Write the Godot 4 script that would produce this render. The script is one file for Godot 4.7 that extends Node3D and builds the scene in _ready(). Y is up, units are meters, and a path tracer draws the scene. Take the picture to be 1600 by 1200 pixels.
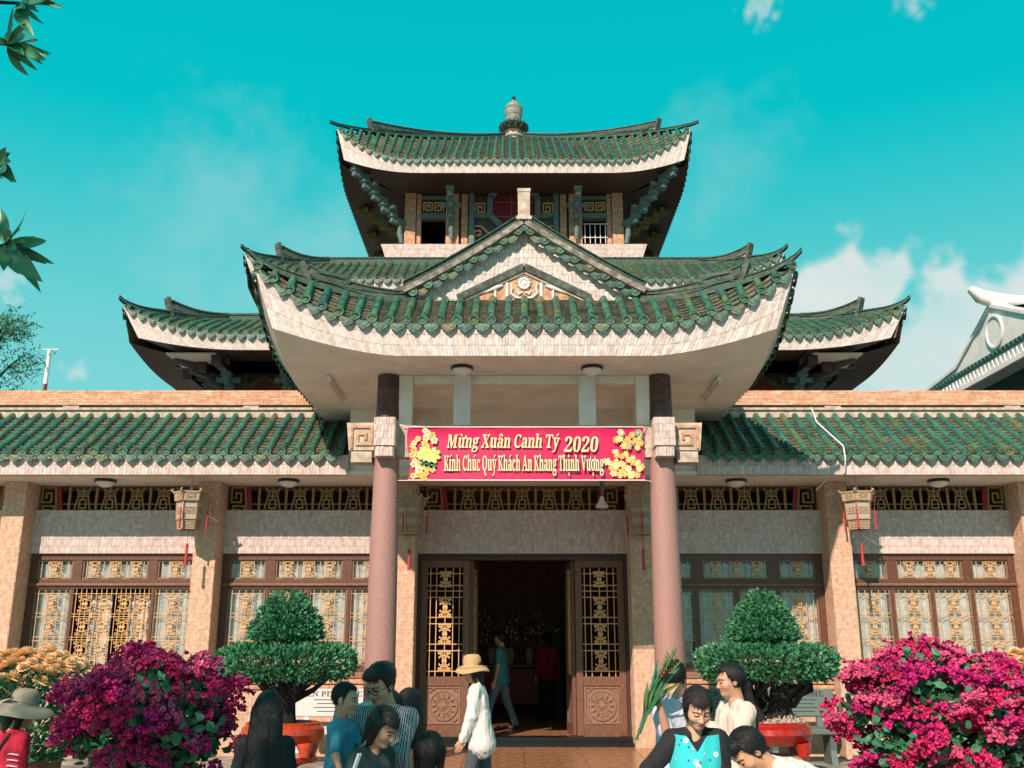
extends Node3D
# A temple front with a tiled porch and a three-tiered tower, plants and visitors before it.
# Metres, y up; the camera stands at x = 0, z = 0 and looks along -z; "d" is a distance in front of it.

const FOCAL := 1510.0
const EYE := Vector3(0, 1.75, 0)
const TILT := 0.25897
const XC := 0.17          # axis of the porch and of the door

var rng := RandomNumberGenerator.new()
var M := {}
var used_names := {}
var tex := {}

func at(px: float, py: float, d: float) -> Vector3:
	var x := (px - 800.0) / FOCAL
	var y := (600.0 - py) / FOCAL
	var dir := Vector3(x, y * cos(TILT) + sin(TILT), -cos(TILT) + y * sin(TILT))
	return EYE + dir * (d / -dir.z)

func rnd(a: float, b: float) -> float:
	return rng.randf_range(a, b)

# ------------------------------------------------------------------ geometry
class G:
	var v := PackedVector3Array()
	var n := PackedVector3Array()
	var c := PackedColorArray()
	var col := Color(1, 1, 1)

	func tri(a: Vector3, b: Vector3, d: Vector3) -> void:   # counter-clockwise seen from outside
		var m := (b - a).cross(d - a).normalized()
		v.append(a); v.append(d); v.append(b)
		n.append(m); n.append(m); n.append(m)
		c.append(col); c.append(col); c.append(col)

	func quad(a: Vector3, b: Vector3, d: Vector3, e: Vector3) -> void:
		tri(a, b, d)
		tri(a, d, e)

	func trin(a: Vector3, na: Vector3, b: Vector3, nb: Vector3, d: Vector3, nd: Vector3) -> void:
		v.append(a); v.append(d); v.append(b)
		n.append(na); n.append(nd); n.append(nb)
		c.append(col); c.append(col); c.append(col)

	func box(o: Vector3, size: Vector3, bs := Basis()) -> void:
		var x := bs.x * size.x * 0.5
		var y := bs.y * size.y * 0.5
		var z := bs.z * size.z * 0.5
		quad(o - x - y + z, o + x - y + z, o + x + y + z, o - x + y + z)
		quad(o + x - y - z, o - x - y - z, o - x + y - z, o + x + y - z)
		quad(o + x - y + z, o + x - y - z, o + x + y - z, o + x + y + z)
		quad(o - x - y - z, o - x - y + z, o - x + y + z, o - x + y - z)
		quad(o - x + y + z, o + x + y + z, o + x + y - z, o - x + y - z)
		quad(o - x - y - z, o + x - y - z, o + x - y + z, o - x - y + z)

	func slab(a: Vector3, b: Vector3) -> void:   # box between two corners
		box((a + b) * 0.5, (b - a).abs())

	func bevel(a: Vector3, b: Vector3, r: float) -> void:   # box with chamfered upright and front edges
		var lo := Vector3(minf(a.x, b.x), minf(a.y, b.y), minf(a.z, b.z))
		var hi := Vector3(maxf(a.x, b.x), maxf(a.y, b.y), maxf(a.z, b.z))
		var p := [Vector2(lo.x + r, lo.y), Vector2(hi.x - r, lo.y), Vector2(hi.x, lo.y + r), Vector2(hi.x, hi.y - r), Vector2(hi.x - r, hi.y), Vector2(lo.x + r, hi.y), Vector2(lo.x, hi.y - r), Vector2(lo.x, lo.y + r)]
		var q := []
		var mid := Vector2((lo.x + hi.x) * 0.5, (lo.y + hi.y) * 0.5)
		for k in p:
			q.append(k + Vector2(signf(mid.x - k.x), signf(mid.y - k.y)) * r)
		for i in 8:
			var j := (i + 1) % 8
			quad(Vector3(p[i].x, p[i].y, lo.z), Vector3(p[j].x, p[j].y, lo.z), Vector3(p[j].x, p[j].y, hi.z - r), Vector3(p[i].x, p[i].y, hi.z - r))
			quad(Vector3(p[i].x, p[i].y, hi.z - r), Vector3(p[j].x, p[j].y, hi.z - r), Vector3(q[j].x, q[j].y, hi.z), Vector3(q[i].x, q[i].y, hi.z))
			tri(Vector3(mid.x, mid.y, hi.z), Vector3(q[i].x, q[i].y, hi.z), Vector3(q[j].x, q[j].y, hi.z))
			tri(Vector3(mid.x, mid.y, lo.z), Vector3(p[j].x, p[j].y, lo.z), Vector3(p[i].x, p[i].y, lo.z))

	func bar(a: Vector3, b: Vector3, w: float, h: float, up := Vector3.UP) -> void:
		var z := (b - a)
		var l := z.length()
		if l < 1e-5:
			return
		z /= l
		var x := up.cross(z)
		if x.length() < 1e-4:
			x = Vector3.RIGHT.cross(z)
		x = x.normalized()
		box((a + b) * 0.5, Vector3(w, h, l), Basis(x, z.cross(x), z))

	func tube(p: Array, r: Array, seg := 8, caps := true) -> void:
		var rings := []
		var x := Vector3.ZERO
		for i in p.size():
			var t: Vector3 = (p[mini(i + 1, p.size() - 1)] - p[maxi(i - 1, 0)]).normalized()
			if x == Vector3.ZERO:
				x = t.cross(Vector3.UP if absf(t.y) < 0.9 else Vector3.RIGHT).normalized()
			x = (x - t * x.dot(t)).normalized()
			var y := t.cross(x)
			var ring := []
			for k in seg:
				var a := TAU * k / seg
				ring.append(x * cos(a) + y * sin(a))
			rings.append(ring)
		for i in p.size() - 1:
			for k in seg:
				var j := (k + 1) % seg
				var a: Vector3 = rings[i][k]
				var b: Vector3 = rings[i][j]
				var d: Vector3 = rings[i + 1][j]
				var e: Vector3 = rings[i + 1][k]
				trin(p[i] + a * r[i], a, p[i] + b * r[i], b, p[i + 1] + d * r[i + 1], d)
				trin(p[i] + a * r[i], a, p[i + 1] + d * r[i + 1], d, p[i + 1] + e * r[i + 1], e)
		if caps:
			for k in seg:
				var j := (k + 1) % seg
				var e := p.size() - 1
				tri(p[0], p[0] + rings[0][j] * r[0], p[0] + rings[0][k] * r[0])
				tri(p[e], p[e] + rings[e][k] * r[e], p[e] + rings[e][j] * r[e])

	func lathe(prof: Array, seg: int, xf := Transform3D(), sx := 1.0, sz := 1.0) -> void:   # (radius, height) pairs, upwards
		for i in prof.size() - 1:
			var p: Vector2 = prof[i]
			var q: Vector2 = prof[i + 1]
			var d := q - p
			var m := Vector2(d.y, -d.x).normalized()
			for k in seg:
				var a0 := TAU * k / seg
				var a1 := TAU * (k + 1) / seg
				var c0 := Vector3(cos(a0) * sx, 0, -sin(a0) * sz)
				var c1 := Vector3(cos(a1) * sx, 0, -sin(a1) * sz)
				var n0 := (xf.basis * (c0 * m.x + Vector3(0, m.y, 0))).normalized()
				var n1 := (xf.basis * (c1 * m.x + Vector3(0, m.y, 0))).normalized()
				var a := xf * (c0 * p.x + Vector3(0, p.y, 0))
				var b := xf * (c1 * p.x + Vector3(0, p.y, 0))
				var e := xf * (c1 * q.x + Vector3(0, q.y, 0))
				var f := xf * (c0 * q.x + Vector3(0, q.y, 0))
				if p.x > 1e-5:
					trin(a, n0, b, n1, e, n1)
				if q.x > 1e-5:
					trin(a, n0, e, n1, f, n0)

	func prism(poly: PackedVector2Array, depth: float, xf := Transform3D()) -> void:   # outline in x, y (counter-clockwise), from z = 0 to depth
		var z := Vector3(0, 0, depth)
		var ids := Geometry2D.triangulate_polygon(poly)
		for i in range(0, ids.size(), 3):
			var a := Vector3(poly[ids[i]].x, poly[ids[i]].y, 0)
			var b := Vector3(poly[ids[i + 1]].x, poly[ids[i + 1]].y, 0)
			var d := Vector3(poly[ids[i + 2]].x, poly[ids[i + 2]].y, 0)
			if (b - a).cross(d - a).z < 0:
				var s := b
				b = d
				d = s
			tri(xf * (a + z), xf * (b + z), xf * (d + z))
			tri(xf * a, xf * d, xf * b)
		for i in poly.size():
			var j := (i + 1) % poly.size()
			var a := Vector3(poly[i].x, poly[i].y, 0)
			var b := Vector3(poly[j].x, poly[j].y, 0)
			quad(xf * a, xf * b, xf * (b + z), xf * (a + z))

	func sheet(rows: Array) -> void:   # smooth grid of points; rows of equal length, right-handed: along row x next row = outside
		var norms := []
		for i in rows.size():
			var line := []
			for j in rows[i].size():
				var du: Vector3 = rows[i][mini(j + 1, rows[i].size() - 1)] - rows[i][maxi(j - 1, 0)]
				var dv: Vector3 = rows[mini(i + 1, rows.size() - 1)][j] - rows[maxi(i - 1, 0)][j]
				line.append(du.cross(dv).normalized())
			norms.append(line)
		for i in rows.size() - 1:
			for j in rows[i].size() - 1:
				trin(rows[i][j], norms[i][j], rows[i][j + 1], norms[i][j + 1], rows[i + 1][j + 1], norms[i + 1][j + 1])
				trin(rows[i][j], norms[i][j], rows[i + 1][j + 1], norms[i + 1][j + 1], rows[i + 1][j], norms[i + 1][j])

	func add(o: G, xf := Transform3D(), tint := Color(1, 1, 1)) -> void:
		var nb := xf.basis.inverse().transposed()
		for i in o.v.size():
			v.append(xf * o.v[i])
			n.append((nb * o.n[i]).normalized())
			c.append(o.c[i] * tint)

	func mesh() -> ArrayMesh:
		var a := []
		a.resize(Mesh.ARRAY_MAX)
		a[Mesh.ARRAY_VERTEX] = v
		a[Mesh.ARRAY_NORMAL] = n
		a[Mesh.ARRAY_COLOR] = c
		var m := ArrayMesh.new()
		if v.size() > 0:
			m.add_surface_from_arrays(Mesh.PRIMITIVE_TRIANGLES, a)
		return m

# ------------------------------------------------------------------ nodes
func numbered(called: String) -> String:
	var k: int = used_names.get(called, 0)
	used_names[called] = k + 1
	return called if k == 0 else "%s_%03d" % [called, k]

func thing(called: String, label: String, category: String, pos := Vector3.ZERO, turn := 0.0, group := "") -> Node3D:
	var o := Node3D.new()
	o.name = numbered(called)
	add_child(o)
	o.position = pos
	o.rotation.y = turn
	tag(o, label, category, group)
	return o

func tag(o: Node3D, label: String, category: String, group := "") -> void:
	o.set_meta("label", label)
	o.set_meta("category", category)
	if group != "":
		o.set_meta("group", group)

func part(parent: Node3D, called: String, shape, m: Material, xf := Transform3D()) -> MeshInstance3D:
	var o := MeshInstance3D.new()
	o.name = numbered(called) if parent == self else called
	o.mesh = shape.mesh() if shape is G else shape
	o.material_override = m
	parent.add_child(o, true)
	o.transform = xf
	return o

func stuff(o: Node3D) -> Node3D:
	o.set_meta("kind", "stuff")
	return o

func structure(called: String, shape, m: Material) -> MeshInstance3D:
	var o := part(self, called, shape, m)
	o.set_meta("kind", "structure")
	return o

func group_node(parent: Node3D, called: String) -> Node3D:
	var o := Node3D.new()
	o.name = called
	parent.add_child(o, true)
	return o

# ------------------------------------------------------------------ materials
func noise_tex(key: String, freq: float, lo: float, hi: float, oct := 4, kind := FastNoiseLite.TYPE_SIMPLEX_SMOOTH, size := 512, normal := 0.0) -> NoiseTexture2D:
	if tex.has(key):
		return tex[key]
	var f := FastNoiseLite.new()
	f.noise_type = kind
	f.seed = key.hash() % 10000
	f.frequency = freq
	f.fractal_octaves = oct
	var t := NoiseTexture2D.new()
	t.width = size
	t.height = size
	t.seamless = true
	t.noise = f
	if normal > 0.0:
		t.as_normal_map = true
		t.bump_strength = normal
	else:
		var g := Gradient.new()
		g.set_color(0, Color(lo, lo, lo))
		g.set_color(1, Color(hi, hi, hi))
		t.color_ramp = g
	tex[key] = t
	return t

func mat(key: String, base: Color, rough: float, opt := {}) -> StandardMaterial3D:
	var m := StandardMaterial3D.new()
	m.resource_name = key
	m.albedo_color = base.linear_to_srgb()
	m.roughness = rough
	m.vertex_color_use_as_albedo = true
	m.uv1_triplanar = true
	m.uv1_world_triplanar = opt.get("world", true)
	var s = opt.get("scale", 1.0)
	m.uv1_scale = s if s is Vector3 else Vector3.ONE * s
	if opt.has("tex"):
		m.albedo_texture = opt.tex
	if opt.has("bump"):
		m.heightmap_enabled = true
		m.heightmap_texture = opt.bump
		m.heightmap_scale = opt.get("depth", 0.5)
	if opt.has("rough_tex"):
		m.roughness_texture = opt.rough_tex
	if opt.has("metal"):
		m.metallic = opt.metal
	if opt.has("spec"):
		m.metallic_specular = opt.spec
	if opt.has("coat"):
		m.clearcoat_enabled = true
		m.clearcoat = opt.coat
		m.clearcoat_roughness = 0.15
	if opt.has("back"):
		m.backlight_enabled = true
		m.backlight = opt.back.linear_to_srgb()
	if opt.has("rim"):
		m.rim_enabled = true
		m.rim = opt.rim
	M[key] = m
	return m

func make_materials() -> void:
	var fine := noise_tex("fine", 0.06, 0.76, 1.0, 4)
	var mott := noise_tex("mottle", 0.012, 0.7, 1.0, 5)
	var grit := noise_tex("grit", 0.25, 0.0, 1.0, 2)
	var soft := noise_tex("soft", 0.02, 0.0, 1.0, 3)
	var stain := noise_tex("stain", 0.008, 0.45, 1.0, 6)
	mat("stone", Color(1.0, 1.0, 1.0), 0.9, {"tex": noise_tex("weathered", 0.02, 0.8, 1.0, 7), "scale": 0.9, "bump": grit, "depth": 0.7})
	mat("joint", Color(0.46, 0.37, 0.31), 0.95)
	mat("plaster", Color(0.87, 0.8, 0.7), 0.9, {"tex": noise_tex("faint", 0.01, 0.88, 1.0, 4), "scale": 0.35})
	mat("plaster_white", Color(0.82, 0.8, 0.77), 0.9, {"tex": noise_tex("faint", 0.01, 0.88, 1.0, 4), "scale": 0.5})
	mat("concrete", Color(0.42, 0.4, 0.37), 0.9, {"tex": stain, "scale": 0.6, "bump": grit, "depth": 0.2})
	mat("roof_under", Color(0.13, 0.1, 0.08), 0.9, {"tex": fine, "scale": 1.5})
	mat("ridge", Color(0.16, 0.21, 0.17), 0.75, {"tex": stain, "scale": 1.5, "bump": grit, "depth": 0.6})
	mat("ridge_green", Color(0.07, 0.16, 0.115), 0.5, {"tex": stain, "scale": 2.2, "bump": grit, "depth": 0.4})
	mat("stucco", Color(0.7, 0.6, 0.5), 0.9, {"tex": mott, "scale": 0.9, "bump": grit, "depth": 0.5})
	var glaze := [Color(0.05, 0.17, 0.105), Color(0.065, 0.2, 0.13), Color(0.04, 0.15, 0.12), Color(0.1, 0.19, 0.09), Color(0.16, 0.17, 0.08), Color(0.055, 0.13, 0.09)]
	for i in glaze.size():
		mat("tile%d" % i, glaze[i] * 1.5, 0.38, {"tex": stain, "scale": 2.6, "bump": grit, "depth": 0.25})
	mat("pan", Color(0.29, 0.28, 0.21), 0.65, {"tex": stain, "scale": 2.0, "bump": grit, "depth": 0.4})
	var grain := noise_tex("grain", 0.03, 0.55, 1.0, 4)
	mat("wood", Color(0.19, 0.08, 0.045), 0.45, {"tex": grain, "scale": Vector3(5, 0.5, 5), "bump": grain, "depth": 0.12})
	mat("wood_pale", Color(0.4, 0.23, 0.15), 0.5, {"tex": grain, "scale": Vector3(5, 0.5, 5), "bump": grain, "depth": 0.12})
	mat("door_wood", Color(0.27, 0.13, 0.08), 0.45, {"tex": grain, "scale": Vector3(5, 0.5, 5), "bump": grain, "depth": 0.12})
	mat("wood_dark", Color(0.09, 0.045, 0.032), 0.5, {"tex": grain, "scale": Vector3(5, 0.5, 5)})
	mat("gold", Color(0.82, 0.5, 0.22), 0.45, {"tex": fine, "scale": 4.0})
	mat("gold_dull", Color(0.4, 0.27, 0.09), 0.55, {"tex": fine, "scale": 4.0})
	mat("red", Color(0.36, 0.02, 0.02), 0.55, {"tex": fine, "scale": 2.0})
	mat("red_deep", Color(0.2, 0.008, 0.012), 0.55, {"tex": fine, "scale": 2.0})
	mat("teal_paint", Color(0.15, 0.25, 0.24), 0.7, {"tex": mott, "scale": 1.5})
	mat("olive_paint", Color(0.2, 0.17, 0.06), 0.8, {"tex": mott, "scale": 1.2})
	mat("timber_grey", Color(0.16, 0.15, 0.13), 0.85, {"tex": grain, "scale": Vector3(3, 0.5, 3)})
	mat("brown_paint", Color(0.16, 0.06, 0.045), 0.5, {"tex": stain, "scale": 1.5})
	mat("terrazzo", Color(0.88, 0.5, 0.45), 0.55, {"tex": noise_tex("terrazzo", 0.09, 0.32, 1.0, 5), "scale": 1.6, "bump": grit, "depth": 0.3})
	noise_tex("speck", 0.3, 0.6, 1.0, 3)
	mat("granite", Color(0.018, 0.02, 0.021), 0.15, {"tex": fine, "scale": 6.0})
	mat("floor_tile", Color(0.5, 0.25, 0.13), 0.22, {"tex": mott, "scale": 1.2})
	mat("paving", Color(0.5, 0.46, 0.41), 0.85, {"tex": stain, "scale": 0.4, "bump": grit, "depth": 0.2})
	mat("lacquer", Color(0.3, 0.13, 0.08), 0.7, {"tex": mott, "scale": 0.6})
	mat("white", Color(0.8, 0.8, 0.78), 0.5)
	mat("metal", Color(0.35, 0.35, 0.34), 0.4, {"metal": 0.7})
	mat("black", Color(0.015, 0.015, 0.016), 0.4)
	mat("lamp_glass", Color(0.72, 0.7, 0.64), 0.25)
	mat("curtain", Color(0.86, 0.84, 0.8), 0.9, {"tex": mott, "scale": 1.5, "back": Color(0.2, 0.2, 0.18)})
	mat("vc", Color(1, 1, 1), 0.75)
	var glass := StandardMaterial3D.new()
	glass.resource_name = "glass"
	glass.albedo_color = Color(0.6, 0.75, 0.75, 0.12)
	glass.roughness = 0.03
	glass.transparency = BaseMaterial3D.TRANSPARENCY_ALPHA
	M["glass"] = glass

# Little split stones over a surface P(u, v) -> point, u and v in 0..1, right-handed (u x v points outwards).
func clad(g: G, p: Callable, l: float, h: float, sw: float, sh: float, depth: float, tones: Array, gap := 0.004) -> void:
	var rows := maxi(1, roundi(h / sh))
	for r in rows:
		var u := -rng.randf() * sw / l
		while u < 1.0:
			var w := sw * rnd(0.75, 1.35) / l
			var u0 := maxf(u, 0.0)
			var u1 := minf(u + w, 1.0)
			u += w
			if (u1 - u0) * l < 0.008:
				continue
			var gu := gap * 0.5 / l
			var gv := gap * 0.5 / h
			var v0 := float(r) / rows + gv
			var v1 := float(r + 1) / rows - gv
			var a: Vector3 = p.call(u0 + gu, v0)
			var b: Vector3 = p.call(u1 - gu, v0)
			var d: Vector3 = p.call(u1 - gu, v1)
			var e: Vector3 = p.call(u0 + gu, v1)
			var nn := (b - a).cross(e - a).normalized()
			var o0 := nn * rnd(0.2, 1.0) * depth
			var o1 := nn * rnd(0.2, 1.0) * depth
			var o2 := nn * rnd(0.2, 1.0) * depth
			var o3 := nn * rnd(0.2, 1.0) * depth
			var t: Color = tones[rng.randi() % tones.size()]
			var k := rnd(0.9, 1.07)
			g.col = Color(t.r * k, t.g * k, t.b * k)
			g.quad(a + o0, b + o1, d + o2, e + o3)
			g.quad(a - nn * 0.004, b - nn * 0.004, b + o1, a + o0)
			g.quad(b - nn * 0.004, d - nn * 0.004, d + o2, b + o1)
			g.quad(d - nn * 0.004, e - nn * 0.004, e + o3, d + o2)
			g.quad(e - nn * 0.004, a - nn * 0.004, a + o0, e + o3)
	g.col = Color(1, 1, 1)

# A flat stone-faced panel at distance d, between x0..x1 and y0..y1, facing the camera.
func stone_panel(parent: Node3D, called: String, x0: float, x1: float, y0: float, y1: float, d: float, sw: float, sh: float, tones: Array, depth := 0.008) -> Node3D:
	var o := group_node(parent, called)
	var b := G.new()
	b.slab(Vector3(x0, y0, -d - 0.004), Vector3(x1, y1, -d - 0.12))
	part(o, "backing", b, M.joint)
	var g := G.new()
	clad(g, func(u, v): return Vector3(lerpf(x0, x1, u), lerpf(y0, y1, v), -d), x1 - x0, y1 - y0, sw, sh, depth, tones)
	stuff(part(o, "stone_facing", g, M.stone))
	return o

var PALE := [Color(0.78, 0.67, 0.64), Color(0.82, 0.71, 0.68), Color(0.74, 0.62, 0.58), Color(0.77, 0.68, 0.65)]
var PEACH := [Color(0.81, 0.54, 0.39), Color(0.84, 0.58, 0.42), Color(0.78, 0.5, 0.36), Color(0.82, 0.56, 0.4)]
var CREAM := [Color(0.84, 0.79, 0.76), Color(0.87, 0.82, 0.79), Color(0.78, 0.7, 0.65), Color(0.83, 0.76, 0.72)]
var ORANGE := [Color(0.82, 0.46, 0.29), Color(0.86, 0.52, 0.34), Color(0.76, 0.42, 0.26), Color(0.84, 0.56, 0.39)]

# ------------------------------------------------------------------ tiled roofs
# One sloping face: a straight eave of half width W at distance E from the axis, rising to half width WT at distance T; its corners sweep up by "lift".
class RoofFace:
	var o := Vector3.ZERO
	var out := Vector3(0, 0, 1)
	var side := Vector3(1, 0, 0)
	var E := 1.0
	var W := 1.0
	var T := 0.0
	var WT := 0.0
	var YE := 0.0
	var YT := 1.0
	var lift := 0.0
	var u0 := 0.5
	var p := 2.0
	var sag := 0.1

	func hw(s: float) -> float:
		return W + (WT - W) * s

	func curl(u: float) -> float:
		return pow(maxf(0.0, (minf(u, 1.0) - u0) / (1.0 - u0)), p)

	func top_of(x: float) -> float:
		return 1.0 if absf(x) <= WT else clampf((W - absf(x)) / (W - WT), 0.0, 1.0)

	func S(x: float, s: float) -> Vector3:
		var y := YE + (YT - YE) * (s * (1.0 - sag) + sag * s * s) + lift * curl(absf(x) / maxf(hw(s), 0.01)) * pow(1.0 - s, 1.5)
		return o + side * x + out * (E + (T - E) * s) + Vector3(0, y, 0)

	func normal(x: float, s: float) -> Vector3:
		var du := S(x + 0.02, s) - S(x - 0.02, s)
		var dv := S(x, minf(s + 0.02, 1.0)) - S(x, maxf(s - 0.02, 0.0))
		return du.cross(dv).normalized()

var unit_barrel: G
var unit_cap: G
var unit_drip: G
var barrel_mesh: ArrayMesh
var cap_mesh: ArrayMesh
var drip_mesh: ArrayMesh

func make_tile_units() -> void:
	unit_barrel = G.new()
	var seg := 7
	for k in seg:
		var a0 := PI * k / seg
		var a1 := PI * (k + 1) / seg
		var n0 := Vector3(cos(a0), sin(a0), 0)
		var n1 := Vector3(cos(a1), sin(a1), 0)
		var z := Vector3(0, 0, 1)
		unit_barrel.trin(n0, n0, n1, n1, n1 * 0.88 + z, n1)
		unit_barrel.trin(n0, n0, n1 * 0.88 + z, n1, n0 * 0.88 + z, n0)
		unit_barrel.quad(n1, n0, n0 * 0.8, n1 * 0.8)
	unit_cap = G.new()
	var face := Transform3D(Basis(Vector3.RIGHT, PI / 2), Vector3.ZERO)
	unit_cap.lathe([Vector2(1, -0.5), Vector2(1, 0.0), Vector2(0.92, 0.12), Vector2(0.8, 0.1), Vector2(0.7, -0.02), Vector2(0.5, -0.02), Vector2(0.42, 0.1), Vector2(0.2, 0.13), Vector2(0, 0.14)], 14, face)
	unit_drip = G.new()
	var pl := PackedVector2Array([Vector2(-0.5, 0.1), Vector2(-0.52, -0.08), Vector2(-0.47, -0.26), Vector2(-0.33, -0.38), Vector2(-0.17, -0.48), Vector2(0, -0.58), Vector2(0.17, -0.48), Vector2(0.33, -0.38), Vector2(0.47, -0.26), Vector2(0.52, -0.08), Vector2(0.5, 0.1), Vector2(0.25, -0.02), Vector2(0, -0.06), Vector2(-0.25, -0.02)])
	unit_drip.prism(pl, 0.08)
	var inner := PackedVector2Array([Vector2(-0.36, -0.1), Vector2(-0.3, -0.24), Vector2(-0.12, -0.36), Vector2(0, -0.48), Vector2(0.12, -0.36), Vector2(0.3, -0.24), Vector2(0.36, -0.1), Vector2(0.2, -0.16), Vector2(0, -0.2), Vector2(-0.2, -0.16)])
	unit_drip.prism(inner, 0.13)
	barrel_mesh = unit_barrel.mesh()
	cap_mesh = unit_cap.mesh()
	drip_mesh = unit_drip.mesh()

func glaze() -> Material:
	var k := rng.randf()
	return M["tile%d" % (0 if k < 0.34 else 1 if k < 0.58 else 2 if k < 0.76 else 5 if k < 0.88 else 3 if k < 0.96 else 4)]

func tint() -> Color:
	var t := [Color(1, 1, 1), Color(1.15, 1.15, 1.1), Color(0.8, 0.9, 1.0), Color(1.3, 1.1, 0.8), Color(0.8, 0.8, 0.75)]
	return t[rng.randi() % t.size()]

# mode 2: every barrel tile a piece of its own; 1: every row of them; 0: all joined
func tile_face(parent: Node3D, rf: RoofFace, pitch: float, rad: float, length: float, mode: int, pan_step: float, clip_lo := -1e9, clip_hi := 1e9) -> void:
	var n := int(floor((rf.W - rad) * 2.0 / pitch)) + 1
	var pans := G.new()
	var joined := G.new()
	var run := (rf.S(0, 0) - rf.S(0, 1)).length()
	for i in n:
		var x := (i - (n - 1) * 0.5) * pitch
		if x < clip_lo or x > clip_hi:
			continue
		var sm := rf.top_of(x)
		var tiles := maxi(1, roundi(sm * run / length))
		var row := G.new()
		for k in tiles:
			var s0 := sm * k / tiles
			var s1 := sm * (k + 1) / tiles
			var a := rf.S(x, s0)
			var b := rf.S(x, s1)
			var d := b - a
			if d.length() < 0.01:
				continue
			var nn := rf.normal(x, (s0 + s1) * 0.5)
			var sx := nn.cross(d.normalized())
			var wob := rnd(0.96, 1.05) * rad
			var xf := Transform3D(Basis(sx * wob, nn * wob * 1.15, d * 1.04), a + nn * 0.012 - d.normalized() * 0.02 + sx * rnd(-0.006, 0.006))
			if mode == 2:
				part(parent, "barrel_tile", barrel_mesh, glaze(), xf)
			elif mode == 1:
				row.add(unit_barrel, xf, tint())
			else:
				joined.add(unit_barrel, xf, tint())
		if mode == 1 and row.v.size() > 0:
			part(parent, "tile_row", row, glaze())
		var e := rf.S(x, 0.0)
		var nn0 := rf.normal(x, 0.02)
		var cap := Transform3D(Basis(rf.side, Vector3.UP, rf.out).orthonormalized().rotated(rf.side, rnd(-0.08, 0.04)).scaled(Vector3.ONE * rad * 1.2), e + nn0 * rad * 0.5 + rf.out * 0.02)
		if mode > 0:
			part(parent, "end_tile", cap_mesh, glaze(), cap)
		else:
			joined.add(unit_cap, cap, tint())
		# the trough between this row and the next
		var xm := x + pitch * 0.5
		if i == n - 1:
			continue
		var ed := rf.S(xm, 0.0)
		var dn := (rf.S(xm + pitch * 0.5, 0.0) - rf.S(xm - pitch * 0.5, 0.0)).normalized()
		var db := Basis(dn, Vector3.UP, rf.out)
		var drip := Transform3D(Basis(dn, (Vector3.UP - rf.out * 0.12), rf.out).scaled_local(Vector3(pitch * 0.9, pitch * 1.05, pitch * 0.6)), ed + rf.out * 0.022 + Vector3(0, -0.012, 0))
		if mode > 0:
			part(parent, "drip_tile", drip_mesh, glaze(), drip)
		else:
			joined.add(unit_drip, drip, tint())
		var smm := rf.top_of(absf(xm) + pitch * 0.5)
		var steps := maxi(1, roundi(smm * run / pan_step))
		for k in steps:
			var s0 := smm * k / steps
			var s1 := smm * (k + 1) / steps
			var up := rf.normal(xm, s0) * 0.026
			pans.col = Color(1, 1, 1) * rnd(0.6, 1.25)
			pans.col = pans.col * ([Color(1, 1, 1), Color(0.6, 0.95, 0.8), Color(1.25, 1.0, 0.8)][rng.randi() % 3])
			var q := [-0.5, -0.2, 0.2, 0.5]
			var dip := [0.036, -0.006, -0.006, 0.036]
			for j in 3:
				var a := rf.S(xm + q[j] * pitch, s0) + up * 1.0 + Vector3(0, dip[j], 0)
				var b := rf.S(xm + q[j + 1] * pitch, s0) + up * 1.0 + Vector3(0, dip[j + 1], 0)
				var d := rf.S(xm + q[j + 1] * pitch, s1) + Vector3(0, dip[j + 1], 0)
				var f := rf.S(xm + q[j] * pitch, s1) + Vector3(0, dip[j], 0)
				pans.quad(a, b, d, f)
				pans.quad(a - up, b - up, b, a)
	if pans.v.size() > 0:
		stuff(part(parent, "pan_tiles", pans, M.pan))
	if joined.v.size() > 0:
		stuff(part(parent, "tiles", joined, M.tile0))

# A ridge of stacked tiles along a path: two ledges and a rounded top.
func ridge(g: G, pts: Array, w: float, h: float, tip := 1.0) -> void:
	var prof := [Vector2(-0.62, -0.3), Vector2(-0.62, 0.16), Vector2(-0.42, 0.2), Vector2(-0.42, 0.62), Vector2(-0.6, 0.66), Vector2(-0.6, 0.78), Vector2(-0.3, 0.92), Vector2(0, 1.0), Vector2(0.3, 0.92), Vector2(0.6, 0.78), Vector2(0.6, 0.66), Vector2(0.42, 0.62), Vector2(0.42, 0.2), Vector2(0.62, 0.16), Vector2(0.62, -0.3)]
	var rings := []
	for i in pts.size():
		var t: Vector3 = pts[mini(i + 1, pts.size() - 1)] - pts[maxi(i - 1, 0)]
		var x := t.cross(Vector3.UP).normalized()
		var ring := []
		var k := lerpf(1.0, tip, smoothstep(0.55, 1.0, i / float(pts.size() - 1)))
		for q in prof:
			ring.append(pts[i] + x * q.x * w * k + Vector3(0, q.y * h * k, 0))
		rings.append(ring)
	for i in pts.size() - 1:
		for k in prof.size() - 1:
			g.quad(rings[i][k], rings[i][k + 1], rings[i + 1][k + 1], rings[i + 1][k])
	for k in range(1, prof.size() - 1):
		g.tri(rings[0][0], rings[0][k + 1], rings[0][k])
		var e := pts.size() - 1
		g.tri(rings[e][0], rings[e][k], rings[e][k + 1])

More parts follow.
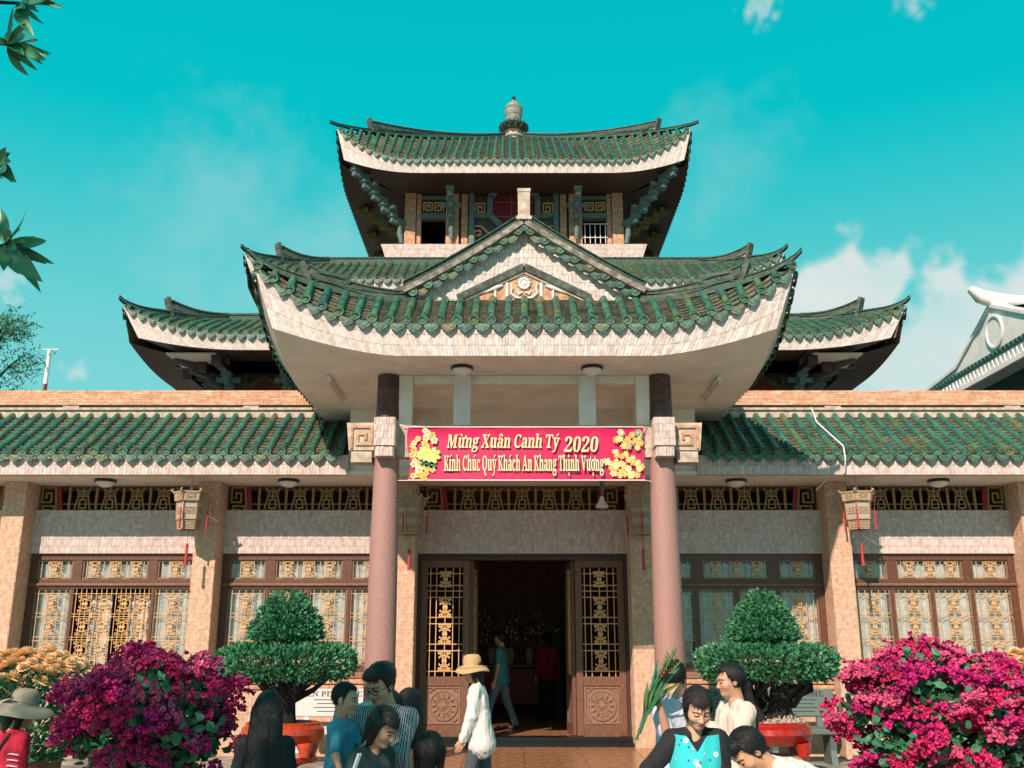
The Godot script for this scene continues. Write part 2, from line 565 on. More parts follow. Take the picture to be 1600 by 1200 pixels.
# The hip of two faces: a low ridge to the tip, and over its inner part a high ridge that ends in a squared scroll.
func hip(parent: Node3D, path: Callable, reach: float, w: float, h: float, rise: float, web: float) -> void:
	var low := []
	for i in 17:
		var t := i / 16.0
		var q: Vector3 = path.call(t)
		low.append(q + Vector3(0, 0.02 + 0.22 * pow(maxf(0.0, (t - 0.75) / 0.25), 2.0) * 0.4 - 0.02, 0))
	var last: Vector3 = low[16]
	var prev: Vector3 = low[15]
	low.append(last + (last - prev) * 0.6 + Vector3(0, 0.03, 0))
	var g := G.new()
	ridge(g, low, w, h * 0.75, 0.42)
	part(parent, "hip_ridge", g, M.ridge_green)
	var high := []
	var foot := []
	for i in 15:
		var t := reach * i / 14.0
		var q: Vector3 = path.call(t)
		foot.append(q + Vector3(0, h * 0.3, 0))
		high.append(q + Vector3(0, web * (0.25 + 0.75 * i / 14.0) + rise * pow(i / 14.0, 3.0), 0))
	var r := G.new()
	ridge(r, high, w * 0.85, h * 0.8)
	part(parent, "upper_ridge", r, M.ridge)
	var wb := G.new()
	for i in 14:
		var x: Vector3 = (foot[i + 1] - foot[i]).cross(Vector3.UP).normalized() * w * 0.28
		for s in [-1.0, 1.0]:
			var a: Vector3 = foot[i] + x * s
			var b: Vector3 = foot[i + 1] + x * s
			var d: Vector3 = high[i + 1] + x * s
			var e: Vector3 = high[i] + x * s
			if s > 0:
				wb.quad(a, b, d, e)
			else:
				wb.quad(b, a, e, d)
	part(parent, "ridge_web", wb, M.stucco)
	# squared scroll: end post and fret
	var t1: Vector3 = path.call(reach)
	var dir: Vector3 = (t1 - path.call(reach - 0.08))
	dir.y = 0
	dir = dir.normalized()
	var top: Vector3 = high[14] + Vector3(0, h * 0.85, 0)
	var po := G.new()
	po.bar(t1 - dir * 0.02, top + dir * 0.1, w * 1.15, 0.07, dir)
	part(parent, "scroll_post", po, M.ridge)
	var fr := G.new()
	var hh := top.y - t1.y
	for s in [-1.0, 1.0]:
		var xo: Vector3 = dir.cross(Vector3.UP).normalized() * s * w * 0.34
		var corner := func(a: float, b: float) -> Vector3: return t1 + xo - dir * a + Vector3(0, hh * b, 0)
		var line := [corner.call(0.12, 0.12), corner.call(0.12, 0.62), corner.call(0.55, 0.5), corner.call(0.55, 0.24), corner.call(0.3, 0.24), corner.call(0.3, 0.42)]
		for i in line.size() - 1:
			fr.bar(line[i], line[i + 1], 0.05, 0.05, xo.normalized())
	part(parent, "scroll_fret", fr, M.ridge_green)

# Stone fascia under an eave: from curve top(x) to curve low(x), x in -1..1.
func fascia(parent: Node3D, top: Callable, low: Callable, length: float, height: float, sw: float, sh: float, stones: bool, tones: Array) -> void:
	var o := group_node(parent, "fascia")
	var b := G.new()
	var rows := [[], []]
	for i in 49:
		var x := -1.0 + i / 24.0
		rows[0].append(low.call(x))
		rows[1].append(top.call(x))
	b.sheet(rows)
	part(o, "backing", b, M.joint if stones else M.stucco)
	if stones:
		var g := G.new()
		clad(g, func(u, v): return (low.call(u * 2.0 - 1.0) as Vector3).lerp(top.call(u * 2.0 - 1.0), v), length, height, sw, sh, 0.014, tones)
		stuff(part(o, "stone_facing", g, M.stone))

# A four-sided roof skirt round an axis.
func tier(parent: Node3D, centre: Vector3, c: Dictionary) -> void:
	var faces := []
	for k in 4:
		var rf := RoofFace.new()
		var a := k * PI / 2
		rf.out = Vector3(sin(a), 0, cos(a)).round()
		rf.side = Vector3(cos(a), 0, -sin(a)).round()
		rf.o = Vector3(centre.x, 0, centre.z)
		rf.E = c.E
		rf.W = c.E
		rf.T = c.T
		rf.WT = c.T
		rf.YE = c.ye
		rf.YT = c.yt
		rf.lift = c.lift
		rf.u0 = c.u0
		rf.p = c.p
		rf.sag = c.sag
		faces.append(rf)
		tile_face(parent, rf, c.pitch, c.pitch * 0.25, 0.42, 1 if k == 0 else 0, 0.16)
		var wb: float = c.E * c.inset
		var low := func(x: float) -> Vector3: return rf.o + rf.side * x * wb + rf.out * (c.E - 0.06) + Vector3(0, c.yb + c.low_lift * rf.curl(absf(x)), 0)
		var top := func(x: float) -> Vector3: return rf.S(x * c.E, 0.0) - rf.out * 0.02 + Vector3(0, -0.005, 0)
		fascia(parent, top, low, c.E * 2.0, c.ye - c.yb + 0.05, c.sw, c.sh, k == 0, CREAM)
		# underside
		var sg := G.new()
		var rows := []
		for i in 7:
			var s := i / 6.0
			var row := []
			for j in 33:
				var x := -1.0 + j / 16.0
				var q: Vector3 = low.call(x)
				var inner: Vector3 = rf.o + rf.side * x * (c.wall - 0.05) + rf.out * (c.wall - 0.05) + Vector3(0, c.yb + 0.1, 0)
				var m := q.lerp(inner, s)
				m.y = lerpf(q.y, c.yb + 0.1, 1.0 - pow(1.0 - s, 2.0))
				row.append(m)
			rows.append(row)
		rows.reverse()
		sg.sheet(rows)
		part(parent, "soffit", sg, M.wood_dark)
	for k in 4:
		var rf: RoofFace = faces[k]
		var run := func(t: float) -> Vector3:
			var s := 1.0 - t
			return rf.S(rf.hw(s), s)
		hip(parent, run, c.reach, c.rw, c.rh, c.rise, c.web)
	if c.T > 1.0:
		var g := G.new()
		for k in 4:
			var rf: RoofFace = faces[k]
			ridge(g, [rf.S(-c.T, 1.0), rf.S(c.T, 1.0)], c.rw * 0.8, c.rh * 0.9)
		part(parent, "top_ridge", g, M.ridge_green)
		var d := G.new()
		d.slab(Vector3(centre.x - c.T, c.yt - 0.12, centre.z - c.T), Vector3(centre.x + c.T, c.yt - 0.02, centre.z + c.T))
		part(parent, "deck", d, M.concrete)

# ------------------------------------------------------------------ the hall
const WALL := 16.1
const PILLARS := [-11.4, -8.25, -5.1, -1.9, 1.9, 5.1, 8.25, 11.4]
const SOFFIT := 4.25

func strokes(g: G, lines: Array, o: Vector3, sx: float, sy: float, w: float, depth: float) -> void:
	for l in lines:
		for i in l.size() - 1:
			var a := o + Vector3(l[i].x * sx, l[i].y * sy, 0)
			var b := o + Vector3(l[i + 1].x * sx, l[i + 1].y * sy, 0)
			var e := (b - a).normalized() * w * 0.5
			g.bar(a - e, b + e, w, depth + rnd(-0.002, 0.002), Vector3(0, 0, 1))

func mirrored(lines: Array, x := true, y := false) -> Array:
	var r := []
	for l in lines:
		for k in [[1, 1], [-1, 1], [1, -1], [-1, -1]]:
			if (k[0] < 0 and not x) or (k[1] < 0 and not y):
				continue
			var q := []
			for p in l:
				q.append(Vector2(p.x * k[0], p.y * k[1]))
			r.append(q)
	return r

# the gilt ornament of the grilles: a block between two squared scrolls; unit size, centred
func grille_motif(g: G, o: Vector3, w: float, h: float, t: float) -> void:
	var half := [[Vector2(0.12, 0.2), Vector2(0.12, 0.42), Vector2(0.42, 0.42), Vector2(0.42, 0.3)], [Vector2(0.0, 0.6), Vector2(0.3, 0.6), Vector2(0.3, 0.74), Vector2(0.48, 0.74), Vector2(0.48, 0.98), Vector2(0.0, 0.98)], [Vector2(0.16, 0.82), Vector2(0.34, 0.82)]]
	strokes(g, mirrored(half, true, true), o, w, h * 0.5, t, 0.014)
	g.box(o, Vector3(w * 0.42, h * 0.15, 0.024))
	g.box(o + Vector3(0, h * 0.27, 0), Vector3(w * 0.34, h * 0.05, 0.022))
	g.box(o - Vector3(0, h * 0.27, 0), Vector3(w * 0.34, h * 0.05, 0.022))

func grille(x0: float, x1: float, y0: float, y1: float, d: float, cols: Array, rows: Array, mw: float, mh: float, bars: int) -> G:
	var g := G.new()
	var r := 0.005
	for i in bars:
		var x := lerpf(x0, x1, (i + 0.5) / bars)
		g.box(Vector3(x, (y0 + y1) * 0.5, -d), Vector3(r * 2, y1 - y0, r * 2))
	for k in rows.size():
		var y := lerpf(y0, y1, rows[k])
		for c in cols:
			grille_motif(g, Vector3(lerpf(x0, x1, c), y, -d + 0.008), mw, mh, 0.0095)
		for s in [-0.62, 0.62]:
			if absf(y + s * mh - (y0 + y1) * 0.5) < (y1 - y0) * 0.5:
				g.box(Vector3((x0 + x1) * 0.5, y + s * mh, -d + 0.003), Vector3(x1 - x0, r * 2, r * 2))
	return g

func curtain(x0: float, x1: float, y0: float, y1: float, d: float) -> G:
	var g := G.new()
	var rows := []
	var n := int((x1 - x0) / 0.018)
	var ph := rnd(0, 6)
	for r in 5:
		var row := []
		for i in n + 1:
			var x := lerpf(x0, x1, float(i) / n)
			var k := x * 52.0 + ph + 0.9 * sin(x * 7.0 + ph)
			row.append(Vector3(x, lerpf(y0, y1, r / 4.0), -d + 0.016 * sin(k) + 0.008 * sin(k * 0.37 + r * 0.5)))
		rows.append(row)
	g.sheet(rows)
	return g

func light_of_window(win: Node3D, x0: float, x1: float, y0: float, y1: float, d: float, cols: Array, rows: Array, bars: int, drawn: float) -> void:
	# frame mouldings, pane, curtain and grille of one light
	var f := G.new()
	var m := 0.026
	f.slab(Vector3(x0, y0, -d + 0.02), Vector3(x0 + m, y1, -d - 0.02))
	f.slab(Vector3(x1 - m, y0, -d + 0.02), Vector3(x1, y1, -d - 0.02))
	f.slab(Vector3(x0 + m, y0, -d + 0.018), Vector3(x1 - m, y0 + m, -d - 0.018))
	f.slab(Vector3(x0 + m, y1 - m, -d + 0.018), Vector3(x1 - m, y1, -d - 0.018))
	var l := part(win, "sash", f, M.wood_pale)
	var p := G.new()
	p.slab(Vector3(x0 + 0.004, y0 + 0.004, -d - 0.027), Vector3(x1 - 0.004, y1 - 0.004, -d - 0.031))
	part(win, "pane", p, M.glass)
	part(win, "grille", grille(x0 + m, x1 - m, y0 + m, y1 - m, d - 0.025, cols, rows, minf(0.19, (x1 - x0) * 0.46), 0.25, bars), M.gold)
	if drawn > 0.0:
		part(win, "curtain", curtain(x0 + 0.01, lerpf(x0, x1, drawn), y0 + 0.01, y1 - 0.06, d + 0.06), M.curtain)

func window_bay(hall: Node3D, x0: float, x1: float, opened: bool) -> void:
	var win := group_node(hall, "window")
	var d := WALL + 0.02
	var y0 := 1.26
	var y1 := 3.12
	var yt := 2.62
	var w := x1 - x0
	var fr := G.new()
	var st := 0.11
	fr.slab(Vector3(x0, y0, -d + 0.05), Vector3(x0 + st, y1, -d - 0.07))
	fr.slab(Vector3(x1 - st, y0, -d + 0.05), Vector3(x1, y1, -d - 0.07))
	fr.slab(Vector3(x0 + st, y0, -d + 0.047), Vector3(x1 - st, y0 + 0.09, -d - 0.067))
	fr.slab(Vector3(x0 + st, y1 - 0.1, -d + 0.047), Vector3(x1 - st, y1, -d - 0.067))
	fr.slab(Vector3(x0 + st, yt - 0.06, -d + 0.044), Vector3(x1 - st, yt + 0.09, -d - 0.064))
	part(win, "frame", fr, M.wood)
	var mo := G.new()
	mo.bevel(Vector3(x0 + 0.01, yt - 0.02, -d + 0.052), Vector3(x1 - 0.01, yt + 0.022, -d + 0.085), 0.012)
	part(win, "moulding", mo, M.wood_pale)
	var a := x0 + st
	var b := x1 - st
	var ww := b - a
	# upper lights: narrow, wide, narrow
	var cuts := [0.0, 0.23, 0.29, 0.71, 0.77, 1.0]
	for k in 3:
		var xa := a + ww * float(cuts[k * 2])
		var xb := a + ww * float(cuts[k * 2 + 1])
		light_of_window(win, xa, xb, yt + 0.09, y1 - 0.1, d, [0.5] if k != 1 else [0.17, 0.5, 0.83], [0.5], 5 if k != 1 else 11, 1.0)
		if k < 2:
			var mu := G.new()
			mu.slab(Vector3(xb, yt + 0.09, -d + 0.04), Vector3(a + ww * float(cuts[k * 2 + 2]), y1 - 0.1, -d - 0.06))
			part(win, "mullion", mu, M.wood)
	# lower casements
	for k in 4:
		var xa := a + ww * (0.255 * k)
		var xb := xa + ww * 0.235
		var gone := opened and (k == 1 or k == 2)
		if gone:
			part(win, "grille", grille(xa, xb + (ww * 0.02 if k == 1 else 0.0), y0 + 0.09, yt - 0.06, d - 0.025, [0.3, 0.78], [0.2, 0.5, 0.8], 0.22, 0.26, 8), M.gold)
			part(win, "curtain", curtain(xa + ww * 0.07, xb - ww * 0.02, y0 + 0.1, yt - 0.16, d + 0.2), M.curtain)
		else:
			light_of_window(win, xa, xb, y0 + 0.09, yt - 0.06, d, [0.5], [0.18, 0.5, 0.82], 5, 1.0 if k != 0 else 0.9)
		if k < 3 and not (opened and k == 1):
			var mu := G.new()
			mu.slab(Vector3(xb, y0 + 0.09, -d + 0.04), Vector3(xb + ww * 0.02, yt - 0.06, -d - 0.06))
			part(win, "mullion", mu, M.wood)
	var sill := G.new()
	sill.bevel(Vector3(x0 + 0.002, 1.15, -d - 0.05), Vector3(x1 - 0.002, 1.257, -WALL + 0.1), 0.02)
	part(win, "sill", sill, M.wood_pale)

func frieze(hall: Node3D, x0: float, x1: float, cells: int) -> void:
	var o := group_node(hall, "frieze")
	var y0 := 3.83
	var y1 := SOFFIT - 0.005
	# an open lattice: the unlit room shows between its bars
	var b := G.new()
	b.slab(Vector3(x0, y0, -WALL - 0.02), Vector3(x1, y0 + 0.022, -WALL - 0.1))
	b.slab(Vector3(x0, y1 - 0.022, -WALL - 0.02), Vector3(x1, y1, -WALL - 0.1))
	part(o, "frame", b, M.wood)
	var h := y1 - y0
	var mid := (x0 + x1) * 0.5
	var step := 0.45
	var g := G.new()
	g.box(Vector3(mid, y0 + h * 0.28, -WALL - 0.045), Vector3(step * (cells + 0.6), 0.018, 0.016))
	part(o, "rail", g, M.gold_dull)
	for i in cells + 1:
		var v := G.new()
		v.box(Vector3(mid + (i - cells * 0.5) * step, (y0 + y1) * 0.5, -WALL - 0.04), Vector3(0.04, h, 0.036))
		part(o, "divider", v, M.gold_dull)
	var lines := mirrored([[Vector2(0.3, 1.0), Vector2(0.19, 0.8), Vector2(0, 0.8)], [Vector2(0, 0.6), Vector2(0.18, 0.6), Vector2(0.3, 0.0)], [Vector2(0.2, 0.7), Vector2(0.1, 0.7)], [Vector2(0, 0.46), Vector2(0.1, 0.46), Vector2(0.13, 0.12), Vector2(0, 0.12)]])
	lines.append([Vector2(0, 1.0), Vector2(0, 0.46)])
	lines.append([Vector2(0, 0.12), Vector2(0, 0.0)])
	for i in cells:
		var m := G.new()
		strokes(m, lines, Vector3(mid + (i - cells * 0.5 + 0.5) * step, y0, -WALL - 0.04), step, h, 0.026, 0.034)
		part(o, "emblem", m, M.gold_dull)
	for s in [-1.0, 1.0]:
		var ex: float = mid + s * (cells * 0.5 * step + 0.1)
		var r := G.new()
		r.prism(PackedVector2Array([Vector2(0, 0), Vector2(0.1, 0), Vector2(0.16, h), Vector2(0.06, h)]) if s > 0 else PackedVector2Array([Vector2(-0.1, 0), Vector2(0, 0), Vector2(-0.06, h), Vector2(-0.16, h)]), 0.03, Transform3D(Basis(), Vector3(ex, y0, -WALL - 0.058)))
		part(o, "red_band", r, M.red)
		var sp := [[Vector2(0.14, 0.02), Vector2(0.2, 0.95), Vector2(0.5, 0.95), Vector2(0.5, 0.35), Vector2(0.28, 0.35), Vector2(0.28, 0.72), Vector2(0.4, 0.72), Vector2(0.4, 0.52)], [Vector2(0.2, 0.05), Vector2(0.2, 0.2), Vector2(0.46, 0.2), Vector2(0.46, 0.05), Vector2(0.3, 0.05)]]
		if s < 0:
			sp = mirrored(sp).filter(func(l): return l[0].x < 0)
		var f := G.new()
		strokes(f, sp, Vector3(ex, y0, -WALL - 0.035), 0.72, h, 0.03, 0.04)
		part(o, "fret", f, M.gold_dull)

func door_leaf(hall: Node3D, xf: Transform3D, w: float) -> void:
	# in its own frame: x 0..w, y 0..h, facing +z
	var o := group_node(hall, "door_leaf")
	o.transform = xf
	var h := 2.74
	var st := 0.11
	var f := G.new()
	f.bevel(Vector3(0, 0, -0.03), Vector3(st, h, 0.03), 0.008)
	f.bevel(Vector3(w - st, 0, -0.03), Vector3(w, h, 0.03), 0.008)
	for y in [[0.0, 0.16], [0.76, 0.9], [h - 0.12, h]]:
		f.slab(Vector3(st, y[0], -0.028), Vector3(w - st, y[1], 0.026))
	part(o, "frame", f, M.door_wood)
	var p := G.new()
	p.slab(Vector3(st, 0.16, -0.012), Vector3(w - st, 0.76, 0.006))
	part(o, "panel", p, M.wood_pale)
	var mo := G.new()
	for q in [[Vector2(st + 0.02, 0.18), Vector2(w - st - 0.02, 0.2)], [Vector2(st + 0.02, 0.72), Vector2(w - st - 0.02, 0.74)]]:
		mo.slab(Vector3(q[0].x, q[0].y, 0.006), Vector3(q[1].x, q[1].y, 0.024))
	for x in [st + 0.02, w - st - 0.04]:
		mo.slab(Vector3(x, 0.2, 0.006), Vector3(x + 0.02, 0.72, 0.024))
	part(o, "moulding", mo, M.wood_pale)
	var c := Vector3(w * 0.5, 0.46, 0.006)
	var ro := G.new()
	var face := Transform3D(Basis(Vector3.RIGHT, PI / 2), c)
	ro.lathe([Vector2(0.235, 0), Vector2(0.235, 0.018), Vector2(0.215, 0.02), Vector2(0.21, 0.006), Vector2(0.13, 0.006), Vector2(0.125, 0.018), Vector2(0.11, 0.018), Vector2(0.1, 0.004), Vector2(0.05, 0.006), Vector2(0.045, 0.022), Vector2(0, 0.026)], 28, face)
	for k in 12:
		var a := TAU * k / 12
		var dir := Vector3(cos(a), sin(a), 0)
		ro.tube([c + dir * 0.115 + Vector3(0, 0, 0.004), c + dir * 0.155 + Vector3(0, 0, 0.014), c + dir * 0.2 + Vector3(0, 0, 0.006)], [0.006, 0.022, 0.008], 6)
		ro.tube([c + dir * 0.05 + Vector3(0, 0, 0.004), c + dir * 0.08 + Vector3(0, 0, 0.012), c + dir * 0.1 + Vector3(0, 0, 0.004)], [0.004, 0.011, 0.004], 5)
	for sx in [-1, 1]:
		for sy in [-1, 1]:
			for k in 3:
				var q := c + Vector3(sx * (0.24 - k * 0.03), sy * (0.19 + k * 0.022), 0.002)
				ro.tube([q, q + Vector3(-sx * 0.03, sy * 0.02, 0.01), q + Vector3(-sx * 0.05, sy * 0.045, 0)], [0.005, 0.012, 0.004], 5)
	part(o, "carved_rosette", ro, M.wood_pale)
	var g := G.new()
	var x0 := st
	var x1 := w - st
	var r := 0.007
	for k in 5:
		g.box(Vector3(lerpf(x0, x1, [0.08, 0.25, 0.5, 0.72, 0.9][k]), 1.76, 0), Vector3(r * 2, h - 1.02, r * 2))
	for y in [0.98, 1.3, 1.4, 1.72, 1.82, 2.14, 2.24, 2.33, 2.52]:
		g.box(Vector3((x0 + x1) * 0.5, y, 0.004), Vector3(x1 - x0, r * 2, r * 2))
	for y in [1.14, 1.56, 1.98, 2.43]:
		grille_motif(g, Vector3((x0 + x1) * 0.5, y, 0.01), 0.19, 0.3 if y < 2.2 else 0.24, 0.018)
	part(o, "lattice", g, M.gold)

func awning(hall: Node3D, x0: float, x1: float) -> void:
	var o := group_node(hall, "awning_roof")
	var rf := RoofFace.new()
	rf.o = Vector3((x0 + x1) * 0.5, 0, -16.2)
	rf.W = (x1 - x0) * 0.5
	rf.WT = rf.W
	rf.E = 1.295
	rf.T = 0.0
	rf.YE = 4.575
	rf.YT = 5.47
	rf.sag = 0.06
	tile_face(o, rf, 0.225, 0.061, 0.32, 2, 0.12)
	var ri := G.new()
	ri.slab(Vector3(x0, 5.4, -16.14), Vector3(x1, 5.56, -16.3))
	ri.slab(Vector3(x0, 5.56, -16.1), Vector3(x1, 5.6, -16.34))
	part(o, "top_flashing", ri, M.stucco)
	var e := G.new()
	e.prism(PackedVector2Array([Vector2(-14.97, SOFFIT + 0.02), Vector2(-14.97, 4.52), Vector2(-16.2, 5.42), Vector2(-16.2, SOFFIT + 0.02)]), x1 - x0, Transform3D(Basis(Vector3(0, 0, 1), Vector3.UP, Vector3(1, 0, 0)), Vector3(x0, 0, 0)))
	part(o, "roof_body", e, M.roof_under)
	stone_panel(o, "fascia", x0 - 0.02, x1 + 0.02, SOFFIT - 0.004, 4.56, 14.955, 0.055, 0.155, PALE, 0.01)

func build_hall() -> Node3D:
	var hall := thing("temple_hall", "long temple hall with green tiled awning, gilt window grilles and carved doors", "building")
	# base, pillars and walls
	for i in PILLARS.size():
		var x: float = XC + PILLARS[i]
		var o := group_node(hall, "pillar")
		var b := G.new()
		b.slab(Vector3(x - 0.17, 0.0, -15.67), Vector3(x + 0.17, SOFFIT - 0.004, -WALL - 0.2))
		part(o, "core", b, M.joint)
		var g := G.new()
		clad(g, func(u, v): return Vector3(lerpf(x - 0.175, x + 0.175, u), lerpf(0.0, SOFFIT - 0.006, v), -15.66), 0.35, SOFFIT, 0.035, 0.06, 0.004, PEACH, 0.0015)
		clad(g, func(u, v): return Vector3(x + 0.18, lerpf(0.0, SOFFIT - 0.006, v), lerpf(-15.66, -WALL, u)), 0.44, SOFFIT, 0.035, 0.06, 0.004, PEACH, 0.0015)
		clad(g, func(u, v): return Vector3(x - 0.18, lerpf(0.0, SOFFIT - 0.006, v), lerpf(-WALL, -15.66, u)), 0.44, SOFFIT, 0.035, 0.06, 0.004, PEACH, 0.0015)
		stuff(part(o, "stone_facing", g, M.stone))
	for i in PILLARS.size() - 1:
		var x0: float = XC + PILLARS[i] + 0.18
		var x1: float = XC + PILLARS[i + 1] - 0.18
		var door := i == 3
		stone_panel(hall, "lintel", x0, x1, 3.12, 3.83, WALL - 0.08, 0.032, 0.12, PALE, 0.005)
		frieze(hall, x0, x1, 5 if door else 4)
		if door:
			continue
		window_bay(hall, x0, x1, i == 1)
		stone_panel(hall, "plinth", x0, x1, 0.0, 0.99, WALL - 0.1, 0.032, 0.13, PEACH, 0.006)
		var cap := G.new()
		cap.bevel(Vector3(x0, 0.995, -WALL - 0.1), Vector3(x1, 1.06, -WALL + 0.14), 0.012)
		cap.bevel(Vector3(x0, 1.075, -WALL - 0.1), Vector3(x1, 1.148, -WALL + 0.15), 0.012)
		part(hall, "plinth_cap", cap, M.cap)
	# soffit over the bays, the wall above it inside the porch, the flat roof behind
	var s := G.new()
	s.slab(Vector3(XC - 12, SOFFIT, -14.97), Vector3(XC + 12, SOFFIT + 0.06, -WALL - 0.6))
	part(hall, "soffit", s, M.plaster)
	var w := G.new()
	w.slab(Vector3(XC - 2.75, SOFFIT + 0.06, -15.05), Vector3(XC + 2.75, 5.6, -15.25))
	part(hall, "porch_wall", w, M.plaster)
	awning(hall, XC - 12.0, XC - 2.75)
	awning(hall, XC + 2.75, XC + 12.0)
	for q in [[XC - 12.0, XC - 2.6], [XC + 2.6, XC + 12.0]]:
		var o := group_node(hall, "parapet")
		var b := G.new()
		b.slab(Vector3(q[0], 5.735, -16.46), Vector3(q[1], 5.985, -16.72))
		part(o, "beam", b, M.joint)
		var g := G.new()
		clad(g, func(u, v): return Vector3(lerpf(q[0], q[1], u), lerpf(5.73, 5.99, v), -16.455), q[1] - q[0], 0.3, 0.15, 0.038, 0.009, ORANGE, 0.004)
		clad(g, func(u, v): return Vector3(lerpf(q[0], q[1], u), 5.99, lerpf(-16.455, -16.72, v)), q[1] - q[0], 0.26, 0.2, 0.09, 0.004, ORANGE, 0.004)
		stuff(part(o, "stone_facing", g, M.stone))
		for i in PILLARS.size():
			var x: float = XC + PILLARS[i] + 0.35
			if x > q[0] and x < q[1]:
				var k := G.new()
				k.slab(Vector3(x - 0.14, 5.5, -16.47), Vector3(x + 0.14, 5.735, -16.7))
				part(o, "support_block", k, M.stucco)
	var r := G.new()
	r.slab(Vector3(XC - 12, 5.2, -16.3), Vector3(XC + 12, 5.35, -35.0))
	part(hall, "flat_roof", r, M.concrete)
	# the room behind the door
	var room := G.new()
	room.slab(Vector3(XC - 12, 0.0, -WALL - 0.14), Vector3(XC + 12, 0.27, -24.0))
	part(hall, "inner_floor", room, M.floor_tile)
	var iw := G.new()
	iw.slab(Vector3(XC - 12, 0.27, -24.0), Vector3(XC + 12, 5.2, -24.2))
	iw.slab(Vector3(XC - 12.2, 0, -15.7), Vector3(XC - 12, 5.2, -24.0))
	iw.slab(Vector3(XC + 12, 0, -15.7), Vector3(XC + 12.2, 5.2, -24.0))
	iw.slab(Vector3(XC - 12, SOFFIT + 0.1, -WALL - 0.5), Vector3(XC + 12, SOFFIT + 0.2, -24.0))
	iw.slab(Vector3(XC - 12, 3.12, -WALL - 0.14), Vector3(XC + 12, 3.825, -WALL - 0.22))
	part(hall, "inner_walls", iw, M.lacquer)
	# doorway
	var dh := G.new()
	dh.slab(Vector3(XC - 1.72, 3.02, -WALL + 0.0), Vector3(XC + 1.72, 3.12, -WALL - 0.14))
	dh.slab(Vector3(XC - 1.72, 0.28, -WALL), Vector3(XC - 1.66, 3.02, -WALL - 0.14))
	dh.slab(Vector3(XC + 1.66, 0.28, -WALL), Vector3(XC + 1.72, 3.02, -WALL - 0.14))
	part(hall, "door_frame", dh, M.wood_dark)
	var th := G.new()
	th.bevel(Vector3(XC - 1.78, 0.1, -WALL - 0.14), Vector3(XC + 1.78, 0.285, -WALL + 0.12), 0.015)
	th.bevel(Vector3(XC - 1.82, 0.1, -WALL + 0.12), Vector3(XC + 1.82, 0.215, -WALL + 0.34), 0.012)
	part(hall, "threshold", th, M.granite)
	door_leaf(hall, Transform3D(Basis(), Vector3(XC - 1.66, 0.285, -WALL - 0.06)), 0.8)
	door_leaf(hall, Transform3D(Basis(), Vector3(XC + 0.86, 0.285, -WALL - 0.06)), 0.8)
	door_leaf(hall, Transform3D(Basis(Vector3.UP, deg_to_rad(86)), Vector3(XC - 0.83, 0.285, -WALL - 0.12)), 0.8)
	door_leaf(hall, Transform3D(Basis(Vector3.UP, deg_to_rad(94)), Vector3(XC + 0.83, 0.285, -WALL - 0.12)), 0.8)
	return hall

# ------------------------------------------------------------------ the porch
const PF := 12.0        # distance of its eave
func porch_profile(x: float) -> float:   # height of the side slope at |x|
	var q := clampf(1.0 - absf(x) / 3.61, 0.0, 1.0)
	return 5.76 + 1.72 * pow(q, 1.5)

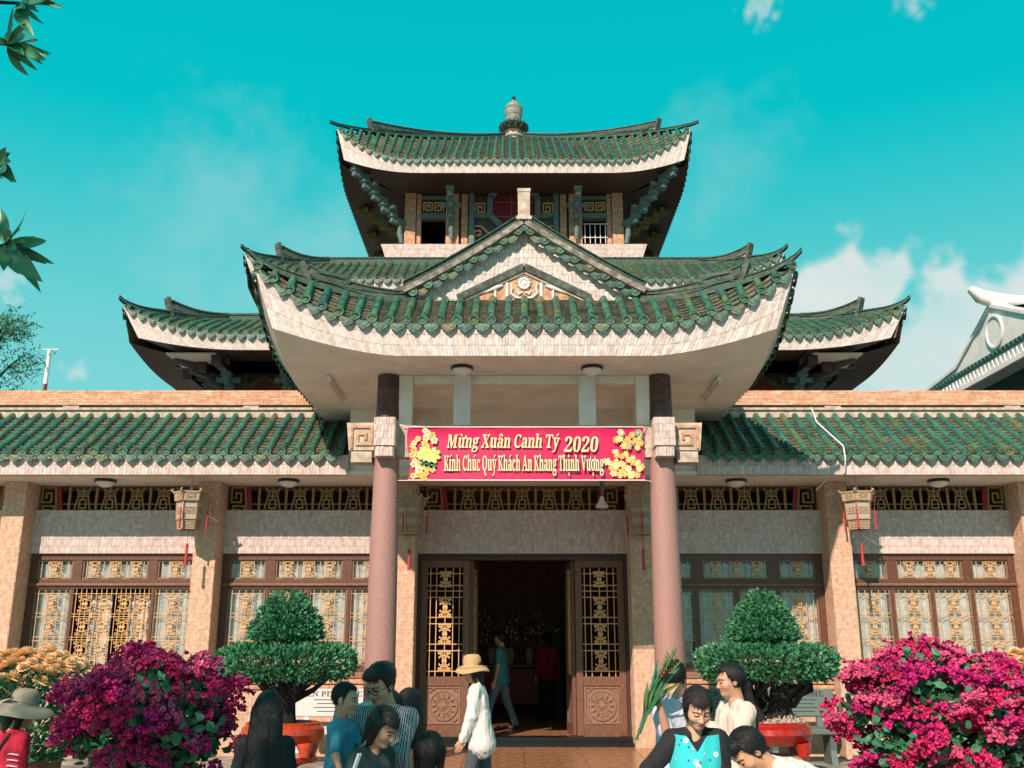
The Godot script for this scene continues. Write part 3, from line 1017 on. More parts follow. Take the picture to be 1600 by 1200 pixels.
func build_porch() -> Node3D:
	var porch := thing("entrance_porch", "entrance porch with upswept green tiled gable roof on two pink columns", "porch")
	var rf := RoofFace.new()
	rf.o = Vector3(XC, 0, -13.87)
	rf.E = 13.87 - PF
	rf.W = 3.61
	rf.T = 1.04
	rf.WT = 1.565
	rf.YE = 5.76
	rf.YT = 6.37
	rf.lift = 0.83
	rf.u0 = 0.4
	rf.p = 2.5
	rf.sag = 0.12
	var roof := group_node(porch, "roof")
	tile_face(roof, rf, 0.222, 0.058, 0.27, 2, 0.085)
	var curl := func(gap: float) -> float: return pow(maxf(0.0, 1.0 - gap / 2.17), 2.5)
	var low := func(x: float) -> Vector3:
		var k := pow(maxf(0.0, (absf(x) - 0.5) / 0.5), 1.5)
		return Vector3(XC + x * 3.31, 5.32 + 0.375 * k, -PF - 0.06)
	var top := func(x: float) -> Vector3: return rf.S(x * 3.61, 0.0) + Vector3(0, -0.01, -0.02)
	fascia(roof, top, low, 6.9, 0.36, 0.042, 0.12, true, CREAM)
	# side slopes, their eaves and fascias
	for s in [-1.0, 1.0]:
		var g := G.new()
		var rows := []
		for i in 12:
			var row := []
			for j in 30:
				var d: float = PF + 5.0 * j / 29.0
				var xt: float = 0.0 if d > 12.83 else 1.565 + (12.83 - d) / 0.83 * 2.045
				var x: float = lerpf(3.61, xt, i / 11.0)
				var y := porch_profile(x)
				if d <= 12.83:
					var sv := clampf((d - PF) / 0.83, 0.0, 1.0)
					var hipy := rf.S(rf.hw(sv), sv).y
					y = lerpf(5.76 + 0.83 * float(curl.call(d - PF)), hipy, i / 11.0)
				else:
					y += 0.83 * float(curl.call(d - PF)) * pow(1.0 - i / 11.0, 1.5)
				row.append(Vector3(XC + s * x, y, -d))
			rows.append(row)
		if s > 0:
			rows.reverse()
		g.sheet(rows)
		part(roof, "side_slope", g, M.roof_under)
		# tile rows down the side slope, from the ridge to the eave
		var jn := G.new()
		var d := PF + 0.15
		while d < 16.9:
			var xt: float = 0.12 if d > 12.88 else 1.565 + (12.88 - d) / 0.88 * 2.045
			var pts := []
			for k in 9:
				var x: float = lerpf(3.65, xt, k / 8.0)
				var y := porch_profile(x)
				var lf := 0.83 * float(curl.call(d - PF))
				if d <= 12.88:
					var sv := clampf((d - PF) / 0.88, 0.0, 1.0)
					y = lerpf(5.76 + lf, rf.S(rf.hw(sv), sv).y, k / 8.0)
				else:
					y += lf * pow(1.0 - k / 8.0, 1.5)
				pts.append(Vector3(XC + s * x, y + 0.02, -d))
			jn.col = tint()
			jn.tube(pts, [0.066, 0.064, 0.064, 0.064, 0.064, 0.064, 0.064, 0.064, 0.064], 8)
			jn.add(unit_drip, Transform3D(Basis(Vector3(0, 0, -s), Vector3.UP, Vector3(s, 0, 0)).scaled_local(Vector3(0.2, 0.18, 0.13)), pts[0] + Vector3(-s * 0.01, -0.03, -0.107)), tint())
			d += 0.213
		stuff(part(roof, "side_tiles", jn, M.tile0))
		var slow := func(t: float) -> Vector3:   # t from -1 (front) to 1 (back)
			var gap := (t + 1.0) * 0.5 * 4.4
			var k := pow(maxf(0.0, 1.0 - gap / 1.6), 1.5)
			return Vector3(XC + s * 3.31, 5.32 + 0.375 * k, -PF - 0.06 - gap)
		var stop := func(t: float) -> Vector3:
			var gap := (t + 1.0) * 0.5 * 4.5
			return Vector3(XC + s * 3.6, 5.73 + 0.83 * float(curl.call(gap)), -PF - 0.05 - gap)
		var sf := G.new()
		var r2 := [[], []]
		for i in 41:
			r2[0].append(slow.call(-1.0 + i / 20.0))
			r2[1].append(stop.call(-1.0 + i / 20.0))
		if s < 0:
			r2.reverse()
		sf.sheet(r2)
		part(roof, "side_fascia", sf, M.stucco)
		hip(roof, func(t: float) -> Vector3:
			var q := rf.S(rf.hw(1.0 - t), 1.0 - t)
			return Vector3(XC + s * (q.x - XC), q.y, q.z), 0.67, 0.12, 0.16, 0.05, 0.11)
	# plastered underside, shaped like a hull
	var so := G.new()
	var rows2 := []
	for i in 25:
		var row := []
		for j in 41:
			var x := -1.0 + j / 20.0
			var gap := 4.4 * i / 24.0
			var kf := pow(maxf(0.0, (absf(x) - 0.5) / 0.5), 1.5) * pow(maxf(0.0, 1.0 - gap / 1.6), 1.5)
			row.append(Vector3(XC + x * 3.31, 5.32 + 0.375 * kf, -PF - 0.06 - gap))
		rows2.append(row)
	so.sheet(rows2)
	part(roof, "soffit", so, M.plaster)
	# gable wall with its niche
	var gd := 12.85
	var gab := group_node(porch, "gable")
	var gb := G.new()
	var gp := PackedVector2Array()
	for i in 13:
		var x := -1.69 + 3.38 * i / 12.0
		gp.append(Vector2(x, 6.18))
	for i in 13:
		var x := 1.69 - 3.38 * i / 12.0
		gp.append(Vector2(x, porch_profile(x) - 0.02))
	gb.prism(PackedVector2Array(gp), 0.1, Transform3D(Basis(), Vector3(XC, 0, -gd - 0.11)))
	part(gab, "backing", gb, M.joint)
	var gs := G.new()
	var rows_n := 9
	for r in rows_n:
		var ya := 6.26 + r * 0.125
		var xw := 1.69
		while xw > 0.06 and porch_profile(xw) < ya + 0.1:
			xw -= 0.04
		if xw < 0.1:
			break
		var y2 := ya + 0.125
		clad(gs, func(u, v): return Vector3(XC + lerpf(-xw, xw, u), lerpf(ya, y2, v), -gd), xw * 2.0, 0.125, 0.06, 0.125, 0.012, CREAM)
	stuff(part(gab, "stone_facing", gs, M.stone))
	for s in [-1.0, 1.0]:
		var nb := G.new()
		nb.bar(Vector3(XC, 6.855, -gd + 0.045), Vector3(XC + s * 0.93, 6.385, -gd + 0.045), 0.1, 0.075, Vector3(0, 0, 1))
		part(gab, "niche_roof", nb, M.ridge)
		var ns := G.new()
		ns.bar(Vector3(XC, 6.790, -gd + 0.03), Vector3(XC + s * 0.85, 6.365, -gd + 0.03), 0.055, 0.045, Vector3(0, 0, 1))
		part(gab, "niche_edge", ns, M.stucco)
	var np := G.new()
	np.prism(PackedVector2Array([Vector2(-0.8, 6.370), Vector2(0.8, 6.370), Vector2(0, 6.770)]), 0.02, Transform3D(Basis(), Vector3(XC, 0, -gd + 0.004)))
	part(gab, "niche_panel", np, M.cap)
	var orn := G.new()
	var fz := Transform3D(Basis(Vector3.RIGHT, PI / 2), Vector3(XC, 6.610, -gd + 0.03))
	orn.lathe([Vector2(0.085, 0), Vector2(0.085, 0.03), Vector2(0.06, 0.03), Vector2(0.055, 0.005), Vector2(0.045, 0.02), Vector2(0, 0.045)], 18, fz)
	for k in 12:
		var a := TAU * k / 12
		orn.lathe([Vector2(0.0, 0.0), Vector2(0.02, 0.012), Vector2(0.0, 0.026)], 6, Transform3D(Basis(), Vector3(XC + cos(a) * 0.1, 6.610 + sin(a) * 0.1, -gd + 0.03)))
	for s in [-1.0, 1.0]:
		orn.slab(Vector3(XC + s * 0.22, 6.380, -gd + 0.025), Vector3(XC + s * 0.26, 6.620, -gd + 0.05))
		orn.tube([Vector3(XC + s * 0.19, 6.620, -gd + 0.04), Vector3(XC + s * 0.17, 6.540, -gd + 0.04), Vector3(XC + s * 0.19, 6.470, -gd + 0.04), Vector3(XC + s * 0.12, 6.400, -gd + 0.04), Vector3(XC + s * 0.02, 6.390, -gd + 0.04)], [0.012, 0.02, 0.018, 0.02, 0.012], 6)
		orn.slab(Vector3(XC + s * 0.39, 6.380, -gd + 0.025), Vector3(XC + s * 0.42, 6.520, -gd + 0.05))
		orn.tube([Vector3(XC + s * 0.3, 6.580, -gd + 0.04), Vector3(XC + s * 0.38, 6.550, -gd + 0.045), Vector3(XC + s * 0.48, 6.510, -gd + 0.04), Vector3(XC + s * 0.6, 6.460, -gd + 0.035)], [0.015, 0.03, 0.02, 0.006], 6)
		orn.tube([Vector3(XC + s * 0.1, 6.500, -gd + 0.035), Vector3(XC + s * 0.07, 6.450, -gd + 0.045), Vector3(XC + s * 0.02, 6.480, -gd + 0.04)], [0.01, 0.02, 0.01], 6)
	part(gab, "niche_ornament", orn, M.plaster_white)
	# verges: stucco band, ridge on top, tile ends below
	for s in [-1.0, 1.0]:
		var line := []
		for i in 13:
			var x := 1.69 * i / 12.0
			line.append(Vector3(XC + s * x, porch_profile(x), -gd + 0.03))
		var band := G.new()
		for i in 12:
			band.bar(line[i] + Vector3(0, 0.03, 0), line[i + 1] + Vector3(0, 0.03, 0), 0.32, 0.075, Vector3(0, 1, 0))
		part(gab, "verge_band", band, M.verge_stone)
		var rd := G.new()
		var up := []
		for q in line:
			up.append(q + Vector3(0, 0.085, 0.0))
		ridge(rd, up, 0.17, 0.15)
		part(gab, "verge_ridge", rd, M.ridge_green)
		for k in 8:
			var x := 0.09 + k * 0.209
			var y := porch_profile(x) - 0.055
			part(gab, "end_tile", cap_mesh, glaze(), Transform3D(Basis().scaled(Vector3.ONE * 0.07), Vector3(XC + s * x, y, -gd + 0.16)))
			if k < 7:
				var y2 := porch_profile(x + 0.1) - 0.06
				var sl: float = atan2(porch_profile(x + 0.1) - porch_profile(x), 0.1) * s
				part(gab, "drip_tile", drip_mesh, glaze(), Transform3D(Basis(Vector3(0, 0, 1), sl * 0.6).scaled_local(Vector3(0.2, 0.19, 0.12)), Vector3(XC + s * (x + 0.1), y2, -gd + 0.13)))
	part(gab, "end_tile", cap_mesh, M.tile1, Transform3D(Basis().scaled(Vector3.ONE * 0.066), Vector3(XC, porch_profile(0.0) - 0.06, -gd + 0.165)))
	var mr := G.new()
	ridge(mr, [Vector3(XC, porch_profile(0) + 0.02, -gd + 0.15), Vector3(XC, porch_profile(0) + 0.02, -17.5)], 0.15, 0.24)
	part(roof, "main_ridge", mr, M.ridge)
	var rb := G.new()
	rb.slab(Vector3(XC - 0.085, 7.5, -gd + 0.19), Vector3(XC + 0.085, 7.95, -gd - 0.03))
	rb.slab(Vector3(XC - 0.095, 7.95, -gd + 0.2), Vector3(XC + 0.095, 8.0, -gd - 0.04))
	rb.slab(Vector3(XC - 0.11, 7.52, -gd + 0.21), Vector3(XC + 0.11, 7.57, -gd - 0.05))
	part(roof, "ridge_block", rb, M.stucco)
	# columns with their capitals, the tie beam and its posts
	for s in [-1.0, 1.0]:
		var x: float = XC + s * 1.885
		var c := G.new()
		c.lathe([Vector2(0.225, 0.16), Vector2(0.225, 0.24), Vector2(0.203, 0.26), Vector2(0.2, 1.4), Vector2(0.186, 3.0), Vector2(0.168, 4.2), Vector2(0.155, 5.318)], 32, Transform3D(Basis(), Vector3(x, 0, -13.07)))
		part(porch, "column", c, M.terrazzo)
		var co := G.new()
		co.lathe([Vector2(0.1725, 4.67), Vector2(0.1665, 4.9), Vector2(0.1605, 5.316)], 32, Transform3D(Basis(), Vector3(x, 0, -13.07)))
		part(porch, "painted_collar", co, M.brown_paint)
		var b := group_node(porch, "capital")
		for q in [[x - 0.135, x + 0.135, 4.27, 4.66, 12.72, 0.3], [x - 0.115, x + 0.115, 4.13, 4.265, 12.74, 0.28]]:
			var k := G.new()
			k.slab(Vector3(q[0], q[2], -q[4]), Vector3(q[1], q[3], -q[4] - 0.62))
			part(b, "core", k, M.joint)
			var g := G.new()
			clad(g, func(u, v): return Vector3(lerpf(q[0], q[1], u), lerpf(q[2], q[3], v), -q[4] + 0.003), q[1] - q[0], q[3] - q[2], 0.045, 0.1, 0.012, PALE)
			for e in [0, 1]:
				clad(g, func(u, v): return Vector3(q[e] + (0.003 if e == 1 else -0.003), lerpf(q[2], q[3], v), lerpf(-q[4], -q[4] - 0.3, u if e == 1 else 1.0 - u)), 0.3, q[3] - q[2], 0.05, 0.1, 0.008, PALE)
			stuff(part(b, "stone_facing", g, M.stone))
		# outer bracket with a squared spiral cut in its face
		var xa: float = x + s * 0.16
		var xb: float = x + s * 0.5
		var w := G.new()
		w.prism(PackedVector2Array([Vector2(minf(xa, xb), 4.24), Vector2(maxf(xa, xb), 4.24), Vector2(maxf(xa, xb) + (0.04 if s > 0 else 0.0), 4.62), Vector2(minf(xa, xb) - (0.04 if s < 0 else 0.0), 4.62)]), 0.3, Transform3D(Basis(), Vector3(0, 0, -13.2)))
		part(b, "arm", w, M.stucco)
		var w2 := G.new()
		w2.slab(Vector3(minf(xa, xb) + 0.03, 4.08, -12.92), Vector3(maxf(xa, xb) - 0.03, 4.236, -13.2))
		part(b, "arm_base", w2, M.stucco)
		var fr := G.new()
		var cx := (xa + xb) * 0.5
		strokes(fr, mirrored([[Vector2(-0.5, 0.0), Vector2(-0.5, 1.0), Vector2(0.5, 1.0), Vector2(0.5, 0.15), Vector2(-0.2, 0.15), Vector2(-0.2, 0.65), Vector2(0.2, 0.65), Vector2(0.2, 0.42)]]).filter(func(l): return (l[0].x < 0) == (s < 0)), Vector3(cx, 4.28, -12.892), 0.27, 0.28, 0.035, 0.03)
		part(b, "spiral", fr, M.cap)
	var tb := G.new()
	tb.slab(Vector3(XC - 2.2, 4.16, -12.98), Vector3(XC + 2.2, 4.6, -13.18))
	part(porch, "tie_beam", tb, M.stucco)
	var hb := G.new()
	hb.slab(Vector3(XC - 1.545, 5.2, -13.02), Vector3(XC + 1.545, 5.314, -13.2))
	part(porch, "ceiling_beam", hb, M.plaster)
	for x in [-0.86, 0.87]:
		var po := G.new()
		po.slab(Vector3(XC + x - 0.115, 4.6, -12.97), Vector3(XC + x + 0.115, 5.31, -13.17))
		part(porch, "post", po, M.plaster_white)
	for s in [-1.0, 1.0]:
		var br := G.new()
		br.slab(Vector3(XC + s * 1.55, 4.6, -13.0), Vector3(XC + s * 1.75, 5.316, -13.15))
		br.slab(Vector3(XC + s * 1.75, 5.06, -13.2), Vector3(XC + s * 1.95, 5.316, -15.1))
		part(porch, "side_beam", br, M.plaster)
	return porch

# ------------------------------------------------------------------ the tower
const TX := 0.05
const TD := 26.0

func bracket(parent: Node3D, p: Vector3, out: Vector3, n: int, step: float, m: Material) -> void:   # stepped arms that grow outwards and upwards
	var g := G.new()
	var s := out.cross(Vector3.UP).normalized()
	var bs := Basis(s, Vector3.UP, -out)
	for k in n:
		var o := p + out * (step * (k + 0.6)) + Vector3(0, step * 0.72 * k, 0)
		g.box(o, Vector3(0.13, step * 0.5, step * 1.5), bs)
		g.box(o + out * step * 0.55 + Vector3(0, step * 0.36, 0), Vector3(0.2, step * 0.34, 0.2), bs)
		if k % 2 == 1:
			g.box(o + Vector3(0, step * 0.1, 0), Vector3(0.5, step * 0.3, 0.12), bs)
	g.tube([p + Vector3(0, -0.55, 0) + out * 0.03, p + Vector3(0, -0.3, 0) + out * 0.1, p + Vector3(0, -0.05, 0) + out * 0.1], [0.05, 0.075, 0.06], 8)
	part(parent, "bracket", g, m)

func square_spiral(g: G, o: Vector3, w: float, h: float, flip: bool, t := 0.035) -> void:
	var l := [[Vector2(-0.5, -0.5), Vector2(-0.5, 0.5), Vector2(0.5, 0.5), Vector2(0.5, -0.5), Vector2(-0.2, -0.5), Vector2(-0.2, 0.15), Vector2(0.2, 0.15), Vector2(0.2, -0.15)]]
	strokes(g, mirrored(l).slice(1) if flip else l, o, w, h, t, 0.04)

func build_tower() -> Node3D:
	var tower := thing("temple_tower", "three tiered temple tower with upswept green tiled roofs and finial", "tower")
	var c := Vector3(TX, 0, -TD)
	var base := {"sag": 0.1, "inset": 0.955, "pitch": 0.2, "sw": 0.07, "sh": 0.18}
	var low := base.merged({"E": 7.8, "T": 6.2, "ye": 7.6, "yt": 8.4, "yb": 7.28, "lift": 0.58, "u0": 0.72, "p": 1.9, "low_lift": 0.25, "wall": 5.9, "reach": 0.56, "rw": 0.15, "rh": 0.2, "rise": 0.1, "web": 0.14})
	var mid := base.merged({"E": 6.0, "T": 4.45, "ye": 9.45, "yt": 10.42, "yb": 9.1, "lift": 0.6, "u0": 0.66, "p": 1.9, "low_lift": 0.25, "wall": 4.3, "reach": 0.58, "rw": 0.15, "rh": 0.2, "rise": 0.13, "web": 0.14})
	var top := base.merged({"E": 4.4, "T": 0.3, "ye": 13.2, "yt": 16.1, "yb": 12.86, "lift": 0.85, "u0": 0.55, "p": 2.1, "low_lift": 0.35, "wall": 2.93, "reach": 0.82, "rw": 0.13, "rh": 0.18, "rise": 0.15, "web": 0.05})
	top.sag = 0.0
	for q in [low, mid, top]:
		tier(group_node(tower, "roof"), c, q)
	# lowest storey
	var w := G.new()
	w.slab(Vector3(TX - 5.9, 5.35, -TD + 5.9), Vector3(TX + 5.9, 8.3, -TD - 5.9))
	part(tower, "lower_wall", w, M.timber_grey)
	var zf := -TD + 5.9
	for x in [-5.85, -4.75, -3.3, -1.6, 1.6, 3.3, 4.75, 5.85]:
		var p := G.new()
		p.slab(Vector3(TX + x - 0.14, 5.35, zf + 0.1), Vector3(TX + x + 0.14, 7.45, zf - 0.1))
		part(tower, "post", p, M.olive_paint)
		bracket(tower, Vector3(TX + x * (1.0 if absf(x) < 5 else 1.02), 6.75, zf + 0.12), Vector3(0, 0, 1), 4, 0.3, M.teal_paint)
	for x in [-5.35, -4.0, -2.4, 2.4, 4.0, 5.35]:
		var o := group_node(tower, "window")
		var fr := G.new()
		var hw := 0.3 if absf(x) > 5 else 0.36
		var poly := func(k: float) -> PackedVector2Array: return PackedVector2Array([Vector2(-k, 5.5), Vector2(k, 5.5), Vector2(k, 6.75 + k), Vector2(0, 7.0 + k), Vector2(-k, 6.75 + k)])
		fr.prism(poly.call(hw + 0.09), 0.06, Transform3D(Basis(), Vector3(TX + x, -0.12, zf)))
		part(o, "frame", fr, M.olive_paint)
		var pn := G.new()
		pn.prism(poly.call(hw), 0.03, Transform3D(Basis(), Vector3(TX + x, -0.14, zf + 0.06)))
		part(o, "panel", pn, M.red_deep)
	for s in [-1.0, 1.0]:
		for k in 4:
			bracket(tower, Vector3(TX + s * 5.95, 6.75, zf - 0.2 - k * 2.6), Vector3(s, 0, 0.35 if k == 0 else 0.0).normalized(), 4, 0.32, M.teal_paint)
		var dg := G.new()
		for k in 3:
			dg.bar(Vector3(TX + s * 5.8, 6.75 + k * 0.18, zf), Vector3(TX + s * (6.4 + 0.28 * k), 7.0 + k * 0.16, zf + 0.6 + 0.28 * k), 0.18, 0.14)
		part(tower, "corner_arm", dg, M.timber_grey)
		var bm := G.new()
		for k in 3:
			bm.slab(Vector3(TX + s * (5.9 + 0.45 * k), 7.12 - k * 0.03, zf + 1.45 - 0.5 * k), Vector3(TX + s * (6.1 + 0.45 * k), 7.3, zf - 9.0))
		bm.slab(Vector3(TX - 6.6, 7.16, zf + 0.55), Vector3(TX + 6.6, 7.34, zf + 0.75))
		part(tower, "eave_beam", bm, M.wood_dark)
		var ep := G.new()
		ep.slab(Vector3(TX + s * 6.0, 7.3, zf + 1.5), Vector3(TX + s * 7.0, 7.33, zf + 0.4))
		part(tower, "eave_panel", ep, M.plaster)
	# middle storey
	var w2 := G.new()
	w2.slab(Vector3(TX - 4.3, 8.3, -TD + 4.3), Vector3(TX + 4.3, 10.3, -TD - 4.3))
	part(tower, "middle_wall", w2, M.timber_grey)
	# upper storey: ledge, wall, posts, windows
	var hz := -TD + 2.93
	var ld := group_node(tower, "ledge")
	var lb := G.new()
	lb.prism(PackedVector2Array([Vector2(-3.22, 11.0), Vector2(3.22, 11.0), Vector2(3.36, 11.42), Vector2(-3.36, 11.42)]), 6.6, Transform3D(Basis(), Vector3(TX, 0, -TD - 3.3)))
	part(ld, "slab", lb, M.joint)
	var lg := G.new()
	clad(lg, func(u, v): return Vector3(TX + lerpf(-1, 1, u) * (3.225 + 0.14 * v), lerpf(11.0, 11.42, v), -TD + 3.305), 6.5, 0.42, 0.07, 0.14, 0.012, PALE)
	stuff(part(ld, "stone_facing", lg, M.stone))
	var w3 := G.new()
	var px := func(q: float, y: float) -> Vector3: return at(q, y, TD - 2.93)
	# hollow, with two open windows in front
	var wa: float = absf(px.call(657, 340).x - TX)
	var wb: float = absf(px.call(697, 340).x - TX)
	var wy: float = px.call(680, 341).y
	w3.slab(Vector3(TX - 2.8, wy, hz - 0.12), Vector3(TX + 2.8, 13.3, hz - 0.24))
	w3.slab(Vector3(TX - 2.8, 10.4, hz - 0.12), Vector3(TX - wa, wy, hz - 0.24))
	w3.slab(Vector3(TX - wb, 10.4, hz - 0.12), Vector3(TX + wb, wy, hz - 0.24))
	w3.slab(Vector3(TX + wa, 10.4, hz - 0.12), Vector3(TX + 2.8, wy, hz - 0.24))
	w3.slab(Vector3(TX - 2.8, 10.4, hz - 0.24), Vector3(TX - 2.68, 13.3, -TD - 2.8))
	w3.slab(Vector3(TX + 2.68, 10.4, hz - 0.24), Vector3(TX + 2.8, 13.3, -TD - 2.8))
	w3.slab(Vector3(TX - 2.68, 10.4, -TD - 2.68), Vector3(TX + 2.68, 13.3, -TD - 2.8))
	w3.slab(Vector3(TX - 2.68, 13.2, hz - 0.24), Vector3(TX + 2.68, 13.3, -TD - 2.68))
	part(tower, "upper_wall", w3, M.timber_grey)
	# posts: left edge, right edge in the picture, front offset, material
	for q in [[633, 650, 0.1, "cap"], [651, 658, 0.02, "cap"], [697, 717, 0.06, "cap"], [721, 731, 0.02, "cap"], [733, 741, 0.08, "teal_paint"]]:
		for s in [0, 1]:
			var a: float = px.call(q[0], 340).x - TX
			var b: float = px.call(q[1], 340).x - TX
			if s == 1:
				var k := a
				a = -b
				b = -k
			var g := G.new()
			g.slab(Vector3(TX + a, 11.42, hz + q[2]), Vector3(TX + b, 13.1, hz - 0.15))
			part(tower, "post", g, M[q[3]])
	for s in [-1.0, 1.0]:
		var xa: float = absf(px.call(657, 340).x - TX)
		var xb: float = absf(px.call(697, 340).x - TX)
		var xm := (xa + xb) * 0.5
		var y1: float = px.call(680, 341).y
		var g := G.new()
		g.slab(Vector3(TX + s * xa, y1, hz + 0.03), Vector3(TX + s * xb, y1 + 0.14, hz - 0.13))
		part(tower, "window_head", g, M.teal_paint)
		var g2 := G.new()
		g2.slab(Vector3(TX + s * xa, y1 + 0.52, hz + 0.03), Vector3(TX + s * xb, y1 + 0.62, hz - 0.13))
		part(tower, "upper_rail", g2, M.teal_paint)
		var f := G.new()
		square_spiral(f, Vector3(TX + s * xm - 0.14, y1 + 0.33, hz - 0.02), 0.22, 0.22, false)
		square_spiral(f, Vector3(TX + s * xm + 0.15, y1 + 0.33, hz - 0.02), 0.22, 0.22, true)
		part(tower, "fret_panel", f, M.gold)
		bracket(tower, Vector3(TX + s * absf(px.call(707, 300).x - TX), 12.2, hz + 0.12), Vector3(0, 0, 1), 3, 0.26, M.teal_paint)
		bracket(tower, Vector3(TX + s * 2.85, 12.1, hz + 0.1), Vector3(s * 0.75, 0, 0.75).normalized(), 5, 0.3, M.teal_paint)
		for k in 3:
			bracket(tower, Vector3(TX + s * 2.93, 12.2, hz - 0.8 - 1.6 * k), Vector3(s, 0, 0), 4, 0.28, M.olive_paint)
		var sw := G.new()
		for k in 3:
			sw.slab(Vector3(TX + s * 2.8, 11.45, hz - 0.5 - 1.7 * k), Vector3(TX + s * 2.88, 12.9, hz - 1.6 - 1.7 * k))
		part(tower, "side_panel", sw, M.olive_paint)
		# beside the octagon: small spirals above, fret panels below
		var cx: float = absf(px.call(750, 300).x - TX)
		var f2 := G.new()
		square_spiral(f2, Vector3(TX + s * cx, y1 + 0.3, hz - 0.02), 0.24, 0.24, s > 0)
		part(tower, "fret_panel", f2, M.gold)
		var hb := G.new()
		hb.slab(Vector3(TX + s * (cx - 0.2), y1 + 0.02, hz + 0.02), Vector3(TX + s * (cx + 0.17), y1 + 0.14, hz - 0.13))
		part(tower, "rail", hb, M.teal_paint)
		var f3 := G.new()
		strokes(f3, mirrored([[Vector2(0.5, -0.45), Vector2(0.5, 0.5), Vector2(0.1, 0.5), Vector2(-0.45, -0.05)], [Vector2(0.36, -0.45), Vector2(0.36, 0.3), Vector2(0.12, 0.3), Vector2(0.12, 0.12), Vector2(0.24, 0.12)], [Vector2(0.3, -0.3), Vector2(0.0, -0.05), Vector2(-0.2, -0.3)], [Vector2(0.22, -0.45), Vector2(0.05, -0.25)]]).filter(func(l): return (l[0].x < 0) == (s < 0)), Vector3(TX + s * (cx - 0.1), 11.75, hz - 0.02), 0.66, 0.66, 0.045, 0.05)
		part(tower, "fret_panel", f3, M.cap)
	var oc := group_node(tower, "octagon_window")
	var oy: float = px.call(803, 324).y
	var ring := G.new()
	for k in 8:
		var a := TAU * (k + 0.5) / 8
		var b := TAU * (k + 1.5) / 8
		var r0 := 0.58
		ring.bar(Vector3(TX + cos(a) * (r0 + 0.09), oy + sin(a) * (r0 + 0.09), hz + 0.04), Vector3(TX + cos(b) * (r0 + 0.09), oy + sin(b) * (r0 + 0.09), hz + 0.04), 0.14, 0.12, Vector3(0, 0, 1))
	part(oc, "frame", ring, M.teal_paint)
	var og := G.new()
	var pol := PackedVector2Array()
	for k in 8:
		pol.append(Vector2(cos(TAU * (k + 0.5) / 8), sin(TAU * (k + 0.5) / 8)) * 0.6)
	og.prism(pol, 0.04, Transform3D(Basis(), Vector3(TX, oy, hz - 0.06)))
	part(oc, "panel", og, M.red_deep)
	var ob := G.new()
	ob.box(Vector3(TX - 0.06, oy, hz - 0.01), Vector3(0.02, 1.1, 0.02))
	ob.box(Vector3(TX, oy + 0.14, hz - 0.008), Vector3(1.1, 0.02, 0.02))
	ob.box(Vector3(TX, oy - 0.26, hz - 0.008), Vector3(1.1, 0.02, 0.02))
	part(oc, "glazing_bar", ob, M.wood_pale)
	# a small iron screen in the right window
	var sc := G.new()
	for k in 5:
		sc.box(at(914.0 + k * 8.0, 366, 23.0), Vector3(0.015, 0.5, 0.015))
	sc.box(at(930, 350, 23.0), Vector3(0.62, 0.015, 0.015))
	sc.box(at(930, 371, 23.0), Vector3(0.62, 0.015, 0.015))
	part(tower, "window_screen", sc, M.white)
	# finial
	var fo := group_node(tower, "finial")
	var fx := Transform3D(Basis().scaled(Vector3(0.78, 0.7, 0.78)), Vector3(TX, 16.1, -TD))
	var b := G.new()
	b.lathe([Vector2(0.34, -0.4), Vector2(0.34, 0.1), Vector2(0.4, 0.14), Vector2(0.4, 0.22), Vector2(0.3, 0.26), Vector2(0.28, 0.42), Vector2(0.36, 0.46)], 20, fx)
	part(fo, "pedestal", b, M.stucco)
	var lo := G.new()
	lo.lathe([Vector2(0.34, 0.44), Vector2(0.46, 0.52), Vector2(0.44, 0.68), Vector2(0.3, 0.78)], 20, fx)
	for r in 2:
		for k in 14:
			var a := TAU * (k + r * 0.5) / 14
			var dir := Vector3(cos(a), 0, sin(a))
			lo.tube([fx * (dir * 0.36 + Vector3(0, 0.5 + r * 0.1, 0)), fx * (dir * 0.52 + Vector3(0, 0.6 + r * 0.1, 0)), fx * (dir * (0.56 - r * 0.08) + Vector3(0, 0.76 + r * 0.06, 0))], [0.04, 0.065, 0.016], 6)
	part(fo, "lotus", lo, M.ridge_green)
	var j := G.new()
	j.lathe([Vector2(0.24, 0.76), Vector2(0.27, 0.84), Vector2(0.27, 0.96), Vector2(0.29, 0.98), Vector2(0.31, 1.2), Vector2(0.33, 1.22), Vector2(0.32, 1.27), Vector2(0.35, 1.5), Vector2(0.36, 1.56), Vector2(0.31, 1.66), Vector2(0.3, 1.7), Vector2(0.1, 1.92), Vector2(0.1, 1.94)], 24, fx)
	part(fo, "jar", j, M.ridge_pale)
	var k2 := G.new()
	k2.lathe([Vector2(0.1, 1.92), Vector2(0.1, 1.98), Vector2(0.06, 2.0), Vector2(0.08, 2.08), Vector2(0.06, 2.16), Vector2(0.0, 2.2)], 12, fx)
	part(fo, "knob", k2, M.black)
	return tower

# ------------------------------------------------------------------ ground
func build_ground() -> void:
	var g := G.new()
	g.quad(Vector3(-250, 0, 60), Vector3(250, 0, 60), Vector3(250, 0, -300), Vector3(-250, 0, -300))
	structure("ground", g, M.paving)
	var t := Node3D.new()
	t.name = "terrace"
	add_child(t)
	t.set_meta("kind", "structure")
	var b := G.new()
	b.slab(Vector3(XC - 2.5, 0.004, -11.9), Vector3(XC + 2.5, 0.14, -16.0))
	part(t, "bed", b, M.concrete)
	for i in 6:
		for j in 5:
			var f := G.new()
			var x := XC - 2.5 + i * 5.0 / 6
			var z := -11.9 - j * 0.82
			f.bevel(Vector3(x + 0.003, 0.142, z - 0.817), Vector3(x + 5.0 / 6 - 0.003, 0.16, z - 0.003), 0.002)
			part(t, "floor_tile", f, M.floor_tile)

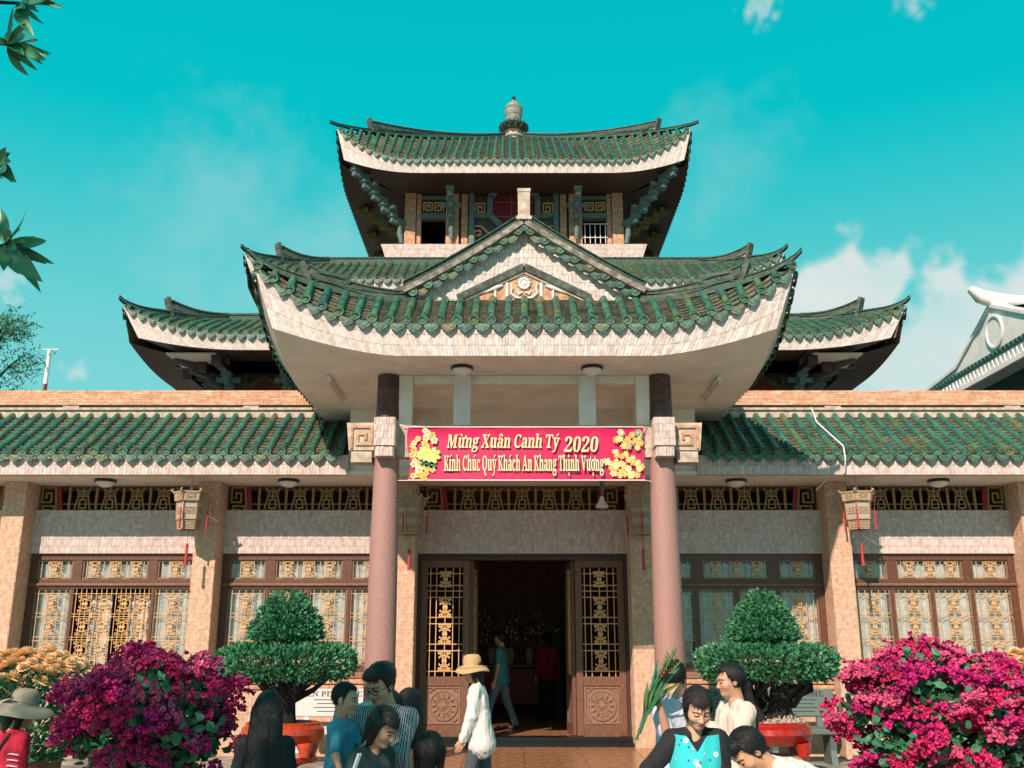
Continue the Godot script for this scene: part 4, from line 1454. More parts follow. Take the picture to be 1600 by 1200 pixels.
# ------------------------------------------------------------------ fittings
func text_part(parent: Node3D, called: String, words: String, font: Font, c: Vector3, w: float, h: float, m: Material, slant := 0.0, depth := 0.004, marks := []) -> MeshInstance3D:
	var t := TextMesh.new()
	t.text = words
	t.font = font
	t.font_size = 48
	t.pixel_size = 0.01
	t.depth = 0.05
	t.curve_step = 1.0
	var box := t.get_aabb()
	var sx := w / box.size.x
	var sy := h / box.size.y
	var bs := Basis(Vector3(sx, 0, 0), Vector3(slant * sy, sy, 0), Vector3(0, 0, depth / 0.05))
	var mid := box.position + box.size * 0.5
	var made := part(parent, called, t, m, Transform3D(bs, c - bs * mid))
	# marks that the typeface lacks: a horn (h) or a dot below (d) on the letter with that index
	var em := 0.48
	var all := font.get_string_size(words, HORIZONTAL_ALIGNMENT_LEFT, -1, 48).x
	var base := box.position.y + em * 0.235
	for q in marks:
		var i: int = q[0]
		var x1: float = box.position.x + box.size.x * font.get_string_size(words.substr(0, i + 1), HORIZONTAL_ALIGNMENT_LEFT, -1, 48).x / all
		var x0: float = box.position.x + box.size.x * font.get_string_size(words.substr(0, i), HORIZONTAL_ALIGNMENT_LEFT, -1, 48).x / all
		var g := G.new()
		if q[1] == "h":
			g.tube([Vector3(x1 - 0.1 * em, base + 0.5 * em, 0), Vector3(x1 + 0.0 * em, base + 0.56 * em, 0), Vector3(x1 + 0.02 * em, base + 0.66 * em, 0)], [0.03, 0.032, 0.02], 6)
		else:
			g.box(Vector3((x0 + x1) * 0.5, base - 0.16 * em, 0), Vector3(0.14 * em, 0.14 * em, 0.05))
		part(parent, called, g, m, Transform3D(bs, c - bs * mid))
	return made

func blossom(g: G, o: Vector3, r: float, petals: int, a0: float, outer: Color, inner: Color) -> void:
	g.col = outer
	for k in petals:
		var a := a0 + TAU * k / petals
		var u := Vector3(cos(a), sin(a), 0)
		var v := Vector3(-sin(a), cos(a), 0)
		var w := r * 1.9 / petals
		var p := [o + u * r * 0.15, o + u * r * 0.55 - v * w, o + u * r * 0.9 - v * w * 0.8, o + u * r, o + u * r * 0.9 + v * w * 0.8, o + u * r * 0.55 + v * w]
		for i in range(1, 5):
			g.tri(p[0], p[i], p[i + 1])
	g.col = inner
	for k in 8:
		var a := TAU * k / 8
		var b := TAU * (k + 1) / 8
		var z := Vector3(0, 0, 0.0015)
		g.tri(o + z, o + z + Vector3(cos(a), sin(a), 0) * r * 0.25, o + z + Vector3(cos(b), sin(b), 0) * r * 0.25)
	g.col = Color(1, 1, 1)

func build_banner() -> void:
	mat("banner", Color(0.72, 0.012, 0.12), 0.45, {"tex": noise_tex("faint", 0.01, 0.88, 1.0, 4), "scale": 1.5, "back": Color(0.1, 0.0, 0.01)})
	mat("print_cream", Color(0.86, 0.68, 0.4), 0.5)
	mat("print_dark", Color(0.03, 0.05, 0.06), 0.5)
	mat("print_deep", Color(0.32, 0.02, 0.04), 0.5)
	var d := 12.93
	var a := at(637, 751, d)
	var b := at(1005, 668, d)
	var o := thing("banner", "crimson new year greeting banner with gold lettering strung between the porch columns", "banner", Vector3((a.x + b.x) * 0.5, a.y, -d))
	var w := b.x - a.x
	var h := b.y - a.y
	var g := G.new()
	var rows := []
	for i in 9:
		var row := []
		for j in 49:
			var u := j / 48.0
			var v := i / 8.0
			var edge := 0.03 * sin(v * 6.0) * maxf(0.0, 1.0 - u * 8.0)
			row.append(Vector3((u - 0.5) * w + edge, v * h + 0.015 * sin(u * PI) * (0.5 - v), 0.006 * sin(u * 23.0 + v * 3.0) + 0.02 * sin(u * 5.0) * (1.0 - v) + (0.03 * smoothstep(0.86, 1.0, v))))
		rows.append(row)
	g.sheet(rows)
	part(o, "cloth", g, M.banner)
	var hem := G.new()
	hem.bar(Vector3(-w * 0.5, 0.004, 0.02), Vector3(w * 0.5, 0.004, 0.02), 0.014, 0.012)
	part(o, "hem", hem, M.white)
	var serif := SystemFont.new()
	serif.font_names = PackedStringArray(["Droid Serif"])
	serif.font_weight = 700
	var script := SystemFont.new()
	script.font_names = PackedStringArray(["Droid Serif"])
	script.font_weight = 700
	script.font_italic = true
	var xx := func(px: float) -> float: return (px - 637.0) / 368.0 * w - w * 0.5
	var yy := func(py: float) -> float: return (751.0 - py) / 83.0 * h
	for q in [["lettering_shadow", Vector3(0.007, -0.007, 0.029), M.print_deep], ["lettering", Vector3(0, 0, 0.034), M.print_cream]]:
		text_part(o, q[0], "Mùng Xuân Canh Tý", script, Vector3(xx.call(785.0), yy.call(693.0), 0) + q[1], xx.call(872.0) - xx.call(697.0), yy.call(678.0) - yy.call(707.0), q[2], 0.12, 0.004, [[1, "h"]])
		text_part(o, q[0], "2020", script, Vector3(xx.call(907.0), yy.call(695.0), 0) + q[1], xx.call(933.0) - xx.call(881.0), yy.call(683.0) - yy.call(707.0), q[2], 0.12)
	for q in [["lettering_outline", Vector3(0.006, -0.006, 0.029), M.print_dark, 1.008, 1.09], ["lettering", Vector3(0, 0, 0.035), M.print_cream, 1.0, 1.0]]:
		text_part(o, q[0], "Kính Chúc Quý Khách An Khang Thinh Vuong", serif, Vector3(xx.call(817.0), yy.call(727.5), 0) + q[1], (xx.call(941.0) - xx.call(693.0)) * q[3], (yy.call(711.0) - yy.call(744.0)) * q[4], q[2], 0.0, 0.004, [[31, "d"], [36, "h"], [37, "h"], [37, "d"]])
	# printed blossoms, rosettes and gold heaps
	var pr := RandomNumberGenerator.new()
	pr.seed = 3
	var f := G.new()
	var yell := [Color(0.85, 0.62, 0.25), Color(0.86, 0.72, 0.45), Color(0.8, 0.5, 0.14)]
	for k in 46:
		var u := pr.randf()
		var y := pr.randf_range(0.05, 0.95)
		if absf(y - 0.5) < 0.22 and u > 0.6:
			continue
		blossom(f, Vector3(-w * 0.5 + 0.05 + u * 0.36 * (1.0 - 0.5 * absf(y - 0.5)), y * h, 0.031 + k * 0.00012 + 0.016 * smoothstep(0.6, 1.0, y)), pr.randf_range(0.035, 0.06), 5, pr.randf() * 6, yell[k % 3], Color(0.7, 0.25, 0.03))
	for k in 3:
		blossom(f, Vector3(xx.call(664.0) + k * 0.05, yy.call(712.0 + (k % 2) * 8.0), 0.039 + k * 0.001), 0.11, 7, k * 0.7, Color(0.62, 0.68, 0.2), Color(0.8, 0.75, 0.3))
	for k in 5:
		blossom(f, Vector3(xx.call(660.0 + k * 4.0), yy.call(724.0 + k), 0.0405), 0.045, 3, k, Color(0.03, 0.16, 0.1), Color(0.03, 0.12, 0.08))
	for k in 60:
		var u := pr.randf()
		var y := pow(pr.randf(), 1.2)
		var x: float = xx.call(1003.0) - 0.03 - u * 0.48 * (1.0 - 0.6 * absf(y - 0.3))
		blossom(f, Vector3(x, 0.04 + y * (h - 0.08), 0.031 + k * 0.00012 + 0.016 * smoothstep(0.6, 1.0, y)), pr.randf_range(0.03, 0.055), 6, pr.randf() * 6, [Color(0.86, 0.55, 0.2), Color(0.88, 0.66, 0.34), Color(0.8, 0.42, 0.12), Color(0.12, 0.35, 0.22)][k % 4 if y > 0.6 else k % 3], Color(0.85, 0.7, 0.4))
	for k in 7:
		var c := Vector3(xx.call(720.0 + k * 42.0), yy.call(743.0 if k % 2 == 0 else 684.0), 0.0285)
		f.col = Color(0.75, 0.14, 0.2)
		for r in 18:
			var a1 := TAU * r / 18
			var u := Vector3(cos(a1), sin(a1), 0)
			if c.y + u.y * 0.1 > 0.02 and c.y + u.y * 0.1 < h - 0.02:
				f.bar(c + u * 0.04, c + u * 0.1, 0.003, 0.002, Vector3(0, 0, 1))
	part(o, "printed_flowers", f, M.vc)
	var st := G.new()
	for q in [[-w * 0.5, h, -w * 0.5 - 0.14, h + 0.02], [w * 0.5, h, w * 0.5 + 0.12, h + 0.03], [-w * 0.5, 0.0, -w * 0.5 - 0.14, 0.02], [w * 0.5, 0.0, w * 0.5 + 0.14, 0.0]]:
		st.bar(Vector3(q[0], q[1], 0.02), Vector3(q[2], q[3], -0.1), 0.008, 0.008)
	st.bar(Vector3(-w * 0.5, h, 0.035), Vector3(w * 0.5, h, 0.035), 0.01, 0.01)
	part(o, "string", st, M.white)

func build_lamps() -> void:
	var spots := [[165, 15.45, SOFFIT, 0.17], [451, 15.45, SOFFIT, 0.17], [1150, 15.45, SOFFIT, 0.17], [1466, 15.45, SOFFIT, 0.17], [722, 12.56, 5.32, 0.15], [925, 12.56, 5.32, 0.15]]
	for i in spots.size():
		var q: Array = spots[i]
		var y: float = q[2]
		var x: float = at(q[0], 751 if i < 4 else 573, q[1]).x
		var porchy := i > 3
		var o := thing("ceiling_lamp", "round white dome lamp with dark rim under the porch ceiling" if porchy else ["dome lamp under the awning over the window bay with open casements", "dome lamp under the awning above the bonsai in the orange red pot", "dome lamp under the shaded awning above the bonsai with several trunks", "dome lamp under the sunlit awning above the bright pink bougainvillea"][i], "lamp", Vector3(x, y, -q[1]), 0.0, "ceiling lamps under the porch" if porchy else "ceiling lamps under the awnings")
		var r: float = q[3]
		var a := G.new()
		a.lathe([Vector2(r * 0.95, 0.0), Vector2(r, -0.01), Vector2(r, -0.04), Vector2(r * 0.9, -0.045)], 24, Transform3D(Basis(), Vector3(0, -0.002, 0)))
		part(o, "rim", a, M.black)
		var b := G.new()
		var pr := []
		for k in 7:
			pr.append(Vector2(r * 0.9 * sin(PI * 0.5 * k / 6.0), -0.04 - 0.09 * cos(PI * 0.5 * k / 6.0)))
		b.lathe(pr, 24)
		part(o, "dome", b, M.lamp_glass)

func make_lantern(label: String, pos: Vector3, turn: float, cord: float) -> void:
	var o := thing("hanging_lantern", label, "lantern", pos, turn, "hanging lanterns")
	# two stacked hexagonal cages; y = 0 at the middle
	var fr := G.new()
	var pn := G.new()
	var levels := [[0.25, 0.25, 0.14, 0.27], [0.205, 0.195, -0.15, 0.12], [0.18, 0.165, -0.3, -0.16]]
	for l in levels:
		for k in 6:
			var a := TAU * k / 6
			var b := TAU * (k + 1) / 6
			var p0 := Vector3(cos(a) * l[1], l[2], sin(a) * l[1])
			var p1 := Vector3(cos(b) * l[1], l[2], sin(b) * l[1])
			var q0 := Vector3(cos(a) * l[0], l[3], sin(a) * l[0])
			var q1 := Vector3(cos(b) * l[0], l[3], sin(b) * l[0])
			if l[2] > 0:
				p0 = Vector3(cos(a) * 0.235, l[2], sin(a) * 0.235)
				p1 = Vector3(cos(b) * 0.235, l[2], sin(b) * 0.235)
			for e in [[p0, p1], [q0, q1], [p0, q0]]:
				fr.bar(e[0], e[1], 0.02, 0.02)
			pn.quad(p1 * 0.97 + Vector3(0, p1.y * 0.03, 0), p0 * 0.97 + Vector3(0, p0.y * 0.03, 0), q0 * 0.97 + Vector3(0, q0.y * 0.03, 0), q1 * 0.97 + Vector3(0, q1.y * 0.03, 0))
			var m := (p0 + p1 + q0 + q1) * 0.25
			var u := (p1 - p0).normalized()
			var up := (q0 - p0).normalized()
			for s in [[-0.06, -0.04, 0.06, 0.04], [-0.06, 0.04, 0.06, -0.04], [-0.08, 0.0, 0.08, 0.0], [0.0, -0.05, 0.0, 0.05], [-0.08, -0.045, 0.08, -0.045], [-0.08, 0.045, 0.08, 0.045], [-0.06, -0.05, -0.06, 0.05], [0.06, -0.05, 0.06, 0.05]]:
				fr.bar(m + u * s[0] + up * s[1], m + u * s[2] + up * s[3], 0.011, 0.011)
	part(o, "panels", pn, M.lantern_silk)
	part(o, "frame", fr, M.lantern_gilt)
	for k in 6:
		var a := TAU * k / 6
		var dir := Vector3(cos(a), 0, sin(a))
		var h := G.new()
		h.tube([dir * 0.2 + Vector3(0, 0.26, 0), dir * 0.27 + Vector3(0, 0.27, 0), dir * 0.3 + Vector3(0, 0.3, 0), dir * 0.27 + Vector3(0, 0.32, 0)], [0.016, 0.022, 0.02, 0.008], 6)
		part(o, "crest", h, M.lantern_gilt)
		if k % 2 == 1:
			continue
		var t := G.new()
		var low := -0.3 if k % 2 == 0 else -0.12
		t.tube([dir * 0.28 + Vector3(0, 0.27, 0), dir * 0.27 + Vector3(0, low + 0.3, 0)], [0.004, 0.004], 5)
		t.tube([dir * 0.27 + Vector3(0, low + 0.3, 0), dir * 0.27 + Vector3(0, low + 0.26, 0), dir * 0.268 + Vector3(0, low + 0.2, 0), dir * 0.265 + Vector3(0, low, 0)], [0.01, 0.015, 0.012, 0.016], 7)
		part(o, "tassel", t, M.silk_red)
	var c := G.new()
	c.tube([Vector3(0, 0.26, 0), Vector3(0, 0.26 + cord, 0)], [0.005, 0.005], 5)
	c.tube([Vector3(0, 0.3, 0), Vector3(0, 0.34, 0), Vector3(0, 0.38, 0)], [0.01, 0.035, 0.01], 8)
	part(o, "cord", c, M.metal)
	var lt := G.new()
	lt.tube([Vector3(0, -0.3, 0), Vector3(0.0, -0.52, 0)], [0.004, 0.004], 5)
	lt.tube([Vector3(0, -0.52, 0), Vector3(0, -0.56, 0), Vector3(0, -0.62, 0), Vector3(0, -0.86, 0)], [0.012, 0.026, 0.018, 0.026], 8)
	part(o, "long_tassel", lt, M.silk_red)

func build_lanterns() -> void:
	mat("lantern_silk", Color(0.74, 0.66, 0.55), 0.6, {"tex": tex["speck"], "scale": 6.0, "back": Color(0.2, 0.15, 0.1)})
	mat("lantern_gilt", Color(0.5, 0.38, 0.24), 0.45, {"tex": tex["fine"], "scale": 5.0})
	mat("silk_red", Color(0.5, 0.03, 0.035), 0.6, {"rim": 0.3})
	make_lantern("ornate silvered lantern with red tassels before the sunlit pillar by the open casements", at(297, 797, 15.25), 0.3, SOFFIT - at(297, 797, 15.25).y - 0.26)
	make_lantern("ornate silvered lantern with red tassels beside the half shaded pillar and white cable", at(1341, 797, 15.25), 0.1, SOFFIT - at(1341, 797, 15.25).y - 0.26)
	make_lantern("dim tasselled lantern by the door above the man in the striped shirt", at(641, 805, 15.35), 0.2, SOFFIT - at(641, 805, 15.35).y - 0.26)
	make_lantern("dim tasselled lantern by the door above the woman with the flower bunch", at(1003, 805, 15.35), 0.4, SOFFIT - at(1003, 805, 15.35).y - 0.26)

func build_benches() -> void:
	mat("bench", Color(0.14, 0.2, 0.19), 0.55, {"tex": tex["fine"], "scale": 5.0, "bump": tex["grit"], "depth": 0.1})
	mat("bench_pale", Color(0.66, 0.67, 0.65), 0.55, {"tex": tex["fine"], "scale": 5.0})
	mat("bench_print", Color(0.02, 0.025, 0.03), 0.6)
	var sans := SystemFont.new()
	sans.font_names = PackedStringArray(["Droid Serif"])
	sans.font_weight = 700
	for q in [[1122, "grey granite bench behind the woman in the white blouse", "bench"], [1250, "grey granite bench behind the red pot full of wood chips", "bench"], [512, "pale stone bench beside the orange red bonsai pot", "bench_pale"]]:
		var d := 15.05
		var x := at(q[0], 1140, d).x
		var o := thing("stone_bench", q[1], "bench", Vector3(x, 0, -d), 0.0, "stone benches under the windows")
		var w := 1.2
		var s := G.new()
		s.bevel(Vector3(-w * 0.5, 0.42, -0.3), Vector3(w * 0.5, 0.5, 0.25), 0.015)
		part(o, "seat", s, M[q[2]])
		var tilt := Transform3D(Basis(Vector3.RIGHT, -0.14), Vector3(0, 0.58, -0.2))
		var b := G.new()
		b.bevel(Vector3(-w * 0.5, 0.06, -0.035), Vector3(w * 0.5, 0.46, 0.035), 0.012)
		var back := part(o, "backrest", b, M[q[2]], tilt)
		text_part(back, "lettering", "EN PERFUME", sans, Vector3(0.04, 0.385, 0.036), 0.82, 0.075, M.bench_print, 0.0, 0.002)
		for k in 4:
			var ln := G.new()
			ln.box(Vector3(0.04, 0.3 - k * 0.055, 0.0355), Vector3(0.6 - 0.1 * (k % 2), 0.012, 0.002))
			part(back, "text_line", ln, M.bench_print)
		for sx in [-1.0, 1.0]:
			var l := G.new()
			l.prism(PackedVector2Array([Vector2(-0.22, 0), Vector2(0.2, 0), Vector2(0.14, 0.2), Vector2(0.18, 0.42), Vector2(-0.22, 0.42), Vector2(-0.16, 0.2)]), 0.09, Transform3D(Basis(Vector3(0, 0, -1), Vector3.UP, Vector3(1, 0, 0)), Vector3(sx * 0.42 - 0.045, 0, 0)))
			part(o, "leg", l, M[q[2]])
			var p := G.new()
			p.bar(Vector3(sx * 0.36, 0.46, -0.2), Vector3(sx * 0.36, 0.66, -0.22), 0.09, 0.06, Vector3(0, 0, 1))
			part(o, "back_support", p, M[q[2]])

func build_neighbour() -> void:
	mat("whitewash", Color(0.9, 0.89, 0.87), 0.85, {"tex": noise_tex("faint", 0.01, 0.88, 1.0, 4), "scale": 0.3})
	mat("dull_green", Color(0.03, 0.09, 0.075), 0.7)
	mat("slate", Color(0.12, 0.16, 0.16), 0.7, {"tex": tex["stain"], "scale": 1.0})
	var o := thing("white_building", "whitewashed neighbouring building with round gable medallion and toothed green eave", "building", Vector3(13, 0, -24.35))
	# the gable stands in the plane x = 0 of this thing and faces -x; z runs towards the camera
	var turn := Transform3D(Basis(Vector3(0, 0, 1), Vector3.UP, Vector3(-1, 0, 0)), Vector3.ZERO)
	var g := G.new()
	g.prism(PackedVector2Array([Vector2(-4.8, 8.95), Vector2(4.8, 8.95), Vector2(4.8, 9.1), Vector2(2.9, 9.2), Vector2(2.3, 9.3), Vector2(0, 10.35), Vector2(-2.3, 9.3), Vector2(-2.9, 9.2), Vector2(-4.8, 9.1)]), 0.25, turn)
	part(o, "gable", g, M.whitewash)
	var cp := G.new()
	for s in [-1.0, 1.0]:
		cp.bar(Vector3(-0.1, 10.36, s * 0.02), Vector3(-0.1, 9.3, s * 2.3), 0.42, 0.09)
		cp.bar(Vector3(-0.1, 9.3, s * 2.3), Vector3(-0.1, 9.12, s * 4.8), 0.42, 0.09)
	part(o, "coping", cp, M.whitewash)
	var rd := G.new()
	rd.tube([Vector3(-0.75, 10.85, 0), Vector3(-0.5, 10.62, 0), Vector3(-0.1, 10.5, 0), Vector3(0.8, 10.42, 0), Vector3(6, 10.42, 0)], [0.1, 0.2, 0.22, 0.2, 0.2], 8)
	part(o, "ridge", rd, M.whitewash)
	var md := G.new()
	md.lathe([Vector2(0.46, 0.0), Vector2(0.46, 0.04), Vector2(0.4, 0.05), Vector2(0.38, 0.01), Vector2(0.0, 0.012)], 28, Transform3D(Basis(Vector3(0, 0, 1), PI / 2), Vector3(-0.26, 9.62, 0.05)))
	part(o, "medallion", md, M.whitewash)
	var rf := G.new()
	for s in [-1.0, 1.0]:
		rf.quad(Vector3(0, 10.3, 0), Vector3(0, 9.05, s * 4.8), Vector3(12, 9.05, s * 4.8), Vector3(12, 10.3, 0))
	part(o, "roof", rf, M.slate)
	# pent eave below the gable
	for k in 46:
		var z := -4.7 + k * 0.205
		var t := G.new()
		t.tube([Vector3(-0.25, 8.98, z), Vector3(-0.85, 8.72, z)], [0.07, 0.07], 7)
		part(o, "eave_tile", t, M.tile2)
		var th := G.new()
		th.prism(PackedVector2Array([Vector2(-0.1, 0), Vector2(0.1, 0), Vector2(0, 0.24)]), 0.03, Transform3D(Basis(Vector3(0, 0, 1), Vector3.UP, Vector3(-1, 0, 0)), Vector3(-0.82, 8.36, z)))
		part(o, "tooth", th, M.whitewash)
	var e := G.new()
	e.slab(Vector3(-0.25, 8.3, -4.8), Vector3(-0.8, 8.7, 4.8))
	part(o, "eave_board", e, M.bench_tone)
	var fl := G.new()
	fl.slab(Vector3(-0.86, 8.26, -4.8), Vector3(-0.8, 8.37, 4.8))
	part(o, "eave_trim", fl, M.whitewash)
	var w := G.new()
	w.slab(Vector3(0.2, 0, -4.8), Vector3(12, 8.95, 4.8))
	part(o, "wall", w, M.dull_green)
	var m := thing("lightning_mast", "thin red and white mast beyond the roof parapet beside the feathery tree", "mast", at(70, 608, 40.0) * Vector3(1, 0, 1))
	var top := at(72, 546, 40.0).y
	for k in 9:
		var p := G.new()
		var y0 := top * k / 9.0
		p.tube([Vector3(0, y0, 0), Vector3(0, top * (k + 1) / 9.0, 0)], [0.09, 0.08], 6)
		part(m, "segment", p, M.red if k % 2 else M.white)
	var ar := G.new()
	ar.bar(Vector3(-0.3, top, 0), Vector3(0.4, top, 0), 0.05, 0.05)
	part(m, "arm", ar, M.metal)

func build_details() -> void:
	# altar with vases deep in the hall
	var o := thing("altar", "dim altar table with vases of flowers deep inside the hall", "altar", Vector3(XC - 0.2, 0.272, -21.2))
	var t := G.new()
	t.bevel(Vector3(-1.1, 0.92, -0.4), Vector3(1.1, 1.0, 0.4), 0.02)
	part(o, "table_top", t, M.wood)
	for x in [-1.0, 1.0]:
		var l := G.new()
		l.slab(Vector3(x - 0.06, 0, -0.3), Vector3(x + 0.06, 0.92, 0.3))
		part(o, "leg", l, M.wood)
	var cl := G.new()
	cl.slab(Vector3(-0.93, 0.2, 0.25), Vector3(0.93, 0.9, 0.28))
	part(o, "altar_cloth", cl, M.red)
	for k in 5:
		var x := -0.8 + k * 0.4
		var v := thing("altar_vase", "gilt vase of pale flowers on the dim altar", "vase", o.position + Vector3(x, 1.0, 0.0), 0.0, "vases on the altar")
		var g := G.new()
		g.lathe([Vector2(0, 0), Vector2(0.06, 0), Vector2(0.05, 0.04), Vector2(0.1, 0.16), Vector2(0.05, 0.27), Vector2(0.08, 0.32)], 16)
		part(v, "body", g, M.gold)
		var f := G.new()
		for j in 60:
			var p := Vector3(rnd(-0.22, 0.22), rnd(0.35, 1.0), rnd(-0.15, 0.2))
			f.col = [Color(0.7, 0.6, 0.3), Color(0.6, 0.55, 0.5), Color(0.1, 0.2, 0.08)][j % 3]
			leaf(f, Transform3D(Basis.from_euler(Vector3(rnd(-2, 2), rnd(0, 6), 0)), p), 0.09, 0.05, 0.2)
		part(v, "flowers", f, M.vc)
	# wall lamp by the door frieze and a loose cable on the awning
	var w := thing("bracket_lamp", "small pale bell lamp hanging by the door frieze", "lamp", at(940, 757, 15.6))
	var g2 := G.new()
	g2.tube([Vector3(0, 0.12, 0), Vector3(0, 0.02, 0), Vector3(0, -0.2, 0)], [0.03, 0.035, 0.012], 8)
	part(w, "stem", g2, M.teal_paint)
	var g3 := G.new()
	g3.lathe([Vector2(0.1, -0.38), Vector2(0.11, -0.36), Vector2(0.05, -0.27), Vector2(0.03, -0.2), Vector2(0.0, -0.19)], 16)
	part(w, "shade", g3, M.white)
	var c := thing("cable", "loose white cable running over the shaded awning tiles", "cable")
	var pts := []
	var rr := []
	for q in [[1268, 640, 16.1], [1276, 662, 15.6], [1296, 680, 15.25], [1318, 700, 14.88], [1321, 718, 14.85], [1321, 742, 14.9], [1300, 744, 15.3], [1276, 768, 15.6]]:
		pts.append(at(q[0], q[1], q[2]) + Vector3(0, 0.03, 0))
		rr.append(0.012)
	var cg := G.new()
	cg.tube(pts, rr, 6)
	part(c, "wire", cg, M.white)
	# tube lamps fixed to the porch ceiling
	for s in [[[505, 590], [530, 618]], [[1110, 618], [1140, 585]]]:
		var a := at(s[0][0], s[0][1], 14.3)
		var b := at(s[1][0], s[1][1], 14.6 if s[0][1] < s[1][1] else 14.0)
		var y := 5.29
		var lamp := thing("tube_lamp", "thin unlit tube lamp fixed along the side of the porch ceiling", "lamp", Vector3(XC + signf(a.x) * 2.75, y, -13.7), 0.0, "tube lamps under the porch")
		var h := G.new()
		h.box(Vector3(0, 0, 0), Vector3(0.07, 0.05, 1.25))
		part(lamp, "housing", h, M.plaster_white)
		var tb := G.new()
		tb.tube([Vector3(0, -0.04, -0.58), Vector3(0, -0.04, 0.58)], [0.016, 0.016], 8)
		part(lamp, "tube", tb, M.lamp_glass)

func build_rest() -> void:
	mat("bench_tone", Color(0.3, 0.36, 0.36), 0.7)
	build_banner()
	build_lamps()
	build_lanterns()
	build_benches()
	build_neighbour()
	build_details()
	build_plants()
	build_people()

# ------------------------------------------------------------------ plants
# a larger smooth leaf along +y, drooping by "bend" and cupped along the rib
func broad_leaf(g: G, xf: Transform3D, l: float, w: float, bend: float, twist: float) -> void:
	var rows := []
	for i in 9:
		var t := i / 8.0
		var hw := w * 0.5 * pow(sin(PI * pow(t, 0.8)), 0.8) + 0.0008
		var c := Vector3(0.1 * l * sin(t * 2.5) * twist, l * t, -l * bend * t * t)
		var s := Vector3(cos(twist * t), 0, sin(twist * t))
		var row := []
		for j in 5:
			var u := (j - 2) * 0.5
			row.append(xf * (c + s * hw * u + Vector3(0, 0, 0.35 * hw * u * u)))
		rows.append(row)
	g.sheet(rows)

# a leaf along +y from the origin, folded along its rib and bent; l long, w wide
func leaf(g: G, xf: Transform3D, l: float, w: float, bend := 0.15) -> void:
	var p := [Vector3(0, 0, 0), Vector3(0, l * 0.35, l * bend * 0.4), Vector3(0, l * 0.7, l * bend * 0.5), Vector3(0, l, l * bend * 0.1)]
	var q := [0.0, w * 0.5, w * 0.4, 0.0]
	for s in [-1.0, 1.0]:
		for i in 3:
			var a: Vector3 = p[i]
			var b: Vector3 = p[i + 1]
			var c: Vector3 = b + Vector3(s * q[i + 1], 0, w * 0.12)
			var d: Vector3 = a + Vector3(s * q[i], 0, w * 0.12)
			if i > 0:
				if s > 0:
					g.tri(xf * a, xf * d, xf * c)
				else:
					g.tri(xf * a, xf * c, xf * d)
			if i < 2:
				if s > 0:
					g.tri(xf * a, xf * c, xf * b)
				else:
					g.tri(xf * a, xf * b, xf * c)

func small_leaf(g: G, o: Vector3, dir: Vector3, nn: Vector3, l: float, w: float) -> void:   # four-sided, two faces folded on the rib
	var s := dir.cross(nn).normalized() * w * 0.5
	var m := o + dir * l * 0.5
	var up := nn * w * 0.15
	g.tri(o, m + s + up, o + dir * l)
	g.tri(o, o + dir * l, m - s + up)

func rand_dir() -> Vector3:
	while true:
		var v := Vector3(rnd(-1, 1), rnd(-1, 1), rnd(-1, 1))
		if v.length() < 1.0 and v.length() > 0.1:
			return v.normalized()
	return Vector3.UP

